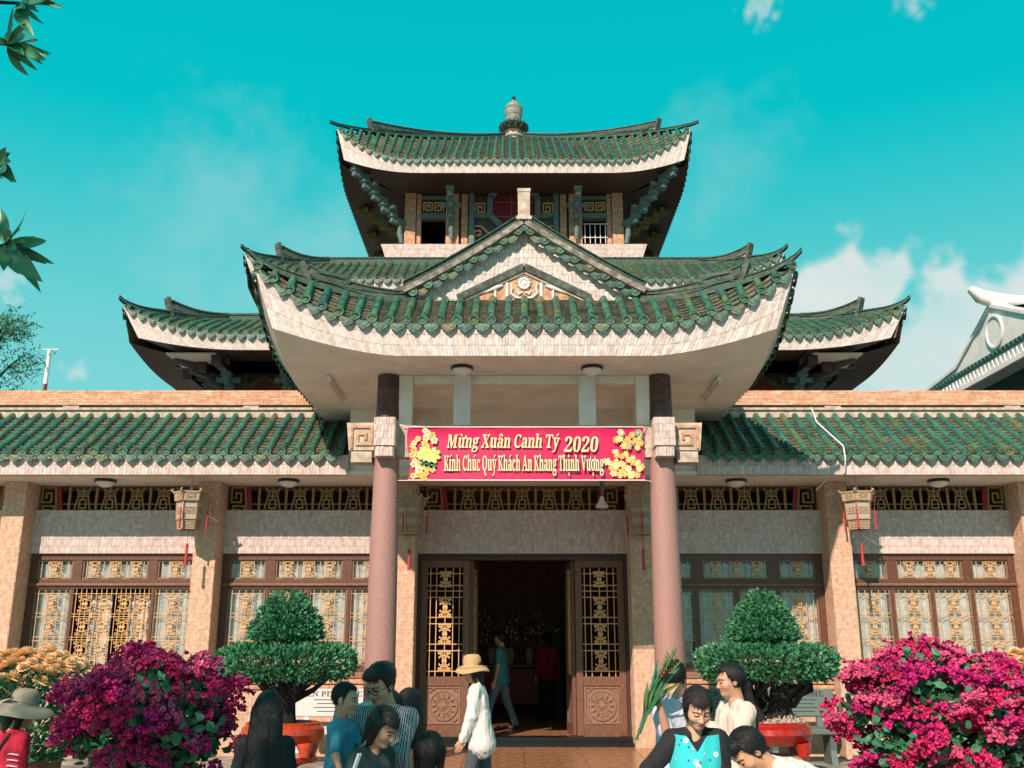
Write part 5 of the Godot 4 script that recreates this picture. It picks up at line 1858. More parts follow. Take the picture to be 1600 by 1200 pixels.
func bonsai(label: String, px: float, d: float, cone_px: float, chips: bool, seed_: int) -> void:
	rng.seed = seed_
	var base := at(px, 1160, d)
	var o := thing("bonsai_tree", label, "bonsai", Vector3(base.x, 0, -d), 0.0, "bonsai trees before the windows")
	var sc := d / (1.045 * FOCAL)
	# crown: flat disc below, cone above
	var yd0 := at(px, 1060, d).y
	var yd1 := at(px, 1012, d).y
	var yc0 := at(px, 1004, d).y
	var yc1 := at(px, 922, d).y
	var wd := 105.0 * sc
	var wc := 57.0 * sc
	var cx := (cone_px - px) * sc
	var low := G.new()
	var nz := FastNoiseLite.new()
	nz.seed = seed_
	nz.frequency = 2.2
	for k in 8500:
		var a := rnd(0, TAU)
		var r := sqrt(rng.randf())
		var y := rng.randf()
		var side := rng.randf() < 0.45
		if side:
			r = rnd(0.86, 1.0)
		else:
			y = 1.0 - pow(rng.randf(), 2.0) * 0.35 if rng.randf() < 0.72 else rng.randf() * 0.4
		var rim := 1.0 + 0.16 * nz.get_noise_2d(cos(a) * 2.0, sin(a) * 2.0)
		var round_ := sqrt(maxf(0.0, 1.0 - pow(absf(y - 0.5) * 2.0, 3.5) * 0.4))
		var p := Vector3(cos(a) * r * wd * rim * round_, lerpf(yd0, yd1, y) + 0.09 * nz.get_noise_2d(cos(a) * r * 3.0, sin(a) * r * 3.0 + 7.0), sin(a) * r * wd * 0.85 * rim * round_)
		var outw := Vector3(cos(a) * r, (y - 0.35) * 1.4, sin(a) * r).normalized()
		var dir := (outw + rand_dir() * 0.75 + Vector3(0, 0.25, 0)).normalized()
		low.col = Color(1, 1, 1) * rnd(0.6, 1.25)
		if rng.randf() < 0.12:
			low.col = low.col * Color(1.8, 1.5, 0.8)
		small_leaf(low, p, dir, (outw + rand_dir() * 0.7).normalized(), rnd(0.045, 0.075), rnd(0.026, 0.038))
	stuff(part(o, "crown", low, M.leaf))
	var up := G.new()
	var dome := 0.5 if chips else 0.42
	for k in 5600:
		var a := rnd(0, TAU)
		var t := 1.0 - sqrt(rng.randf())
		var r := sqrt(rng.randf()) if rng.randf() < 0.3 else rnd(0.82, 1.0) + (rnd(0.0, 0.14) if rng.randf() < 0.08 else 0.0)
		var ww := wc * pow(1.0 - t, dome) * (1.0 + 0.3 * nz.get_noise_2d(cos(a) * 2.0 + t * 3.0, sin(a) * 2.0)) * smoothstep(-0.12, 0.1, t)
		var p := Vector3(cx + cos(a) * r * ww, lerpf(yc0, yc1, t), sin(a) * r * ww)
		var outw := Vector3(cos(a) * r, 0.35, sin(a) * r).normalized()
		var dir := (outw + rand_dir() * 0.75 + Vector3(0, 0.2, 0)).normalized()
		up.col = Color(1, 1, 1) * rnd(0.6, 1.25)
		if rng.randf() < 0.1:
			up.col = up.col * Color(1.8, 1.5, 0.8)
		small_leaf(up, p, dir, (outw + rand_dir() * 0.7).normalized(), rnd(0.045, 0.075), rnd(0.026, 0.038))
	stuff(part(o, "crown", up, M.leaf))
	# trunk and spreading limbs
	var y0 := at(px, 1128, d).y - 0.05
	var yf := at(px, 1085, d).y
	var tr := G.new()
	if chips:
		for q in [[-0.24, 0.13, 0.05], [0.12, 0.15, -0.02], [-0.05, 0.1, -0.12]]:
			tr.tube([Vector3(q[0] * 0.8 + 0.0, y0, q[2]), Vector3(q[0] * 1.0, lerpf(y0, yf, 0.5), q[2]), Vector3(q[0] * 1.15, yf, q[2]), Vector3(q[0] * 1.3, yd0 + 0.1, q[2])], [q[1] * 1.25, q[1] * 0.95, q[1] * 0.8, q[1] * 0.55], 10)
	else:
		tr.tube([Vector3(-0.02, y0, 0), Vector3(-0.01, lerpf(y0, yf, 0.3), 0), Vector3(-0.03, lerpf(y0, yf, 0.7), 0), Vector3(-0.02, yf, 0), Vector3(0.0, yd0 + 0.12, 0)], [0.19, 0.15, 0.16, 0.21, 0.12], 12)
	tr.tube([Vector3(0, yd0, 0), Vector3(cx * 0.6, yd1, 0), Vector3(cx, yc0 + 0.1, 0), Vector3(cx, yc0 + 0.4, 0)], [0.07, 0.05, 0.04, 0.02], 7)
	for k in 7:
		var a := TAU * k / 7 + rnd(-0.2, 0.2)
		tr.tube([Vector3(cx, yc0 - 0.06, 0), Vector3(cx + cos(a) * wc * 0.45, yc0 - 0.0, sin(a) * wc * 0.45), Vector3(cx + cos(a) * wc * 0.85, yc0 + 0.08, sin(a) * wc * 0.85)], [0.025, 0.015, 0.006], 5)
	part(o, "trunk", tr, M.bark)
	for k in 16:
		var a := TAU * k / 16 + rnd(-0.15, 0.15)
		var st := rnd(-0.1, 0.1) + (0.18 if chips and cos(a) > 0 else -0.2 if chips else 0.0)
		var b := G.new()
		var p0 := Vector3(st, yf - rnd(0.0, 0.12), 0)
		var p1 := Vector3(st + cos(a) * wd * 0.35, lerpf(yf, yd0, 0.45) + rnd(-0.03, 0.04), sin(a) * wd * 0.3)
		var p2 := Vector3(cos(a) * wd * 0.62, yd0 + 0.02, sin(a) * wd * 0.55)
		var p3 := Vector3(cos(a) * wd * 0.88, yd0 + 0.1, sin(a) * wd * 0.75)
		b.tube([p0, p1, p2, p3], [0.06, 0.034, 0.02, 0.008], 6)
		b.tube([p1, (p1 + p2) * 0.5 + Vector3(0, 0.05, 0) + rand_dir() * 0.06, p2 + rand_dir() * 0.15 + Vector3(0, 0.1, 0)], [0.022, 0.014, 0.006], 5)
		part(o, "branch", b, M.bark)
	# pot
	var yr := at(px, 1129, d).y
	var yb := at(px, 1163, d).y
	var pot := thing("bonsai_pot", "glossy red oval pot filled with wood chips" if chips else "orange red oval bonsai pot on a red stand", "pot", Vector3(base.x, 0, -d), 0.0, "bonsai pots")
	var g := G.new()
	var h := yr - yb
	var rr := 64.0 * sc
	g.lathe([Vector2(0.0, yb), Vector2(rr * 0.78, yb), Vector2(rr * 0.93, yb + h * 0.2), Vector2(rr, yb + h * 0.5), Vector2(rr * 0.98, yb + h * 0.75), Vector2(rr * 0.9, yb + h * 0.92), Vector2(rr * 0.9, yr), Vector2(rr * 0.84, yr + 0.012), Vector2(rr * 0.82, yr - 0.02), Vector2(rr * 0.8, yr - 0.1)], 40, Transform3D(), 1.0, 0.72)
	part(pot, "bowl", g, M.pot_red if chips else M.pot_orange)
	var soil := G.new()
	soil.lathe([Vector2(rr * 0.82, yr - 0.06), Vector2(rr * 0.5, yr - 0.02), Vector2(0, yr)], 30, Transform3D(), 1.0, 0.72)
	part(pot, "soil", soil, M.soil)
	for sx in [-1.0, 1.0]:
		for sz in [-1.0, 1.0]:
			var f := G.new()
			f.tube([Vector3(sx * rr * 0.62, yb + 0.03, sz * rr * 0.4), Vector3(sx * rr * 0.64, yb - 0.05, sz * rr * 0.41), Vector3(sx * rr * 0.62, yb - 0.12, sz * rr * 0.4)], [0.1, 0.075, 0.06], 10)
			part(pot, "foot", f, M.pot_red if chips else M.pot_orange)
	var stand := thing("plant_stand", "round stone plant stand under the pot with wood chips" if chips else "red ceramic stand under the orange bonsai pot", "stand", Vector3(base.x, 0, -d), 0.0, "plant stands")
	var top := G.new()
	top.lathe([Vector2(0, yb - 0.19), Vector2(rr * 0.82, yb - 0.19), Vector2(rr * 0.86, yb - 0.17), Vector2(rr * 0.86, yb - 0.14), Vector2(rr * 0.82, yb - 0.122), Vector2(0, yb - 0.122)], 32, Transform3D(), 1.0, 0.75)
	part(stand, "slab", top, M.cap if chips else M.pot_red)
	var leg := G.new()
	leg.lathe([Vector2(rr * 0.6, 0.0), Vector2(rr * 0.6, 0.06), Vector2(rr * 0.36, 0.1), Vector2(rr * 0.32, yb * 0.5), Vector2(rr * 0.55, yb - 0.19)], 24, Transform3D(), 1.0, 0.8)
	part(stand, "pedestal", leg, M.concrete if chips else M.pot_red)
	if chips:
		var ch := G.new()
		for k in 900:
			var a := rnd(0, TAU)
			var r := sqrt(rng.randf())
			var hh := 0.24 * (1.0 - r * r) * (0.55 + 0.45 * sin(a + 2.6))
			var p := Vector3(cos(a) * r * rr * 0.78, yr - 0.02 + hh + rnd(0, 0.03), sin(a) * r * rr * 0.55)
			ch.col = Color(0.5, 0.38, 0.32) * rnd(0.5, 1.3)
			ch.box(p, Vector3(rnd(0.012, 0.02), rnd(0.03, 0.07), rnd(0.006, 0.012)), Basis.from_euler(Vector3(rnd(-1.4, 1.4), rnd(0, 6), rnd(-1.4, 1.4))))
		stuff(part(pot, "wood_chips", ch, M.vc))

func bract_cluster(n: int, r: float) -> ArrayMesh:
	var g := G.new()
	for k in n:
		var dir := rand_dir()
		dir.y = absf(dir.y) * 0.8 + dir.y * 0.2
		var p := dir * r * pow(rng.randf(), 0.4)
		var b := Basis(Vector3.UP.cross(dir).normalized() if absf(dir.y) < 0.98 else Vector3.RIGHT, dir, Vector3.ZERO)
		b.z = b.x.cross(b.y)
		b = b * Basis.from_euler(Vector3(rnd(-0.5, 0.5), rnd(0, 6), rnd(-0.5, 0.5)))
		var t := rnd(0.6, 1.3)
		for j in 3:
			g.col = Color(t * rnd(0.9, 1.1), t * rnd(0.7, 1.5), t * rnd(0.85, 1.15))
			leaf(g, Transform3D(b * Basis(Vector3.UP, TAU * j / 3.0) * Basis(Vector3.RIGHT, 0.55), p), rnd(0.024, 0.036), rnd(0.022, 0.03), -0.35)
	return g.mesh()

func bougainvillea(label: String, cpx: float, cpy: float, wpx: float, hpx: float, d: float, m: Material, count: int, leafy: float, seed_: int) -> void:
	rng.seed = seed_
	var c := at(cpx, cpy, d)
	var o := thing("bougainvillea", label, "flowering bush", Vector3(c.x, 0, -d), 0.0, "potted bougainvillea bushes")
	var sc := d / (1.05 * FOCAL)
	var rx := wpx * 0.5 * sc
	var ry := hpx * 0.5 * sc
	var cy := c.y
	var variants := []
	for k in 5:
		variants.append(bract_cluster(52, 0.085))
	var nz := FastNoiseLite.new()
	nz.seed = seed_
	nz.frequency = 1.6
	for k in count:
		var dir := rand_dir()
		dir.z = dir.z * 0.6 + absf(dir.z) * 0.4
		if dir.y < 0.1 and rng.randf() < 0.35:
			dir.y = absf(dir.y)
		dir = dir.normalized()
		var f := rnd(0.78, 1.0) * (1.0 + 0.5 * nz.get_noise_3dv(dir * 1.3))
		var p := Vector3(dir.x * rx * f, cy + dir.y * ry * f, dir.z * rx * 0.8 * f)
		var s := rnd(0.75, 1.35)
		part(o, "flower_cluster", variants[k % 5], [m, m, M.bract_fresh, M.bract_faded][rng.randi() % 4], Transform3D(Basis.from_euler(Vector3(rnd(-0.5, 0.5), rnd(0, 6), rnd(-0.5, 0.5))).scaled(Vector3.ONE * s), p))
	# arching shoots that stand out of the mass
	for k in 9:
		var a := rnd(-0.4, PI + 0.4)
		var zz := rnd(-0.3, 0.5)
		var p0 := Vector3(cos(a) * rx * 0.5, cy + sin(a) * ry * 0.6, zz * rx)
		var p1 := Vector3(cos(a) * rx * 1.05, cy + sin(a) * ry * 1.02 + 0.06, zz * rx)
		var p2 := Vector3(cos(a) * rx * 1.2, cy + sin(a) * ry * 1.08 - 0.02, zz * rx)
		var sh := G.new()
		sh.tube([p0, p1, p2], [0.008, 0.005, 0.003], 5)
		part(o, "shoot", sh, M.bark)
		for j in 3:
			part(o, "flower_cluster", variants[j], [m, M.bract_fresh, M.bract_faded][j], Transform3D(Basis.from_euler(Vector3(0, rnd(0, 6), 0)).scaled(Vector3.ONE * rnd(0.5, 0.8)), p0.lerp(p1, 0.55 + j * 0.2) if j < 2 else p2))
	var lf := G.new()
	for k in int(2600 * leafy):
		var dir := rand_dir()
		var f := pow(rng.randf(), 0.35) * 0.95 * (1.0 + 0.25 * nz.get_noise_3dv(dir * 1.3))
		var p := Vector3(dir.x * rx * f, cy + dir.y * ry * f, dir.z * rx * 0.8 * f)
		lf.col = Color(1, 1, 1) * rnd(0.55, 1.3)
		var b := Basis.from_euler(Vector3(rnd(-1.2, 1.2), atan2(dir.x, dir.z) + rnd(-1, 1), rnd(-2, 2)))
		leaf(lf, Transform3D(b, p), rnd(0.055, 0.095), rnd(0.04, 0.06), 0.15)
	stuff(part(o, "foliage", lf, M.leaf))
	for k in 14:
		var a := TAU * k / 14
		var b := G.new()
		b.tube([Vector3(cos(a) * 0.03, 0.4, sin(a) * 0.03), Vector3(cos(a) * rx * 0.3, cy - ry * 0.3, sin(a) * rx * 0.3), Vector3(cos(a) * rx * 0.6, cy + ry * rnd(0.0, 0.5), sin(a) * rx * 0.55), Vector3(cos(a) * rx * 0.85, cy + ry * rnd(0.2, 0.55), sin(a) * rx * 0.75)], [0.025, 0.016, 0.01, 0.004], 5)
		part(o, "stem", b, M.bark)
	var pot := thing("flower_pot", "clay pot of the " + ("shaded purple" if leafy < 1.0 else "bright pink") + " bougainvillea", "pot", Vector3(c.x, 0, -d), 0.0, "clay flower pots")
	var g := G.new()
	g.lathe([Vector2(0, 0), Vector2(0.2, 0), Vector2(0.29, 0.38), Vector2(0.32, 0.4), Vector2(0.32, 0.46), Vector2(0.28, 0.46), Vector2(0.27, 0.4), Vector2(0, 0.4)], 28)
	part(pot, "body", g, M.clay)

func chrysanthemum(label: String, cpx: float, cpy: float, wpx: float, d: float, seed_: int) -> void:
	rng.seed = seed_
	var c := at(cpx, cpy, d)
	var o := thing("chrysanthemum", label, "flowering plant", Vector3(c.x, 0, -d), 0.0, "potted chrysanthemums")
	var r := wpx * 0.5 * d / (1.045 * FOCAL)
	var head := G.new()
	for ring in 4:
		var n := 15 - ring * 3
		for k in n:
			var a := TAU * (k + ring * 0.5) / n
			head.col = Color(1, 1, 1) * rnd(0.85, 1.1)
			leaf(head, Transform3D(Basis(Vector3.UP, a) * Basis(Vector3.RIGHT, PI / 2 - 0.15 - ring * 0.35), Vector3(0, ring * 0.006, 0)), 0.06 - ring * 0.009, 0.02, 0.1)
	var hm := head.mesh()
	for k in 150:
		var a := k * 2.39996
		var q := sqrt((k + 0.5) / 150.0)
		var y := c.y + r * 0.32 * (1.0 - q * q) - (0.06 * smoothstep(0.8, 1.0, q)) + rnd(-0.03, 0.03)
		var p := Vector3(cos(a) * q * r, y, sin(a) * q * r)
		part(o, "flower", hm, M.mum, Transform3D(Basis.from_euler(Vector3(sin(a) * q * 0.6, rnd(0, 6), -cos(a) * q * 0.6)).scaled(Vector3.ONE * rnd(0.85, 1.25)), p))
	var lf := G.new()
	for k in 2600:
		var a := rnd(0, TAU)
		var q := sqrt(rng.randf())
		if rng.randf() < 0.5:
			q = rnd(0.85, 1.0)
		var y := rng.randf()
		var p := Vector3(cos(a) * q * r * (0.6 + 0.4 * y), lerpf(c.y - 0.75, c.y + r * 0.3 * (1.0 - q * q) - 0.03, y), sin(a) * q * r * (0.6 + 0.4 * y))
		lf.col = Color(1, 1, 1) * rnd(0.5, 1.2)
		small_leaf(lf, p, (Vector3(cos(a), rnd(-0.2, 1.2), sin(a)) + rand_dir() * 0.5).normalized(), rand_dir(), rnd(0.06, 0.1), rnd(0.03, 0.045))
	stuff(part(o, "foliage", lf, M.leaf))
	var pot := thing("flower_pot", "clay pot of the " + label.get_slice(" ", 0) + " chrysanthemum", "pot", Vector3(c.x, 0, -d), 0.0, "clay flower pots")
	var g := G.new()
	var h := maxf(0.3, c.y - 0.72)
	g.lathe([Vector2(0, 0), Vector2(r * 0.5, 0), Vector2(r * 0.66, h), Vector2(r * 0.6, h), Vector2(0, h - 0.04)], 28)
	part(pot, "body", g, M.clay)

func build_plants() -> void:
	mat("leaf", Color(0.06, 0.235, 0.12), 0.4, {"back": Color(0.06, 0.2, 0.05)})
	mat("bark", Color(0.045, 0.038, 0.034), 0.9, {"tex": tex["stain"], "scale": 5.0, "bump": tex["grit"], "depth": 1.0})
	mat("pot_red", Color(0.5, 0.02, 0.012), 0.25, {"tex": tex["mottle"], "scale": 2.0, "coat": 0.4})
	mat("pot_orange", Color(0.62, 0.07, 0.025), 0.35, {"tex": tex["mottle"], "scale": 2.0, "coat": 0.3})
	mat("soil", Color(0.03, 0.022, 0.016), 0.95)
	mat("clay", Color(0.34, 0.13, 0.07), 0.8, {"tex": tex["stain"], "scale": 2.0})
	mat("bract", Color(0.66, 0.02, 0.16), 0.6, {"back": Color(0.35, 0.02, 0.12)})
	mat("bract_fresh", Color(0.58, 0.012, 0.2), 0.6, {"back": Color(0.35, 0.02, 0.12)})
	mat("bract_faded", Color(0.74, 0.1, 0.26), 0.6, {"back": Color(0.35, 0.05, 0.14)})
	mat("mum", Color(0.9, 0.62, 0.34), 0.6, {"back": Color(0.25, 0.12, 0.03)})
	bonsai("clipped bonsai tree with single thick trunk in the orange red pot", 441, 12.0, 437, false, 41)
	bonsai("clipped bonsai tree with several trunks rising from wood chips", 1206, 12.0, 1203, true, 42)
	bougainvillea("dense purple bougainvillea bush standing in tree shade by the hatted woman in red", 235, 1132, 245, 190, 6.5, M.bract, 130, 0.8, 51)
	bougainvillea("bright pink bougainvillea bush with green leaves in full sunlight", 1470, 1135, 290, 238, 6.5, M.bract, 150, 1.15, 52)
	chrysanthemum("Wide dome of pale orange chrysanthemums behind the purple bougainvillea", 45, 1052, 190, 9.0, 61)
	chrysanthemum("Small group of pale orange chrysanthemums behind the pink bougainvillea", 1640, 1040, 150, 9.5, 62)
	rng.seed = 70
	# feathery tree beyond the left parapet
	var bt := thing("feathery_tree", "feathery fine-leaved tree rising behind the roof parapet beside a thin mast", "tree", Vector3(-17.5, 0, -31))
	var tk := G.new()
	tk.tube([Vector3(0, 0, 0), Vector3(-0.2, 5, 0), Vector3(0.1, 9, 0), Vector3(0, 12, 0)], [0.35, 0.28, 0.16, 0.05], 8)
	part(bt, "trunk", tk, M.bark)
	var tl := G.new()
	for k in 26:
		var a := rnd(0, TAU)
		var h := rnd(5.5, 12.0)
		var reach := rnd(0.8, 2.6) * (1.0 - 0.5 * absf(h - 8.5) / 4.0)
		var tip := Vector3(cos(a) * reach, h + rnd(-0.2, 0.7), sin(a) * reach)
		var lb := G.new()
		lb.tube([Vector3(0, h - 1.0, 0), Vector3(cos(a) * reach * 0.5, h - 0.1, sin(a) * reach * 0.5), tip], [0.07, 0.04, 0.012], 5)
		part(bt, "limb", lb, M.bark)
		for j in 60:
			var p := Vector3(cos(a) * reach, h, sin(a) * reach) * Vector3(rnd(0.35, 1.1), 1, rnd(0.35, 1.1)) + Vector3(rnd(-0.35, 0.35), rnd(-0.4, 0.5), rnd(-0.35, 0.35))
			var fd := (Vector3(cos(a), rnd(-0.5, 0.3), sin(a)) + rand_dir() * 0.6).normalized()
			for q in 12:
				tl.col = Color(1, 1, 1) * rnd(0.6, 1.4)
				small_leaf(tl, p + fd * q * 0.045, (rand_dir() + fd * 0.4).normalized(), rand_dir(), rnd(0.07, 0.14), 0.045)
	stuff(part(bt, "crown", tl, M.leaf))
	# overhanging tree to the left of the camera: its twigs hang into the picture, its crown shades the people on the left
	var ft := thing("overhanging_tree", "leafy twigs of a near tree hanging into the sky above the feathery tree", "tree", Vector3(-4.6, 0, 0.9))
	var o := ft.position
	var tr := G.new()
	tr.tube([Vector3(0, 0, 0), Vector3(0.05, 1.5, 0), Vector3(-0.05, 3.2, 0.1), Vector3(0.1, 6.2, 0)], [0.2, 0.16, 0.13, 0.08], 10)
	part(ft, "trunk", tr, M.bark)
	var crown := G.new()
	for k in 22:
		var a := rnd(0, TAU)
		var tip := Vector3(0.1 + cos(a) * rnd(0.6, 1.9), rnd(5.6, 7.9), -0.3 + sin(a) * rnd(0.6, 1.7))
		var lb := G.new()
		lb.tube([Vector3(0, rnd(3.6, 5.6), 0), tip * Vector3(0.5, 0.92, 0.5), tip], [0.06, 0.035, 0.012], 6)
		part(ft, "limb", lb, M.bark)
		for j in 175:
			var p := tip + rand_dir() * rnd(0.05, 0.75)
			crown.col = Color(1, 1, 1) * rnd(0.6, 1.3)
			leaf(crown, Transform3D(Basis.from_euler(Vector3(rnd(-2.4, 2.4), rnd(0, 6), rnd(-0.6, 0.6))), p), rnd(0.1, 0.18), rnd(0.035, 0.055), 0.2)
	for k in 7:   # extra spray out of view, added to shade the hanging twigs
		var tip := Vector3(1.6 + rnd(-0.6, 0.6), 5.4 + rnd(-0.5, 0.5), -1.1 + rnd(-0.6, 0.6))
		var lb := G.new()
		lb.tube([Vector3(0, 4.6, 0), tip * Vector3(0.5, 0.97, 0.5), tip], [0.05, 0.03, 0.01], 6)
		part(ft, "limb", lb, M.bark)
		for j in 170:
			var p := tip + rand_dir() * rnd(0.05, 0.55)
			crown.col = Color(1, 1, 1) * rnd(0.6, 1.3)
			leaf(crown, Transform3D(Basis.from_euler(Vector3(rnd(-2.4, 2.4), rnd(0, 6), rnd(-0.6, 0.6))), p), rnd(0.1, 0.18), rnd(0.035, 0.055), 0.2)
	stuff(part(ft, "crown", crown, M.leaf))
	# twigs: knot in the picture, leaf ends
	var d := 3.2
	var twigs := [
		[[-40, 60], [12, 70], [[38, 100, 0.35], [70, 82, 0.3], [80, 76, 0.28], [48, 40, 0.3], [58, 62, 0.32], [20, 30, 0.3], [60, 105, 0.3], [30, 55, 0.3], [10, 48, 0.3], [68, 98, 0.28], [42, 122, 0.3], [35, 82, 0.35], [55, 80, 0.3], [22, 92, 0.3], [64, 88, 0.3], [28, 12, 0.3]]],
		[[-40, 2], [30, 5], [[108, 2, 0.16], [70, 38, 0.3], [45, 25, 0.35], [85, 6, 0.2], [55, 2, 0.25], [60, 20, 0.3], [40, 12, 0.3], [95, 8, 0.15]]],
		[[-50, 270], [-4, 262], [[18, 270, 0.4], [8, 230, 0.45], [12, 280, 0.35]]],
		[[-50, 400], [8, 382], [[48, 340, 0.24], [86, 386, 0.2], [80, 414, 0.18], [56, 442, 0.2], [22, 428, 0.42], [30, 355, 0.3], [8, 335, 0.4], [40, 398, 0.22], [45, 372, 0.25], [2, 420, 0.4], [60, 372, 0.2]]]]
	for t in twigs:
		var a := at(t[0][0], t[0][1], d) - o
		var k := at(t[1][0], t[1][1], d) - o
		var tw := G.new()
		tw.tube([Vector3(0.05, 3.7, -0.1), Vector3((a.x) * 0.55, a.y + 0.35, a.z * 0.6), a, k], [0.035, 0.022, 0.01, 0.006], 6)
		part(ft, "twig", tw, M.bark)
		var ends: Array = t[2].duplicate()
		for j in 9:
			var w: Array = t[2][j % t[2].size()]
			ends.append([lerpf(t[1][0], w[0], rnd(0.4, 0.95)) + rnd(-12, 12), lerpf(t[1][1], w[1], rnd(0.4, 0.95)) + rnd(-14, 14), rnd(0.25, 0.45)])
		for q in ends:
			var e := at(q[0], q[1], d + rnd(-0.12, 0.12)) - o
			var v := e - k
			var l := v.length()
			var y := v / l
			var x := y.cross(Vector3(rnd(-0.5, 0.5), rnd(-0.3, 0.3), 1.0)).normalized()
			var g := G.new()
			var s0 := minf(0.45, maxf(0.1, 1.0 - 0.15 / l))
			broad_leaf(g, Transform3D(Basis(x, y, x.cross(y)), k + v * s0 * 0.4), l * (1.0 - s0 * 0.4), l * q[2] * 0.75, rnd(-0.25, 0.25), rnd(-0.9, 0.9))
			g.tube([k, k + v * s0 * 0.4], [0.004, 0.003], 4)
			part(ft, "leaf", g, M.leaf)


# ------------------------------------------------------------------ people
# Surface nets over a grid of distances.
func nets(d: PackedFloat32Array, nx: int, ny: int, nz: int, lo: Vector3, cell: float, paint = null) -> G:
	var g := G.new()
	var ids := PackedInt32Array()
	ids.resize(nx * ny * nz)
	ids.fill(-1)
	var pts := PackedVector3Array()
	var nrm := PackedVector3Array()
	var cols := PackedColorArray()
	var sy := nx
	var sz := nx * ny
	var off := [0, 1, sy, sy + 1, sz, sz + 1, sz + sy, sz + sy + 1]
	var edges := [[0, 1], [2, 3], [4, 5], [6, 7], [0, 2], [1, 3], [4, 6], [5, 7], [0, 4], [1, 5], [2, 6], [3, 7]]
	var far := cell * 3.4
	var c := PackedFloat32Array()
	c.resize(8)
	for k in nz - 1:
		for j in ny - 1:
			var row := k * sz + j * sy
			for i in nx - 1:
				var o := row + i
				if absf(d[o]) > far:
					continue
				var neg := 0
				for q in 8:
					c[q] = d[o + off[q]]
					if c[q] < 0.0:
						neg += 1
				if neg == 0 or neg == 8:
					continue
				var sum := Vector3.ZERO
				var n := 0
				for e in edges:
					var a: float = c[e[0]]
					var b: float = c[e[1]]
					if (a < 0.0) != (b < 0.0):
						var t := a / (a - b)
						var pa := Vector3(e[0] & 1, (e[0] >> 1) & 1, e[0] >> 2)
						var pb := Vector3(e[1] & 1, (e[1] >> 1) & 1, e[1] >> 2)
						sum += pa.lerp(pb, t)
						n += 1
				var p := lo + (Vector3(i, j, k) + sum / n) * cell
				ids[o] = pts.size()
				pts.append(p)
				nrm.append(Vector3(c[1] + c[3] + c[5] + c[7] - c[0] - c[2] - c[4] - c[6], c[2] + c[3] + c[6] + c[7] - c[0] - c[1] - c[4] - c[5], c[4] + c[5] + c[6] + c[7] - c[0] - c[1] - c[2] - c[3]).normalized())
				cols.append(paint.call(p) if paint != null else Color(1, 1, 1))
	var put := func(a: int, b: int, e: int, f: int, flip: bool) -> void:
		if a < 0 or b < 0 or e < 0 or f < 0:
			return
		var order := [a, b, e, a, e, f] if flip else [a, e, b, a, f, e]
		for q in order:
			g.v.append(pts[q])
			g.n.append(nrm[q])
			g.c.append(cols[q])
	for k in range(1, nz - 1):
		for j in range(1, ny - 1):
			var row := k * sz + j * sy
			for i in range(1, nx - 1):
				var o := row + i
				var a := d[o]
				if absf(a) > far:
					continue
				var s := a < 0.0
				if s != (d[o + 1] < 0.0):
					put.call(ids[o], ids[o - sy], ids[o - sy - sz], ids[o - sz], not s)
				if s != (d[o + sy] < 0.0):
					put.call(ids[o], ids[o - sz], ids[o - sz - 1], ids[o - 1], not s)
				if s != (d[o + sz] < 0.0):
					put.call(ids[o], ids[o - 1], ids[o - 1 - sy], ids[o - sy], not s)
	return g

# Smooth union of tapered capsules [from, to, radius, radius]; folds: amplitude and frequency of cloth wrinkles.
func blob(bones: Array, cell: float, k: float, folds := 0.0, freq := Vector3(9, 4, 9), paint = null) -> G:
	var lo := Vector3(1e9, 1e9, 1e9)
	var hi := -lo
	for b in bones:
		for e in 2:
			var r: float = b[2 + e] + cell * 4.0
			lo = lo.min(b[e] - Vector3.ONE * r)
			hi = hi.max(b[e] + Vector3.ONE * r)
	var nx := int((hi.x - lo.x) / cell) + 2
	var ny := int((hi.y - lo.y) / cell) + 2
	var nz := int((hi.z - lo.z) / cell) + 2
	var d := PackedFloat32Array()
	d.resize(nx * ny * nz)
	d.fill(1.0)
	for b in bones:
		var a: Vector3 = b[0]
		var e: Vector3 = b[1]
		var ra: float = b[2]
		var rb: float = b[3]
		var reach := maxf(ra, rb) + k + cell * 2.0
		var mn := (a.min(e) - Vector3.ONE * reach - lo) / cell
		var mx := (a.max(e) + Vector3.ONE * reach - lo) / cell
		var ab := e - a
		var inv := 1.0 / maxf(ab.length_squared(), 1e-9)
		for z in range(maxi(0, int(mn.z)), mini(nz - 1, int(mx.z) + 1) + 1):
			for y in range(maxi(0, int(mn.y)), mini(ny - 1, int(mx.y) + 1) + 1):
				var o := (z * ny + y) * nx
				for x in range(maxi(0, int(mn.x)), mini(nx - 1, int(mx.x) + 1) + 1):
					var p := lo + Vector3(x, y, z) * cell - a
					var t := clampf(p.dot(ab) * inv, 0.0, 1.0)
					var v := (p - ab * t).length() - ra - (rb - ra) * t
					var w := d[o + x]
					var h := k - absf(v - w)
					d[o + x] = minf(v, w) - (h * h * 0.25 / k if h > 0.0 else 0.0)
	if folds > 0.0:
		var f := FastNoiseLite.new()
		f.seed = rng.randi() % 1000
		f.frequency = 1.0
		f.fractal_octaves = 2
		for z in nz:
			for y in ny:
				var o := (z * ny + y) * nx
				for x in nx:
					if absf(d[o + x]) < cell * 4.5:
						var n := f.get_noise_3dv((lo + Vector3(x, y, z) * cell) * freq)
						d[o + x] += folds * (absf(n) * 2.0 - 0.5)
	return nets(d, nx, ny, nz, lo, cell, paint)

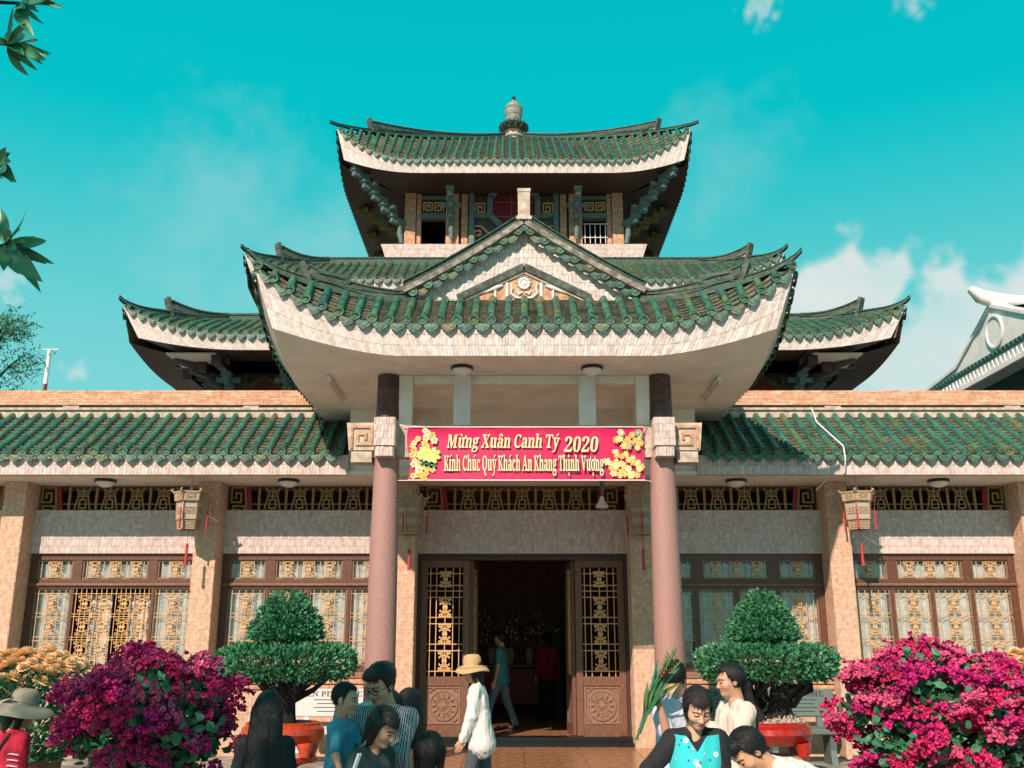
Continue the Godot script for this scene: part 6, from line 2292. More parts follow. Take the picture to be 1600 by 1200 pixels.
func field(lo: Vector3, hi: Vector3, cell: float, f: Callable, paint = null) -> G:
	var nx := int((hi.x - lo.x) / cell) + 2
	var ny := int((hi.y - lo.y) / cell) + 2
	var nz := int((hi.z - lo.z) / cell) + 2
	var d := PackedFloat32Array()
	d.resize(nx * ny * nz)
	var o := 0
	for z in nz:
		for y in ny:
			for x in nx:
				d[o] = f.call(lo + Vector3(x, y, z) * cell)
				o += 1
	return nets(d, nx, ny, nz, lo, cell, paint)

func egg(p: Vector3, c: Vector3, r: Vector3) -> float:
	var q := (p - c) / r
	var l := q.length()
	return (l - 1.0) * l / maxf((q / r).length(), 1e-6)

func smin(a: float, b: float, k: float) -> float:
	var h := maxf(k - absf(a - b), 0.0) / k
	return minf(a, b) - h * h * k * 0.25

func cone(p: Vector3, a: Vector3, b: Vector3, ra: float, rb: float) -> float:
	var ab := b - a
	var t := clampf((p - a).dot(ab) / ab.length_squared(), 0.0, 1.0)
	return (p - a - ab * t).length() - lerpf(ra, rb, t)

var head_shape: G
var hand_shape: G
var grip_shape: G
var hairs := {}

func head_field(p: Vector3) -> float:
	var m := Vector3(absf(p.x), p.y, p.z)
	var v := egg(p, Vector3(0, 0.035, -0.012), Vector3(0.074, 0.09, 0.094))
	v = smin(v, egg(p, Vector3(0, -0.03, 0.022), Vector3(0.058, 0.072, 0.066)), 0.04)
	v = smin(v, egg(p, Vector3(0, -0.085, 0.062), Vector3(0.026, 0.02, 0.022)), 0.035)
	v = smin(v, egg(m, Vector3(0.04, -0.022, 0.052), Vector3(0.024, 0.022, 0.026)), 0.03)
	v = smin(v, cone(m, Vector3(0.014, 0.03, 0.08), Vector3(0.045, 0.03, 0.066), 0.01, 0.007), 0.02)
	v = -smin(-v, egg(m, Vector3(0.031, 0.01, 0.096), Vector3(0.018, 0.011, 0.013)), 0.016)
	v = smin(v, egg(m, Vector3(0.031, 0.008, 0.075), Vector3(0.016, 0.011, 0.012)), 0.004)
	v = smin(v, cone(p, Vector3(0, 0.012, 0.082), Vector3(0, -0.026, 0.102), 0.007, 0.012), 0.014)
	v = smin(v, egg(m, Vector3(0.012, -0.029, 0.092), Vector3(0.009, 0.008, 0.011)), 0.008)
	v = smin(v, cone(m, Vector3(0, -0.054, 0.087), Vector3(0.02, -0.056, 0.077), 0.007, 0.004), 0.006)
	v = smin(v, cone(m, Vector3(0, -0.067, 0.085), Vector3(0.017, -0.064, 0.077), 0.008, 0.004), 0.006)
	v = smin(v, egg(m, Vector3(0.079, 0.0, -0.012), Vector3(0.01, 0.032, 0.02)), 0.008)
	v = smin(v, cone(p, Vector3(0, -0.06, -0.02), Vector3(0, -0.14, -0.03), 0.052, 0.052), 0.04)
	return v

func head_paint(p: Vector3) -> Color:
	var ax := absf(p.x)
	if p.z > 0.06:
		if absf(ax - 0.031) < 0.017 and absf(p.y - 0.004) < 0.0055:
			return Color(0.06, 0.05, 0.05)
		if absf(ax - 0.033) < 0.022 and absf(p.y - 0.029 + absf(ax - 0.03) * 0.25) < 0.0048:
			return Color(0.12, 0.09, 0.08)
		if ax < 0.023 and absf(p.y + 0.0605) < 0.0115 - ax * 0.25:
			return Color(0.85, 0.5, 0.5) if absf(p.y + 0.0605) > 0.0025 else Color(0.4, 0.22, 0.2)
	return Color(1, 1, 1)

# style: [front hairline, back end, extra capsules, thickness]
func hair(style: String) -> G:
	if hairs.has(style):
		return hairs[style]
	var front := 0.074
	var bottom := -0.05
	var grow := 0.016
	var extra := []
	match style:
		"short":
			extra = [[Vector3(-0.04, 0.1, 0.03), Vector3(0.045, 0.105, 0.045), 0.026, 0.028], [Vector3(-0.045, 0.085, 0.065), Vector3(0.04, 0.09, 0.068), 0.016, 0.018]]
		"crop":
			grow = 0.006
			bottom = -0.03
		"bob":
			front = 0.05
			extra = [[Vector3(-0.075, 0.02, -0.02), Vector3(-0.07, -0.1, -0.01), 0.035, 0.022], [Vector3(0.075, 0.02, -0.02), Vector3(0.07, -0.1, -0.01), 0.035, 0.022], [Vector3(0, 0, -0.07), Vector3(0, -0.12, -0.06), 0.06, 0.045]]
		"tied":
			front = 0.058
			extra = [[Vector3(0, 0.03, -0.11), Vector3(0, 0.0, -0.125), 0.035, 0.035], [Vector3(-0.07, 0.02, 0.0), Vector3(-0.068, -0.045, 0.015), 0.022, 0.012], [Vector3(0.07, 0.02, 0.0), Vector3(0.068, -0.045, 0.015), 0.022, 0.012]]
		"long":
			extra = [[Vector3(-0.05, 0, -0.05), Vector3(-0.075, -0.38, -0.06), 0.055, 0.05], [Vector3(0.05, 0, -0.05), Vector3(0.075, -0.38, -0.06), 0.055, 0.05], [Vector3(0, 0, -0.07), Vector3(0, -0.42, -0.085), 0.06, 0.055]]
		"tail":
			extra = [[Vector3(0, 0.01, -0.1), Vector3(0, -0.05, -0.125), 0.035, 0.026], [Vector3(0, -0.05, -0.125), Vector3(0, -0.25, -0.13), 0.026, 0.034], [Vector3(0, -0.25, -0.13), Vector3(0.01, -0.52, -0.11), 0.034, 0.018]]
	var f := FastNoiseLite.new()
	f.seed = 9
	f.frequency = 1.0
	var low := -0.16
	for e in extra:
		low = minf(low, e[1].y - 0.1)
	var g := field(Vector3(-0.15, low, -0.2), Vector3(0.15, 0.2, 0.14), 0.0075 if style == "long" or style == "tail" else 0.006, func(p: Vector3) -> float:
		var v := egg(p, Vector3(0, 0.037, -0.016), Vector3(0.076 + grow, 0.092 + grow, 0.096 + grow))
		var keep := minf(front + absf(p.x) * 0.25 - p.y, p.z - 0.012 - 0.35 * maxf(p.y, -0.02))
		v = maxf(v, maxf(keep, bottom - p.y))
		for e in extra:
			v = smin(v, cone(p, e[0], e[1], e[2], e[3]), 0.025)
		return v + 0.0022 * f.get_noise_3d(p.x * 110.0, p.y * 9.0, p.z * 40.0))
	# loose strands over the mass
	var n := g.v.size()
	for k in 900:
		var i := rng.randi() % n
		var p := g.v[i]
		var nn := g.n[i]
		var t := Vector3(rnd(-0.25, 0.25), -1.0, -0.35)
		t = (t - nn * t.dot(nn)).normalized()
		var w := t.cross(nn).normalized() * rnd(0.0012, 0.0024)
		var l := rnd(0.02, 0.05)
		var a := p + nn * 0.001
		var b := p + t * l * 0.5 + nn * rnd(0.002, 0.0045)
		var c := p + t * l + nn * rnd(-0.002, 0.005)
		g.col = Color(1, 1, 1) * rnd(0.5, 2.6)
		g.quad(a - w, a + w, b + w, b - w)
		g.tri(b - w, b + w, c)
	hairs[style] = g
	return g

func hand(curl: float) -> G:
	# wrist at the origin, fingers along -y, palm towards +z, thumb on +x
	var b := [[Vector3(0, 0.02, 0), Vector3(0, -0.02, 0), 0.026, 0.025]]
	var root := [0.026, 0.009, -0.009, -0.026]
	var len := [0.072, 0.08, 0.074, 0.058]
	for k in 4:
		var kn := Vector3(root[k], -0.088 + absf(root[k] - 0.005) * 0.25, 0)
		b.append([Vector3(root[k] * 0.6, -0.02, 0), kn, 0.016, 0.0125])
		var p := kn
		var a := curl * 0.5
		for j in 3:
			var q: Vector3 = p + Vector3(0, -cos(a), sin(a)) * len[k] * [0.44, 0.32, 0.24][j]
			b.append([p, q, 0.0102 - j * 0.0009, 0.0095 - j * 0.0011])
			p = q
			a += curl
	b.append([Vector3(0.018, -0.012, 0.004), Vector3(0.036, -0.045, 0.016), 0.017, 0.0125])
	b.append([Vector3(0.036, -0.045, 0.016), Vector3(0.043, -0.074, 0.02 + curl * 0.012), 0.0115, 0.0105])
	b.append([Vector3(0.043, -0.074, 0.02 + curl * 0.012), Vector3(0.038 - curl * 0.01, -0.098, 0.026 + curl * 0.022), 0.0102, 0.0085])
	return blob(b, 0.0042, 0.006)

func elbow(a: Vector3, b: Vector3, l1: float, l2: float, pole: Vector3) -> Vector3:
	var d := b - a
	var l := clampf(d.length(), absf(l1 - l2) + 0.01, l1 + l2 - 0.004)
	var x := d.normalized()
	var t := (l1 * l1 - l2 * l2 + l * l) / (2.0 * l)
	var h := sqrt(maxf(0.0, l1 * l1 - t * t))
	var y := (pole - x * pole.dot(x)).normalized()
	return a + x * t + y * h

# A standing (or seated) figure that faces +z. Keys: h height, lean, twist, head [pitch, yaw], rh / lh hand places, sleeve, hair, colours ...
func person(label: String, px: float, d: float, turn_deg: float, q: Dictionary, y0 := 0.0) -> Node3D:
	var x := at(px, 1100.0 if d < 14.0 else 1060.0, d).x
	var o := thing("person", label, "person", Vector3(x, y0, -d), deg_to_rad(turn_deg), q.get("group", "visitors in the temple yard"))
	var s: float = q.h / 1.7
	var fem: float = 0.92 if q.get("slim", false) else 1.0
	var hs: float = q.get("head_scale", lerpf(1.0, s, 0.6))
	var hip := Vector3(0, 0.9, 0) * s
	var up := Transform3D(Basis(Vector3.UP, q.get("twist", 0.0)) * Basis(Vector3.RIGHT, q.get("lean", 0.0)), hip)
	var U := func(v: Vector3) -> Vector3: return up * (v * s - hip)
	var skin: Color = q.get("skin", Color(0.5, 0.29, 0.19))
	var cell: float = q.get("cell", 0.014)
	var body := []
	var top := []
	var low := []
	var feet := []
	# legs
	var step: float = q.get("step", 0.05) * s
	for e in [-1.0, 1.0]:
		var hj := Vector3(e * 0.085 * s, 0.9 * s, 0)
		var foot := Vector3(e * 0.1 * s, 0.075 * s, step * e)
		if q.has("seated"):
			foot = Vector3(e * 0.1 * s, 0.32 * s, 0.3 * s)
		var kn := elbow(hj, foot, 0.425 * s, 0.42 * s, Vector3(0, 0, 1))
		body.append([hj, kn, 0.075 * s, 0.05 * s])
		body.append([kn, foot, 0.05 * s, 0.036 * s])
		body.append([hj, U.call(Vector3(e * 0.05, 1.1, 0)), 0.09 * s, 0.08 * s])
		low.append([hj, kn, 0.098 * s * fem, 0.072 * s])
		low.append([kn, foot + Vector3(0, 0.03 * s, 0), 0.072 * s, 0.06 * s])
		low.append([hj, U.call(Vector3(e * 0.07, 0.95, 0)), 0.096 * s, 0.09 * s * fem])
		feet.append([foot + Vector3(0, -0.035 * s, -0.03 * s), foot + Vector3(0, -0.045 * s, 0.14 * s), 0.04 * s, 0.03 * s])
	# trunk
	for e in [-1.0, 1.0]:
		body.append([U.call(Vector3(e * 0.05, 1.05, 0)), U.call(Vector3(e * 0.075, 1.28, 0)), 0.078 * s, 0.082 * s])
		top.append([U.call(Vector3(e * 0.075 * fem, q.get("hem", 0.88), 0)), U.call(Vector3(e * 0.062 * fem, 1.08, 0)), 0.146 * s, 0.112 * s])
		top.append([U.call(Vector3(e * 0.062 * fem, 1.08, 0)), U.call(Vector3(e * 0.08 * fem, 1.29, 0.005)), 0.105 * s, 0.108 * s])
		top.append([U.call(Vector3(e * 0.04, 1.4, -0.01)), U.call(Vector3(e * 0.155 * fem, 1.37, 0)), 0.06 * s, 0.062 * s])
	body.append([U.call(Vector3(0, 1.34, 0)), U.call(Vector3(0, 1.5, 0.01)), 0.06 * s, 0.05 * s])
	# arms
	var wrists := []
	for e in [-1.0, 1.0]:
		var sh: Vector3 = U.call(Vector3(e * 0.17 * fem, 1.37, 0))
		var key := "lh" if e > 0 else "rh"
		var hand_at: Vector3 = q[key] * s if q.has(key) else U.call(Vector3(e * 0.24, 0.82, 0.06))
		if q.has(key + "_world"):
			hand_at = o.transform.affine_inverse() * (q[key + "_world"] as Vector3)
		var pole: Vector3 = q.get(key + "_pole", Vector3(e * 0.35, -0.5, -0.8))
		var el := elbow(sh, hand_at, 0.285 * s, 0.25 * s, pole)
		var wr := el + (hand_at - el).normalized() * 0.25 * s
		body.append([U.call(Vector3(e * 0.09, 1.33, 0)), sh, 0.052 * s, 0.044 * s])
		body.append([sh, el, 0.043 * s, 0.037 * s])
		body.append([el, wr, 0.041 * s, 0.027 * s])
		var sl: float = q.get("sleeve", 1.0)
		if sl >= 1.0:
			top.append([sh, el, 0.066 * s, 0.061 * s])
			top.append([el, el.lerp(wr, minf(1.0, sl - 0.0) * 0.94), 0.06 * s, 0.047 * s])
		else:
			top.append([sh, sh.lerp(el, sl), 0.066 * s, 0.064 * s])
		wrists.append([wr, (wr - el).normalized(), e])
	var bg := blob(body, maxf(cell, 0.014), 0.03)
	for i in bg.c.size():
		bg.c[i] = skin
	# head and hands belong to the same mesh
	var hp: Vector3 = U.call(Vector3(0, 1.47, 0.012))
	var hb := up.basis * Basis(Vector3.UP, q.get("head", [0, 0])[1]) * Basis(Vector3.RIGHT, q.get("head", [0, 0])[0] - q.get("lean", 0.0) * 0.35)
	var hx := Transform3D(hb.scaled_local(Vector3.ONE * hs), hp + hb * Vector3(0, 0.115, 0.012) * hs)
	bg.add(head_shape, hx, skin)
	for w in wrists:
		var dirn: Vector3 = w[1]
		var y := -dirn
		var inward := Vector3(-w[2], 0, 0.4)
		if q.has("palm"):
			inward = q.palm
		var z := (inward - y * inward.dot(y)).normalized()
		var xx := y.cross(z)
		var fl: float = 1.0 if xx.dot(Vector3(0, 0, 1)) * 1.0 > 0 else -1.0
		var shape := grip_shape if q.get("grip", 0) == int(w[2]) and q.has("grip") else hand_shape
		var hg := G.new()
		if fl < 0:
			hg.add(shape, Transform3D(Basis(-Vector3.RIGHT, Vector3.UP, Vector3.BACK), Vector3.ZERO))
			for t in range(0, hg.v.size(), 3):
				var tv := hg.v[t + 1]
				hg.v[t + 1] = hg.v[t + 2]
				hg.v[t + 2] = tv
				var tn := hg.n[t + 1]
				hg.n[t + 1] = hg.n[t + 2]
				hg.n[t + 2] = tn
		else:
			hg.add(shape)
		bg.add(hg, Transform3D(Basis(xx, y, z).scaled_local(Vector3.ONE * s), w[0]), skin)
	part(o, "body", bg, M.skin)
	part(o, "shirt", blob(top, cell, 0.035, q.get("folds", 0.009)), M[q.top])
	part(o, "trousers", blob(low, maxf(cell, 0.016), 0.03, 0.007), M[q.get("bottom", "denim")])
	part(o, "shoes", blob(feet, 0.014, 0.02), M[q.get("shoe", "black")])
	if q.get("hair", "") != "":
		part(o, "hair", hair(q.hair), M[q.get("hair_mat", "hair")], hx)
	o.set_meta("hx", hx)
	q["hx"] = hx
	q["wrists"] = wrists
	q["U"] = U
	return o

func straw_hat(droop: float, brim: float, tall: float) -> G:
	var g := G.new()
	var rows := []
	var prof := [[0.02, tall], [0.06, tall - 0.004], [0.083, tall - 0.025], [0.092, tall * 0.5], [0.096, 0.012], [0.105, 0.0], [brim * 0.6 + 0.04, -0.012], [brim * 0.85 + 0.015, -0.03], [brim, -0.05], [brim - 0.002, -0.056], [brim * 0.7, -0.03], [0.1, -0.008]]
	for p in prof:
		var row := []
		for k in 41:
			var a := -TAU * k / 40
			var w := maxf(0.0, p[0] - 0.1)
			row.append(Vector3(cos(a) * p[0], p[1] - droop * w * (0.6 + 0.5 * sin(a * 2.0 + 0.6) + 0.3 * sin(a * 3.0)), sin(a) * p[0] * 1.08))
		rows.append(row)
	g.sheet(rows)
	return g

func build_people() -> void:
	rng.seed = 90
	mat("skin", Color(1, 1, 1), 0.5, {})
	M.skin.subsurf_scatter_enabled = true
	M.skin.subsurf_scatter_strength = 0.08
	mat("hair", Color(0.009, 0.008, 0.008), 0.5, {"tex": tex["grain"], "scale": Vector3(30, 2, 30), "world": false, "bump": tex["grain"], "depth": 0.5})
	mat("hair_brown", Color(0.02, 0.013, 0.01), 0.5, {"tex": tex["grain"], "scale": Vector3(30, 2, 30), "world": false, "bump": tex["grain"], "depth": 0.5})
	var weave := noise_tex("weave", 0.2, 0.85, 1.0, 2)
	var cloth := {"white_shirt": Color(0.78, 0.76, 0.73), "cream_shirt": Color(0.74, 0.66, 0.58), "teal_shirt": Color(0.04, 0.26, 0.31), "blue_shirt": Color(0.05, 0.3, 0.42), "denim": Color(0.035, 0.06, 0.09), "jeans_pale": Color(0.13, 0.2, 0.26), "grey_jeans": Color(0.07, 0.085, 0.1), "dark_shirt": Color(0.012, 0.013, 0.016), "green_jacket": Color(0.02, 0.055, 0.055), "red_shirt": Color(0.55, 0.01, 0.045), "lavender_shirt": Color(0.6, 0.63, 0.76), "bib": Color(0.03, 0.62, 0.68), "straw": Color(0.55, 0.37, 0.18), "felt": Color(0.3, 0.27, 0.21), "red_dress": Color(0.3, 0.01, 0.02)}
	for k in cloth:
		mat(k, cloth[k], 0.85, {"tex": weave, "scale": 5.0, "rim": 0.15})
	# pinstripes for the shirt
	var im := Image.create(64, 8, false, Image.FORMAT_RGB8)
	im.fill(Color(0.86, 0.87, 0.88))
	for i in 8:
		im.fill_rect(Rect2i(i * 8, 0, 4, 8), Color(0.07, 0.09, 0.16))
	mat("striped_shirt", Color(0.75, 0.75, 0.75), 0.85, {"tex": ImageTexture.create_from_image(im), "scale": 9.0, "world": false})
	head_shape = field(Vector3(-0.105, -0.165, -0.125), Vector3(0.105, 0.14, 0.13), 0.005, head_field, head_paint)
	hand_shape = hand(0.45)
	grip_shape = hand(1.05)

	# --- the group in the tree shade
	var q := {"h": 1.59, "head": [0.42, -0.35], "hair": "short", "top": "striped_shirt", "cell": 0.012, "rh": Vector3(-0.27, 1.0, 0.22), "lh": Vector3(-0.04, 1.04, 0.3), "lh_pole": Vector3(0.7, -0.6, -0.2)}
	var o := person("man in a striped shirt and glasses looking down at the boy he carries", 602, 6.4, -12, q)
	var gl := G.new()
	for e in [-1.0, 1.0]:
		var ring := []
		for k in 13:
			var a := TAU * k / 12
			ring.append(Vector3(e * 0.034 + cos(a) * 0.024, 0.004 + sin(a) * 0.017, 0.104 - absf(cos(a) * e + 1.0) * 0.004))
		var rr := []
		rr.resize(13)
		rr.fill(0.0022)
		gl.tube(ring, rr, 5, false)
		gl.tube([Vector3(e * 0.058, 0.008, 0.098), Vector3(e * 0.08, 0.008, 0.05), Vector3(e * 0.084, 0.006, -0.01)], [0.002, 0.002, 0.002], 5)
	gl.tube([Vector3(-0.012, 0.008, 0.108), Vector3(0.012, 0.008, 0.108)], [0.002, 0.002], 5)
	part(o, "glasses", gl, M.black, q.hx)
	q = {"h": 0.98, "head_scale": 0.8, "head": [0.1, 0.0], "hair": "crop", "top": "blue_shirt", "sleeve": 0.75, "seated": true, "cell": 0.012, "lh": Vector3(0.25, 1.0, 0.35), "rh": Vector3(-0.28, 0.86, 0.18)}
	person("small boy with cropped hair and blue shirt carried on the man's arm", 534, 6.15, 78, q, 0.46)
	q = {"h": 1.36, "slim": true, "lean": 0.12, "head": [0.45, 0.15], "hair": "bob", "top": "green_jacket", "cell": 0.012, "rh": Vector3(-0.15, 1.0, 0.3)}
	o = person("dark haired woman in a green jacket bending her head beside the striped man", 574, 6.0, 55, q)
	var st := G.new()
	for k in 2:
		st.tube([q.U.call(Vector3(-0.19 + k * 0.02, 1.42, 0.05)), q.U.call(Vector3(-0.235 + k * 0.02, 1.32, 0.06)), q.U.call(Vector3(-0.25 + k * 0.02, 1.12, 0.02))], [0.008, 0.008, 0.008], 5)
	part(o, "sleeve_stripe", st, M.white)
	q = {"h": 1.57, "head": [0.1, 0.2], "hair": "crop", "top": "teal_shirt", "sleeve": 0.7, "bottom": "denim"}
	o = person("man in a teal shirt and black cap standing behind the striped man", 600, 7.2, -140, q)
	var cap := G.new()
	cap.lathe([Vector2(0.101, 0.03), Vector2(0.1, 0.07), Vector2(0.085, 0.12), Vector2(0.045, 0.145), Vector2(0, 0.15)], 24, Transform3D(Basis(), Vector3(0, 0, -0.012)), 0.95, 1.12)
	cap.prism(PackedVector2Array([Vector2(-0.08, 0), Vector2(0.08, 0), Vector2(0.065, 0.06), Vector2(0.03, 0.085), Vector2(-0.03, 0.085), Vector2(-0.065, 0.06)]), 0.006, Transform3D(Basis(Vector3.RIGHT, 1.75), Vector3(0, 0.042, 0.08)))
	part(o, "cap", cap, M.black, q.hx)
	var badge := G.new()
	for k in 4:
		badge.box(Vector3(0.099, 0.065 - k * 0.001, -0.03 + k * 0.022), Vector3(0.006, 0.026, 0.012))
	part(o, "cap_badge", badge, M.white, q.hx)
	var bp := thing("backpack", "black backpack worn by the man in the teal shirt", "backpack", o.position, o.rotation.y)
	part(bp, "bag", blob([[Vector3(-0.09, 1.12, -0.2), Vector3(-0.09, 1.34, -0.19), 0.1, 0.09], [Vector3(0.09, 1.12, -0.2), Vector3(0.09, 1.34, -0.19), 0.1, 0.09]], 0.014, 0.04, 0.006), M.dark_shirt)
	q = {"h": 1.42, "slim": true, "head": [0.15, 0.3], "hair": "long", "top": "dark_shirt", "cell": 0.012}
	person("woman with long black hair in black clothes seen from behind", 418, 6.1, 165, q)
	q = {"h": 1.16, "head_scale": 0.9, "slim": true, "head": [0.1, 0.0], "hair": "bob", "top": "dark_shirt"}
	person("child with black bobbed hair standing before the porch step", 672, 6.0, 175, q)
	q = {"h": 1.37, "slim": true, "head": [0.25, -0.3], "hair": "bob", "top": "red_shirt", "cell": 0.012, "lh": Vector3(0.2, 0.95, 0.25)}
	o = person("woman in a red shirt and drooping felt sun hat at the orange flowers", 26, 6.9, 140, q)
	part(o, "sun_hat", straw_hat(0.35, 0.225, 0.12), M.felt, q.hx * Transform3D(Basis(Vector3.RIGHT, -0.1), Vector3(0, 0.05, -0.012)))
	var ht := G.new()
	var loop := []
	var lr := []
	for k in 25:
		var a := TAU * k / 24
		loop.append(Vector3(cos(a) * 0.1, 0.068, -0.012 + sin(a) * 0.108))
		lr.append(0.004)
	ht.tube(loop, lr, 5, false)
	for k in 4:
		ht.tube([Vector3(-0.02 + k * 0.012, 0.068, -0.12), Vector3(-0.05 + k * 0.035, 0.04, -0.17), Vector3(-0.06 + k * 0.04, -0.03 - k * 0.01, -0.19)], [0.003, 0.003, 0.003], 4)
	part(o, "hat_cord", ht, M.lantern_silk, q.hx)
	var sp := G.new()
	for k in 6:
		var p0: Vector3 = q.U.call(Vector3(-0.2, 1.27 - k * 0.045, 0.0))
		sp.tube([p0 + Vector3(0.05, 0, -0.066), p0 + Vector3(-0.01, 0.006, -0.075), p0 + Vector3(-0.06, 0, -0.045)], [0.004, 0.004, 0.004], 4)
	part(o, "sleeve_stripes", sp, M.white)
	var bs := G.new()
	bs.tube([q.U.call(Vector3(-0.1, 1.42, -0.06)), q.U.call(Vector3(-0.02, 1.28, -0.125)), q.U.call(Vector3(0.1, 1.08, -0.125)), q.U.call(Vector3(0.17, 0.92, -0.06))], [0.014, 0.014, 0.014, 0.014], 6)
	var sg := thing("shoulder_bag", "black shoulder bag strapped across the red shirt", "bag", o.position, o.rotation.y)
	part(sg, "strap", bs, M.dark_shirt)
	part(sg, "pouch", blob([[q.U.call(Vector3(0.2, 0.88, -0.08)), q.U.call(Vector3(0.2, 0.88, 0.08)), 0.07, 0.07]], 0.014, 0.02), M.dark_shirt)

	# --- people in the sun
	q = {"h": 1.55, "slim": true, "lean": 0.1, "head": [0.15, 0.1], "hair": "", "top": "white_shirt", "bottom": "grey_jeans", "cell": 0.012, "folds": 0.014, "hem": 0.8, "step": 0.16, "lh": Vector3(0.2, 0.8, 0.2), "rh": Vector3(-0.2, 0.82, 0.22)}
	o = person("woman in a straw sun hat and loose white shirt walking past the doorway", 752, 10.4, -96, q, 0.0)
	part(o, "hair", hair("bob"), M.hair, q.hx)
	part(o, "straw_hat", straw_hat(0.25, 0.175, 0.125), M.straw, q.hx * Transform3D(Basis(Vector3.RIGHT, -0.18), Vector3(0, 0.052, -0.012)))
	var rib := G.new()
	for k in 3:
		rib.lathe([Vector2(0.104 + k * 0.019, -0.002 - k * 0.006), Vector2(0.108 + k * 0.019, 0.004 - k * 0.006), Vector2(0.112 + k * 0.019, -0.003 - k * 0.006)], 30, Transform3D(), 1.0, 1.08)
	part(o, "hat_braid", rib, M.straw, q.hx * Transform3D(Basis(Vector3.RIGHT, -0.18), Vector3(0, 0.054, -0.012)))
	q = {"h": 1.58, "slim": true, "head": [0.3, -0.5], "hair": "short", "top": "lavender_shirt", "sleeve": 0.8, "cell": 0.012, "lh_world": at(1031, 1104, 7.24), "lh_pole": Vector3(-0.2, -1.0, -0.2), "grip": 1}
	o = person("woman in a pale blue shirt holding up a wrapped bunch of flowers", 1056, 7.5, -165, q)
	gladioli(o, q)
	q = {"h": 1.56, "slim": true, "head": [0.15, -0.2], "hair": "tail", "top": "cream_shirt", "bottom": "grey_jeans", "cell": 0.012, "folds": 0.012, "hem": 0.72, "rh": Vector3(-0.06, 1.28, 0.26), "lh": Vector3(0.06, 1.26, 0.27)}
	person("woman with a long black ponytail and cream blouse, hands raised to her chest", 1150, 7.4, -72, q)
	q = {"h": 1.47, "slim": true, "head": [0.5, 0.25], "hair": "tied", "hair_mat": "hair_brown", "top": "dark_shirt", "cell": 0.012, "rh": Vector3(-0.42, 0.98, 0.3), "rh_pole": Vector3(-0.8, 0.3, -0.4), "lh": Vector3(0.12, 0.95, 0.28), "skin": Color(0.6, 0.36, 0.25)}
	o = person("woman in black with a turquoise flowered bib over her chest, looking down", 1084, 6.0, -6, q)
	bib(o, q)
	q = {"h": 1.62, "lean": 1.12, "head": [0.1, 0.1], "hair": "short", "top": "white_shirt", "sleeve": 0.8, "cell": 0.012, "rh": Vector3(-0.2, 0.7, 0.55), "lh": Vector3(0.2, 0.7, 0.55), "skin": Color(0.52, 0.3, 0.18)}
	person("man in a white shirt stooping forward with his head lowered", 1325, 5.7, -84, q)

	# --- people inside the hall
	for k in [[783, 17.5, -105, {"h": 1.6, "step": 0.25, "hair": "short", "top": "teal_shirt", "bottom": "jeans_pale", "sleeve": 0.6, "cell": 0.022}, "visitor in a teal shirt and jeans just inside the doorway"], [856, 20.0, 200, {"h": 1.6, "hair": "bob", "top": "red_dress", "bottom": "dark_shirt", "cell": 0.024}, "visitor in red standing deep in the dark hall"], [903, 18.2, 60, {"h": 1.55, "hair": "bob", "top": "blue_shirt", "bottom": "dark_shirt", "cell": 0.024}, "visitor in blue half hidden behind an open door leaf"]]:
		var w: Dictionary = k[3]
		w["group"] = "visitors inside the hall"
		person(k[4], k[0], k[1], k[2], w, 0.272)

func gladioli(holder: Node3D, q: Dictionary) -> void:
	mat("paper_green", Color(0.02, 0.14, 0.07), 0.4)
	mat("stalk", Color(0.1, 0.2, 0.05), 0.6)
	var d := 7.5
	var foot := at(999, 1146, d)
	var tip := at(1034, 1040, d)
	var o := thing("flower_bunch", "long bunch of gladiolus stems wrapped in green leaves", "flowers", holder.position)
	var z := 7.2
	var a := at(999, 1146, z) - o.position
	var m := at(1018, 1086, z) - o.position
	var t := at(1036, 1040, z) - o.position
	var wr := G.new()
	wr.tube([a, a.lerp(m, 0.5), m, m.lerp(t, 0.5)], [0.012, 0.018, 0.024, 0.012], 12)
	part(o, "wrapping", wr, M.paper_green)
	for k in 30:
		var e := t + Vector3(rnd(-0.07, 0.12), rnd(-0.1, 0.08), rnd(-0.07, 0.07))
		var g := G.new()
		var y := (e - m).normalized()
		var x := y.cross(Vector3(rnd(-1, 1), 0, 1)).normalized()
		leaf(g, Transform3D(Basis(x, y, x.cross(y)), m.lerp(a, rnd(0.0, 0.8) if k > 14 else 0.1)), (e - m).length() * rnd(0.8, 1.2), rnd(0.022, 0.036), 0.08)
		part(o, "leaf", g, M.paper_green if k % 3 else M.stalk)
	for k in 7:
		var e := t + Vector3(rnd(-0.02, 0.14), rnd(0.02, 0.13), rnd(-0.06, 0.06))
		var g := G.new()
		g.tube([m, m.lerp(e, 0.6), e], [0.006, 0.005, 0.003], 5)
		for j in 7:
			var p := m.lerp(e, 0.7 + j * 0.043)
			g.tube([p, p + Vector3(0.012 * (1 if j % 2 else -1), 0.022, 0)], [0.007, 0.003], 5)
		part(o, "stalk", g, M.stalk)
	for k in 3:
		var g := G.new()
		var p := at(1036 + k * 4, 1060 - k * 5, z - 0.06) - o.position
		for j in 6:
			leaf(g, Transform3D(Basis.from_euler(Vector3(0.9, TAU * j / 6, 0)), p), 0.035, 0.026, 0.3)
		part(o, "bloom", g, M.red)
	for j in [[a, m]]:
		var g := G.new()
		for k in 6:
			g.tube([a + Vector3(rnd(-0.01, 0.01), 0.03, rnd(-0.01, 0.01)), a + Vector3(rnd(-0.04, -0.01), rnd(-0.05, -0.02), rnd(-0.02, 0.02))], [0.005, 0.004], 5)
		part(o, "stem_end", g, M.stalk)

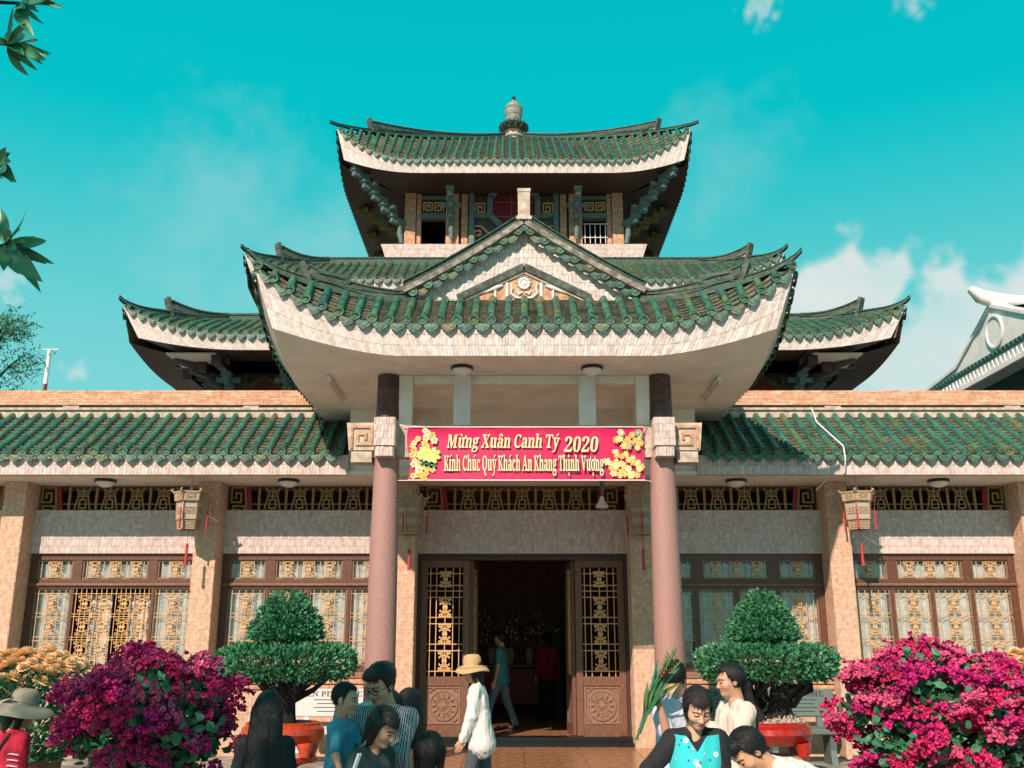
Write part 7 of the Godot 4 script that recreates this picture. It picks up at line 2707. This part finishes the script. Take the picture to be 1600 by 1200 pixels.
func bib(holder: Node3D, q: Dictionary) -> void:
	# a stiff printed cloth round the neck and over the chest
	var U: Callable = q.U
	var g := G.new()
	var rows := []
	for i in 15:
		var v := i / 14.0
		var row := []
		for j in 25:
			var u := -1.0 + j / 12.0
			var wd := lerpf(0.17, 0.185, smoothstep(0.0, 0.5, v)) * (1.0 - 0.4 * smoothstep(0.75, 1.0, v) * smoothstep(0.75, 1.0, v))
			var y := lerpf(1.405, 1.0, v) + 0.01 * u * u * (1.0 - v) - 0.012 * absf(u) * smoothstep(0.8, 1.0, v)
			var notch := 0.1 * maxf(0.0, 1.0 - absf(u) * 2.6) * maxf(0.0, 1.0 - v * 1.6)
			var z := 0.168 - 0.1 * u * u + 0.02 * sin(v * 3.0) + 0.006 * sin(u * 9.0 + v * 4.0) - 0.03 * (1.0 - v) * (1.0 - v)
			row.append(U.call(Vector3(u * wd, y - notch, z)))
		rows.append(row)
	rows.reverse()
	g.sheet(rows)
	part(holder, "bib", g, M.bib)
	var pr := RandomNumberGenerator.new()
	pr.seed = 8
	var f := G.new()
	for k in 34:
		var i := pr.randi_range(1, 13)
		var j := pr.randi_range(2, 22)
		var p: Vector3 = rows[i][j]
		var nn: Vector3 = (rows[i][j + 1] - rows[i][j - 1]).cross(rows[mini(i + 1, 14)][j] - rows[maxi(i - 1, 0)][j]).normalized()
		var x := Vector3.UP.cross(nn).normalized()
		var b := G.new()
		var big := k % 3 == 0
		blossom(b, Vector3.ZERO, 0.016 if big else 0.007, 5, k, [Color(0.85, 0.85, 0.82), Color(0.8, 0.35, 0.4), Color(0.05, 0.08, 0.2)][k % 3], Color(0.75, 0.12, 0.15) if k % 2 else Color(0.1, 0.15, 0.05))
		f.add(b, Transform3D(Basis(x, nn.cross(x), nn), p + nn * 0.003))
	part(holder, "bib_print", f, M.vc)

# ------------------------------------------------------------------ camera, sky, sun
func make_sky() -> PanoramaSkyMaterial:
	var w := 2048
	var h := 1024
	var im := Image.create(w, h, false, Image.FORMAT_RGBF)
	var f := FastNoiseLite.new()
	f.seed = 11
	f.frequency = 1.0
	f.fractal_octaves = 6
	f.fractal_gain = 0.52
	f.noise_type = FastNoiseLite.TYPE_SIMPLEX_SMOOTH
	var lumps := []   # (direction, radius, strength): heaps of cumulus low over the roofs
	for q in [[1330, 465, 0.066, 0.95], [1380, 438, 0.04, 0.9], [1280, 490, 0.055, 0.9], [1470, 560, 0.11, 0.85], [1560, 520, 0.075, 0.85], [1480, 505, 0.06, 0.8], [1680, 560, 0.12, 0.9], [1190, 12, 0.024, 0.55], [1425, -2, 0.02, 0.5], [15, 440, 0.026, 0.52], [118, 578, 0.016, 0.52], [330, 330, 0.15, 0.2], [480, 420, 0.13, 0.22], [1130, 250, 0.1, 0.16]]:
		lumps.append([(at(q[0], q[1], 10.0) - EYE).normalized(), q[2], q[3]])
	var around := RandomNumberGenerator.new()
	around.seed = 5
	for k in 26:
		var a := around.randf_range(0.9, TAU - 0.9)
		var e := around.randf_range(0.16, 0.5)
		lumps.append([Vector3(sin(a) * cos(e), sin(e), -cos(a) * cos(e)), around.randf_range(0.05, 0.14), around.randf_range(0.5, 1.0)])
	var zen := Color(0.0, 0.285, 0.325)
	var mid := Color(0.001, 0.39, 0.425)
	var hor := Color(0.15, 0.48, 0.49)
	var cloud := Color(0.56, 0.58, 0.57)
	for j in h:
		var el := PI * (0.5 - (j + 0.5) / h)
		var t := clampf(sin(maxf(el, 0.0)), 0.0, 1.0)
		var base := hor.lerp(mid, smoothstep(0.2, 0.5, t)).lerp(zen, smoothstep(0.42, 0.85, t))
		if el < -0.01:
			for i in w:
				im.set_pixel(i, j, Color(0.3, 0.27, 0.22))
			continue
		for i in w:
			var az := TAU * (i + 0.5) / w   # straight ahead is the picture's edge
			var dir := Vector3(sin(az) * cos(el), sin(el), -cos(az) * cos(el))
			var c := 0.0
			var n := 0.0
			var fine := 0.0
			var got := false
			for l in lumps:
				var dd: float = dir.distance_squared_to(l[0])
				if dd < l[1] * l[1] * 2.0:
					if not got:
						fine = f.get_noise_3dv(dir * 90.0)
						n = f.get_noise_3dv(dir * 11.0) * 0.75 + f.get_noise_3dv(dir * 42.0) * 0.32
						got = true
					var k: float = 1.0 - sqrt(dd) / l[1]
					var puff := 1.0 if l[1] > 0.03 else 1.7
					c = maxf(c, l[2] * smoothstep(0.12, (0.46 if l[1] > 0.03 else 0.9) if l[2] > 0.5 else 1.1, k * puff - (puff - 1.0) * (0.5 - fine * 2.2) + n * (0.68 if l[2] > 0.5 else 0.55)) * (0.86 + 0.3 * n))
			im.set_pixel(i, j, base.lerp(cloud, clampf(c, 0.0, 0.97)))
	var m := PanoramaSkyMaterial.new()
	m.panorama = ImageTexture.create_from_image(im)
	return m

func _ready() -> void:
	rng.seed = 20200125
	var cam := Camera3D.new()
	cam.name = "camera"
	cam.position = EYE
	cam.rotation = Vector3(TILT, 0, 0)
	cam.fov = rad_to_deg(2.0 * atan(600.0 / FOCAL))
	cam.far = 500.0
	add_child(cam)
	cam.current = true
	var env := Environment.new()
	env.background_mode = Environment.BG_SKY
	env.sky = Sky.new()
	env.sky.sky_material = make_sky()
	env.tonemap_mode = Environment.TONE_MAPPER_LINEAR
	env.tonemap_exposure = 1.4
	env.sdfgi_enabled = true
	env.ssao_enabled = true
	env.ssil_enabled = true
	var we := WorldEnvironment.new()
	we.name = "environment"
	we.environment = env
	add_child(we)
	var sun := DirectionalLight3D.new()
	sun.name = "sun"
	sun.light_color = Color(1.0, 0.885, 0.81)
	sun.light_energy = 1.5
	sun.light_angular_distance = 0.5
	sun.shadow_enabled = true
	add_child(sun)
	sun.look_at_from_position(Vector3(-0.318, 0.592, 0.74) * 50.0, Vector3.ZERO)

	make_materials()
	mat("cap", Color(0.74, 0.44, 0.27), 0.85, {"tex": tex["mottle"], "scale": 1.3, "bump": tex["grit"], "depth": 0.4})
	mat("ridge_pale", Color(0.42, 0.47, 0.4), 0.7, {"tex": tex["stain"], "scale": 1.2, "bump": tex["grit"], "depth": 0.3})
	mat("verge_stone", Color(0.5, 0.46, 0.39), 0.85, {"tex": tex["stain"], "scale": 1.6, "bump": tex["grit"], "depth": 0.5})
	make_tile_units()
	build_ground()
	build_hall()
	build_porch()
	build_tower()
	build_rest()
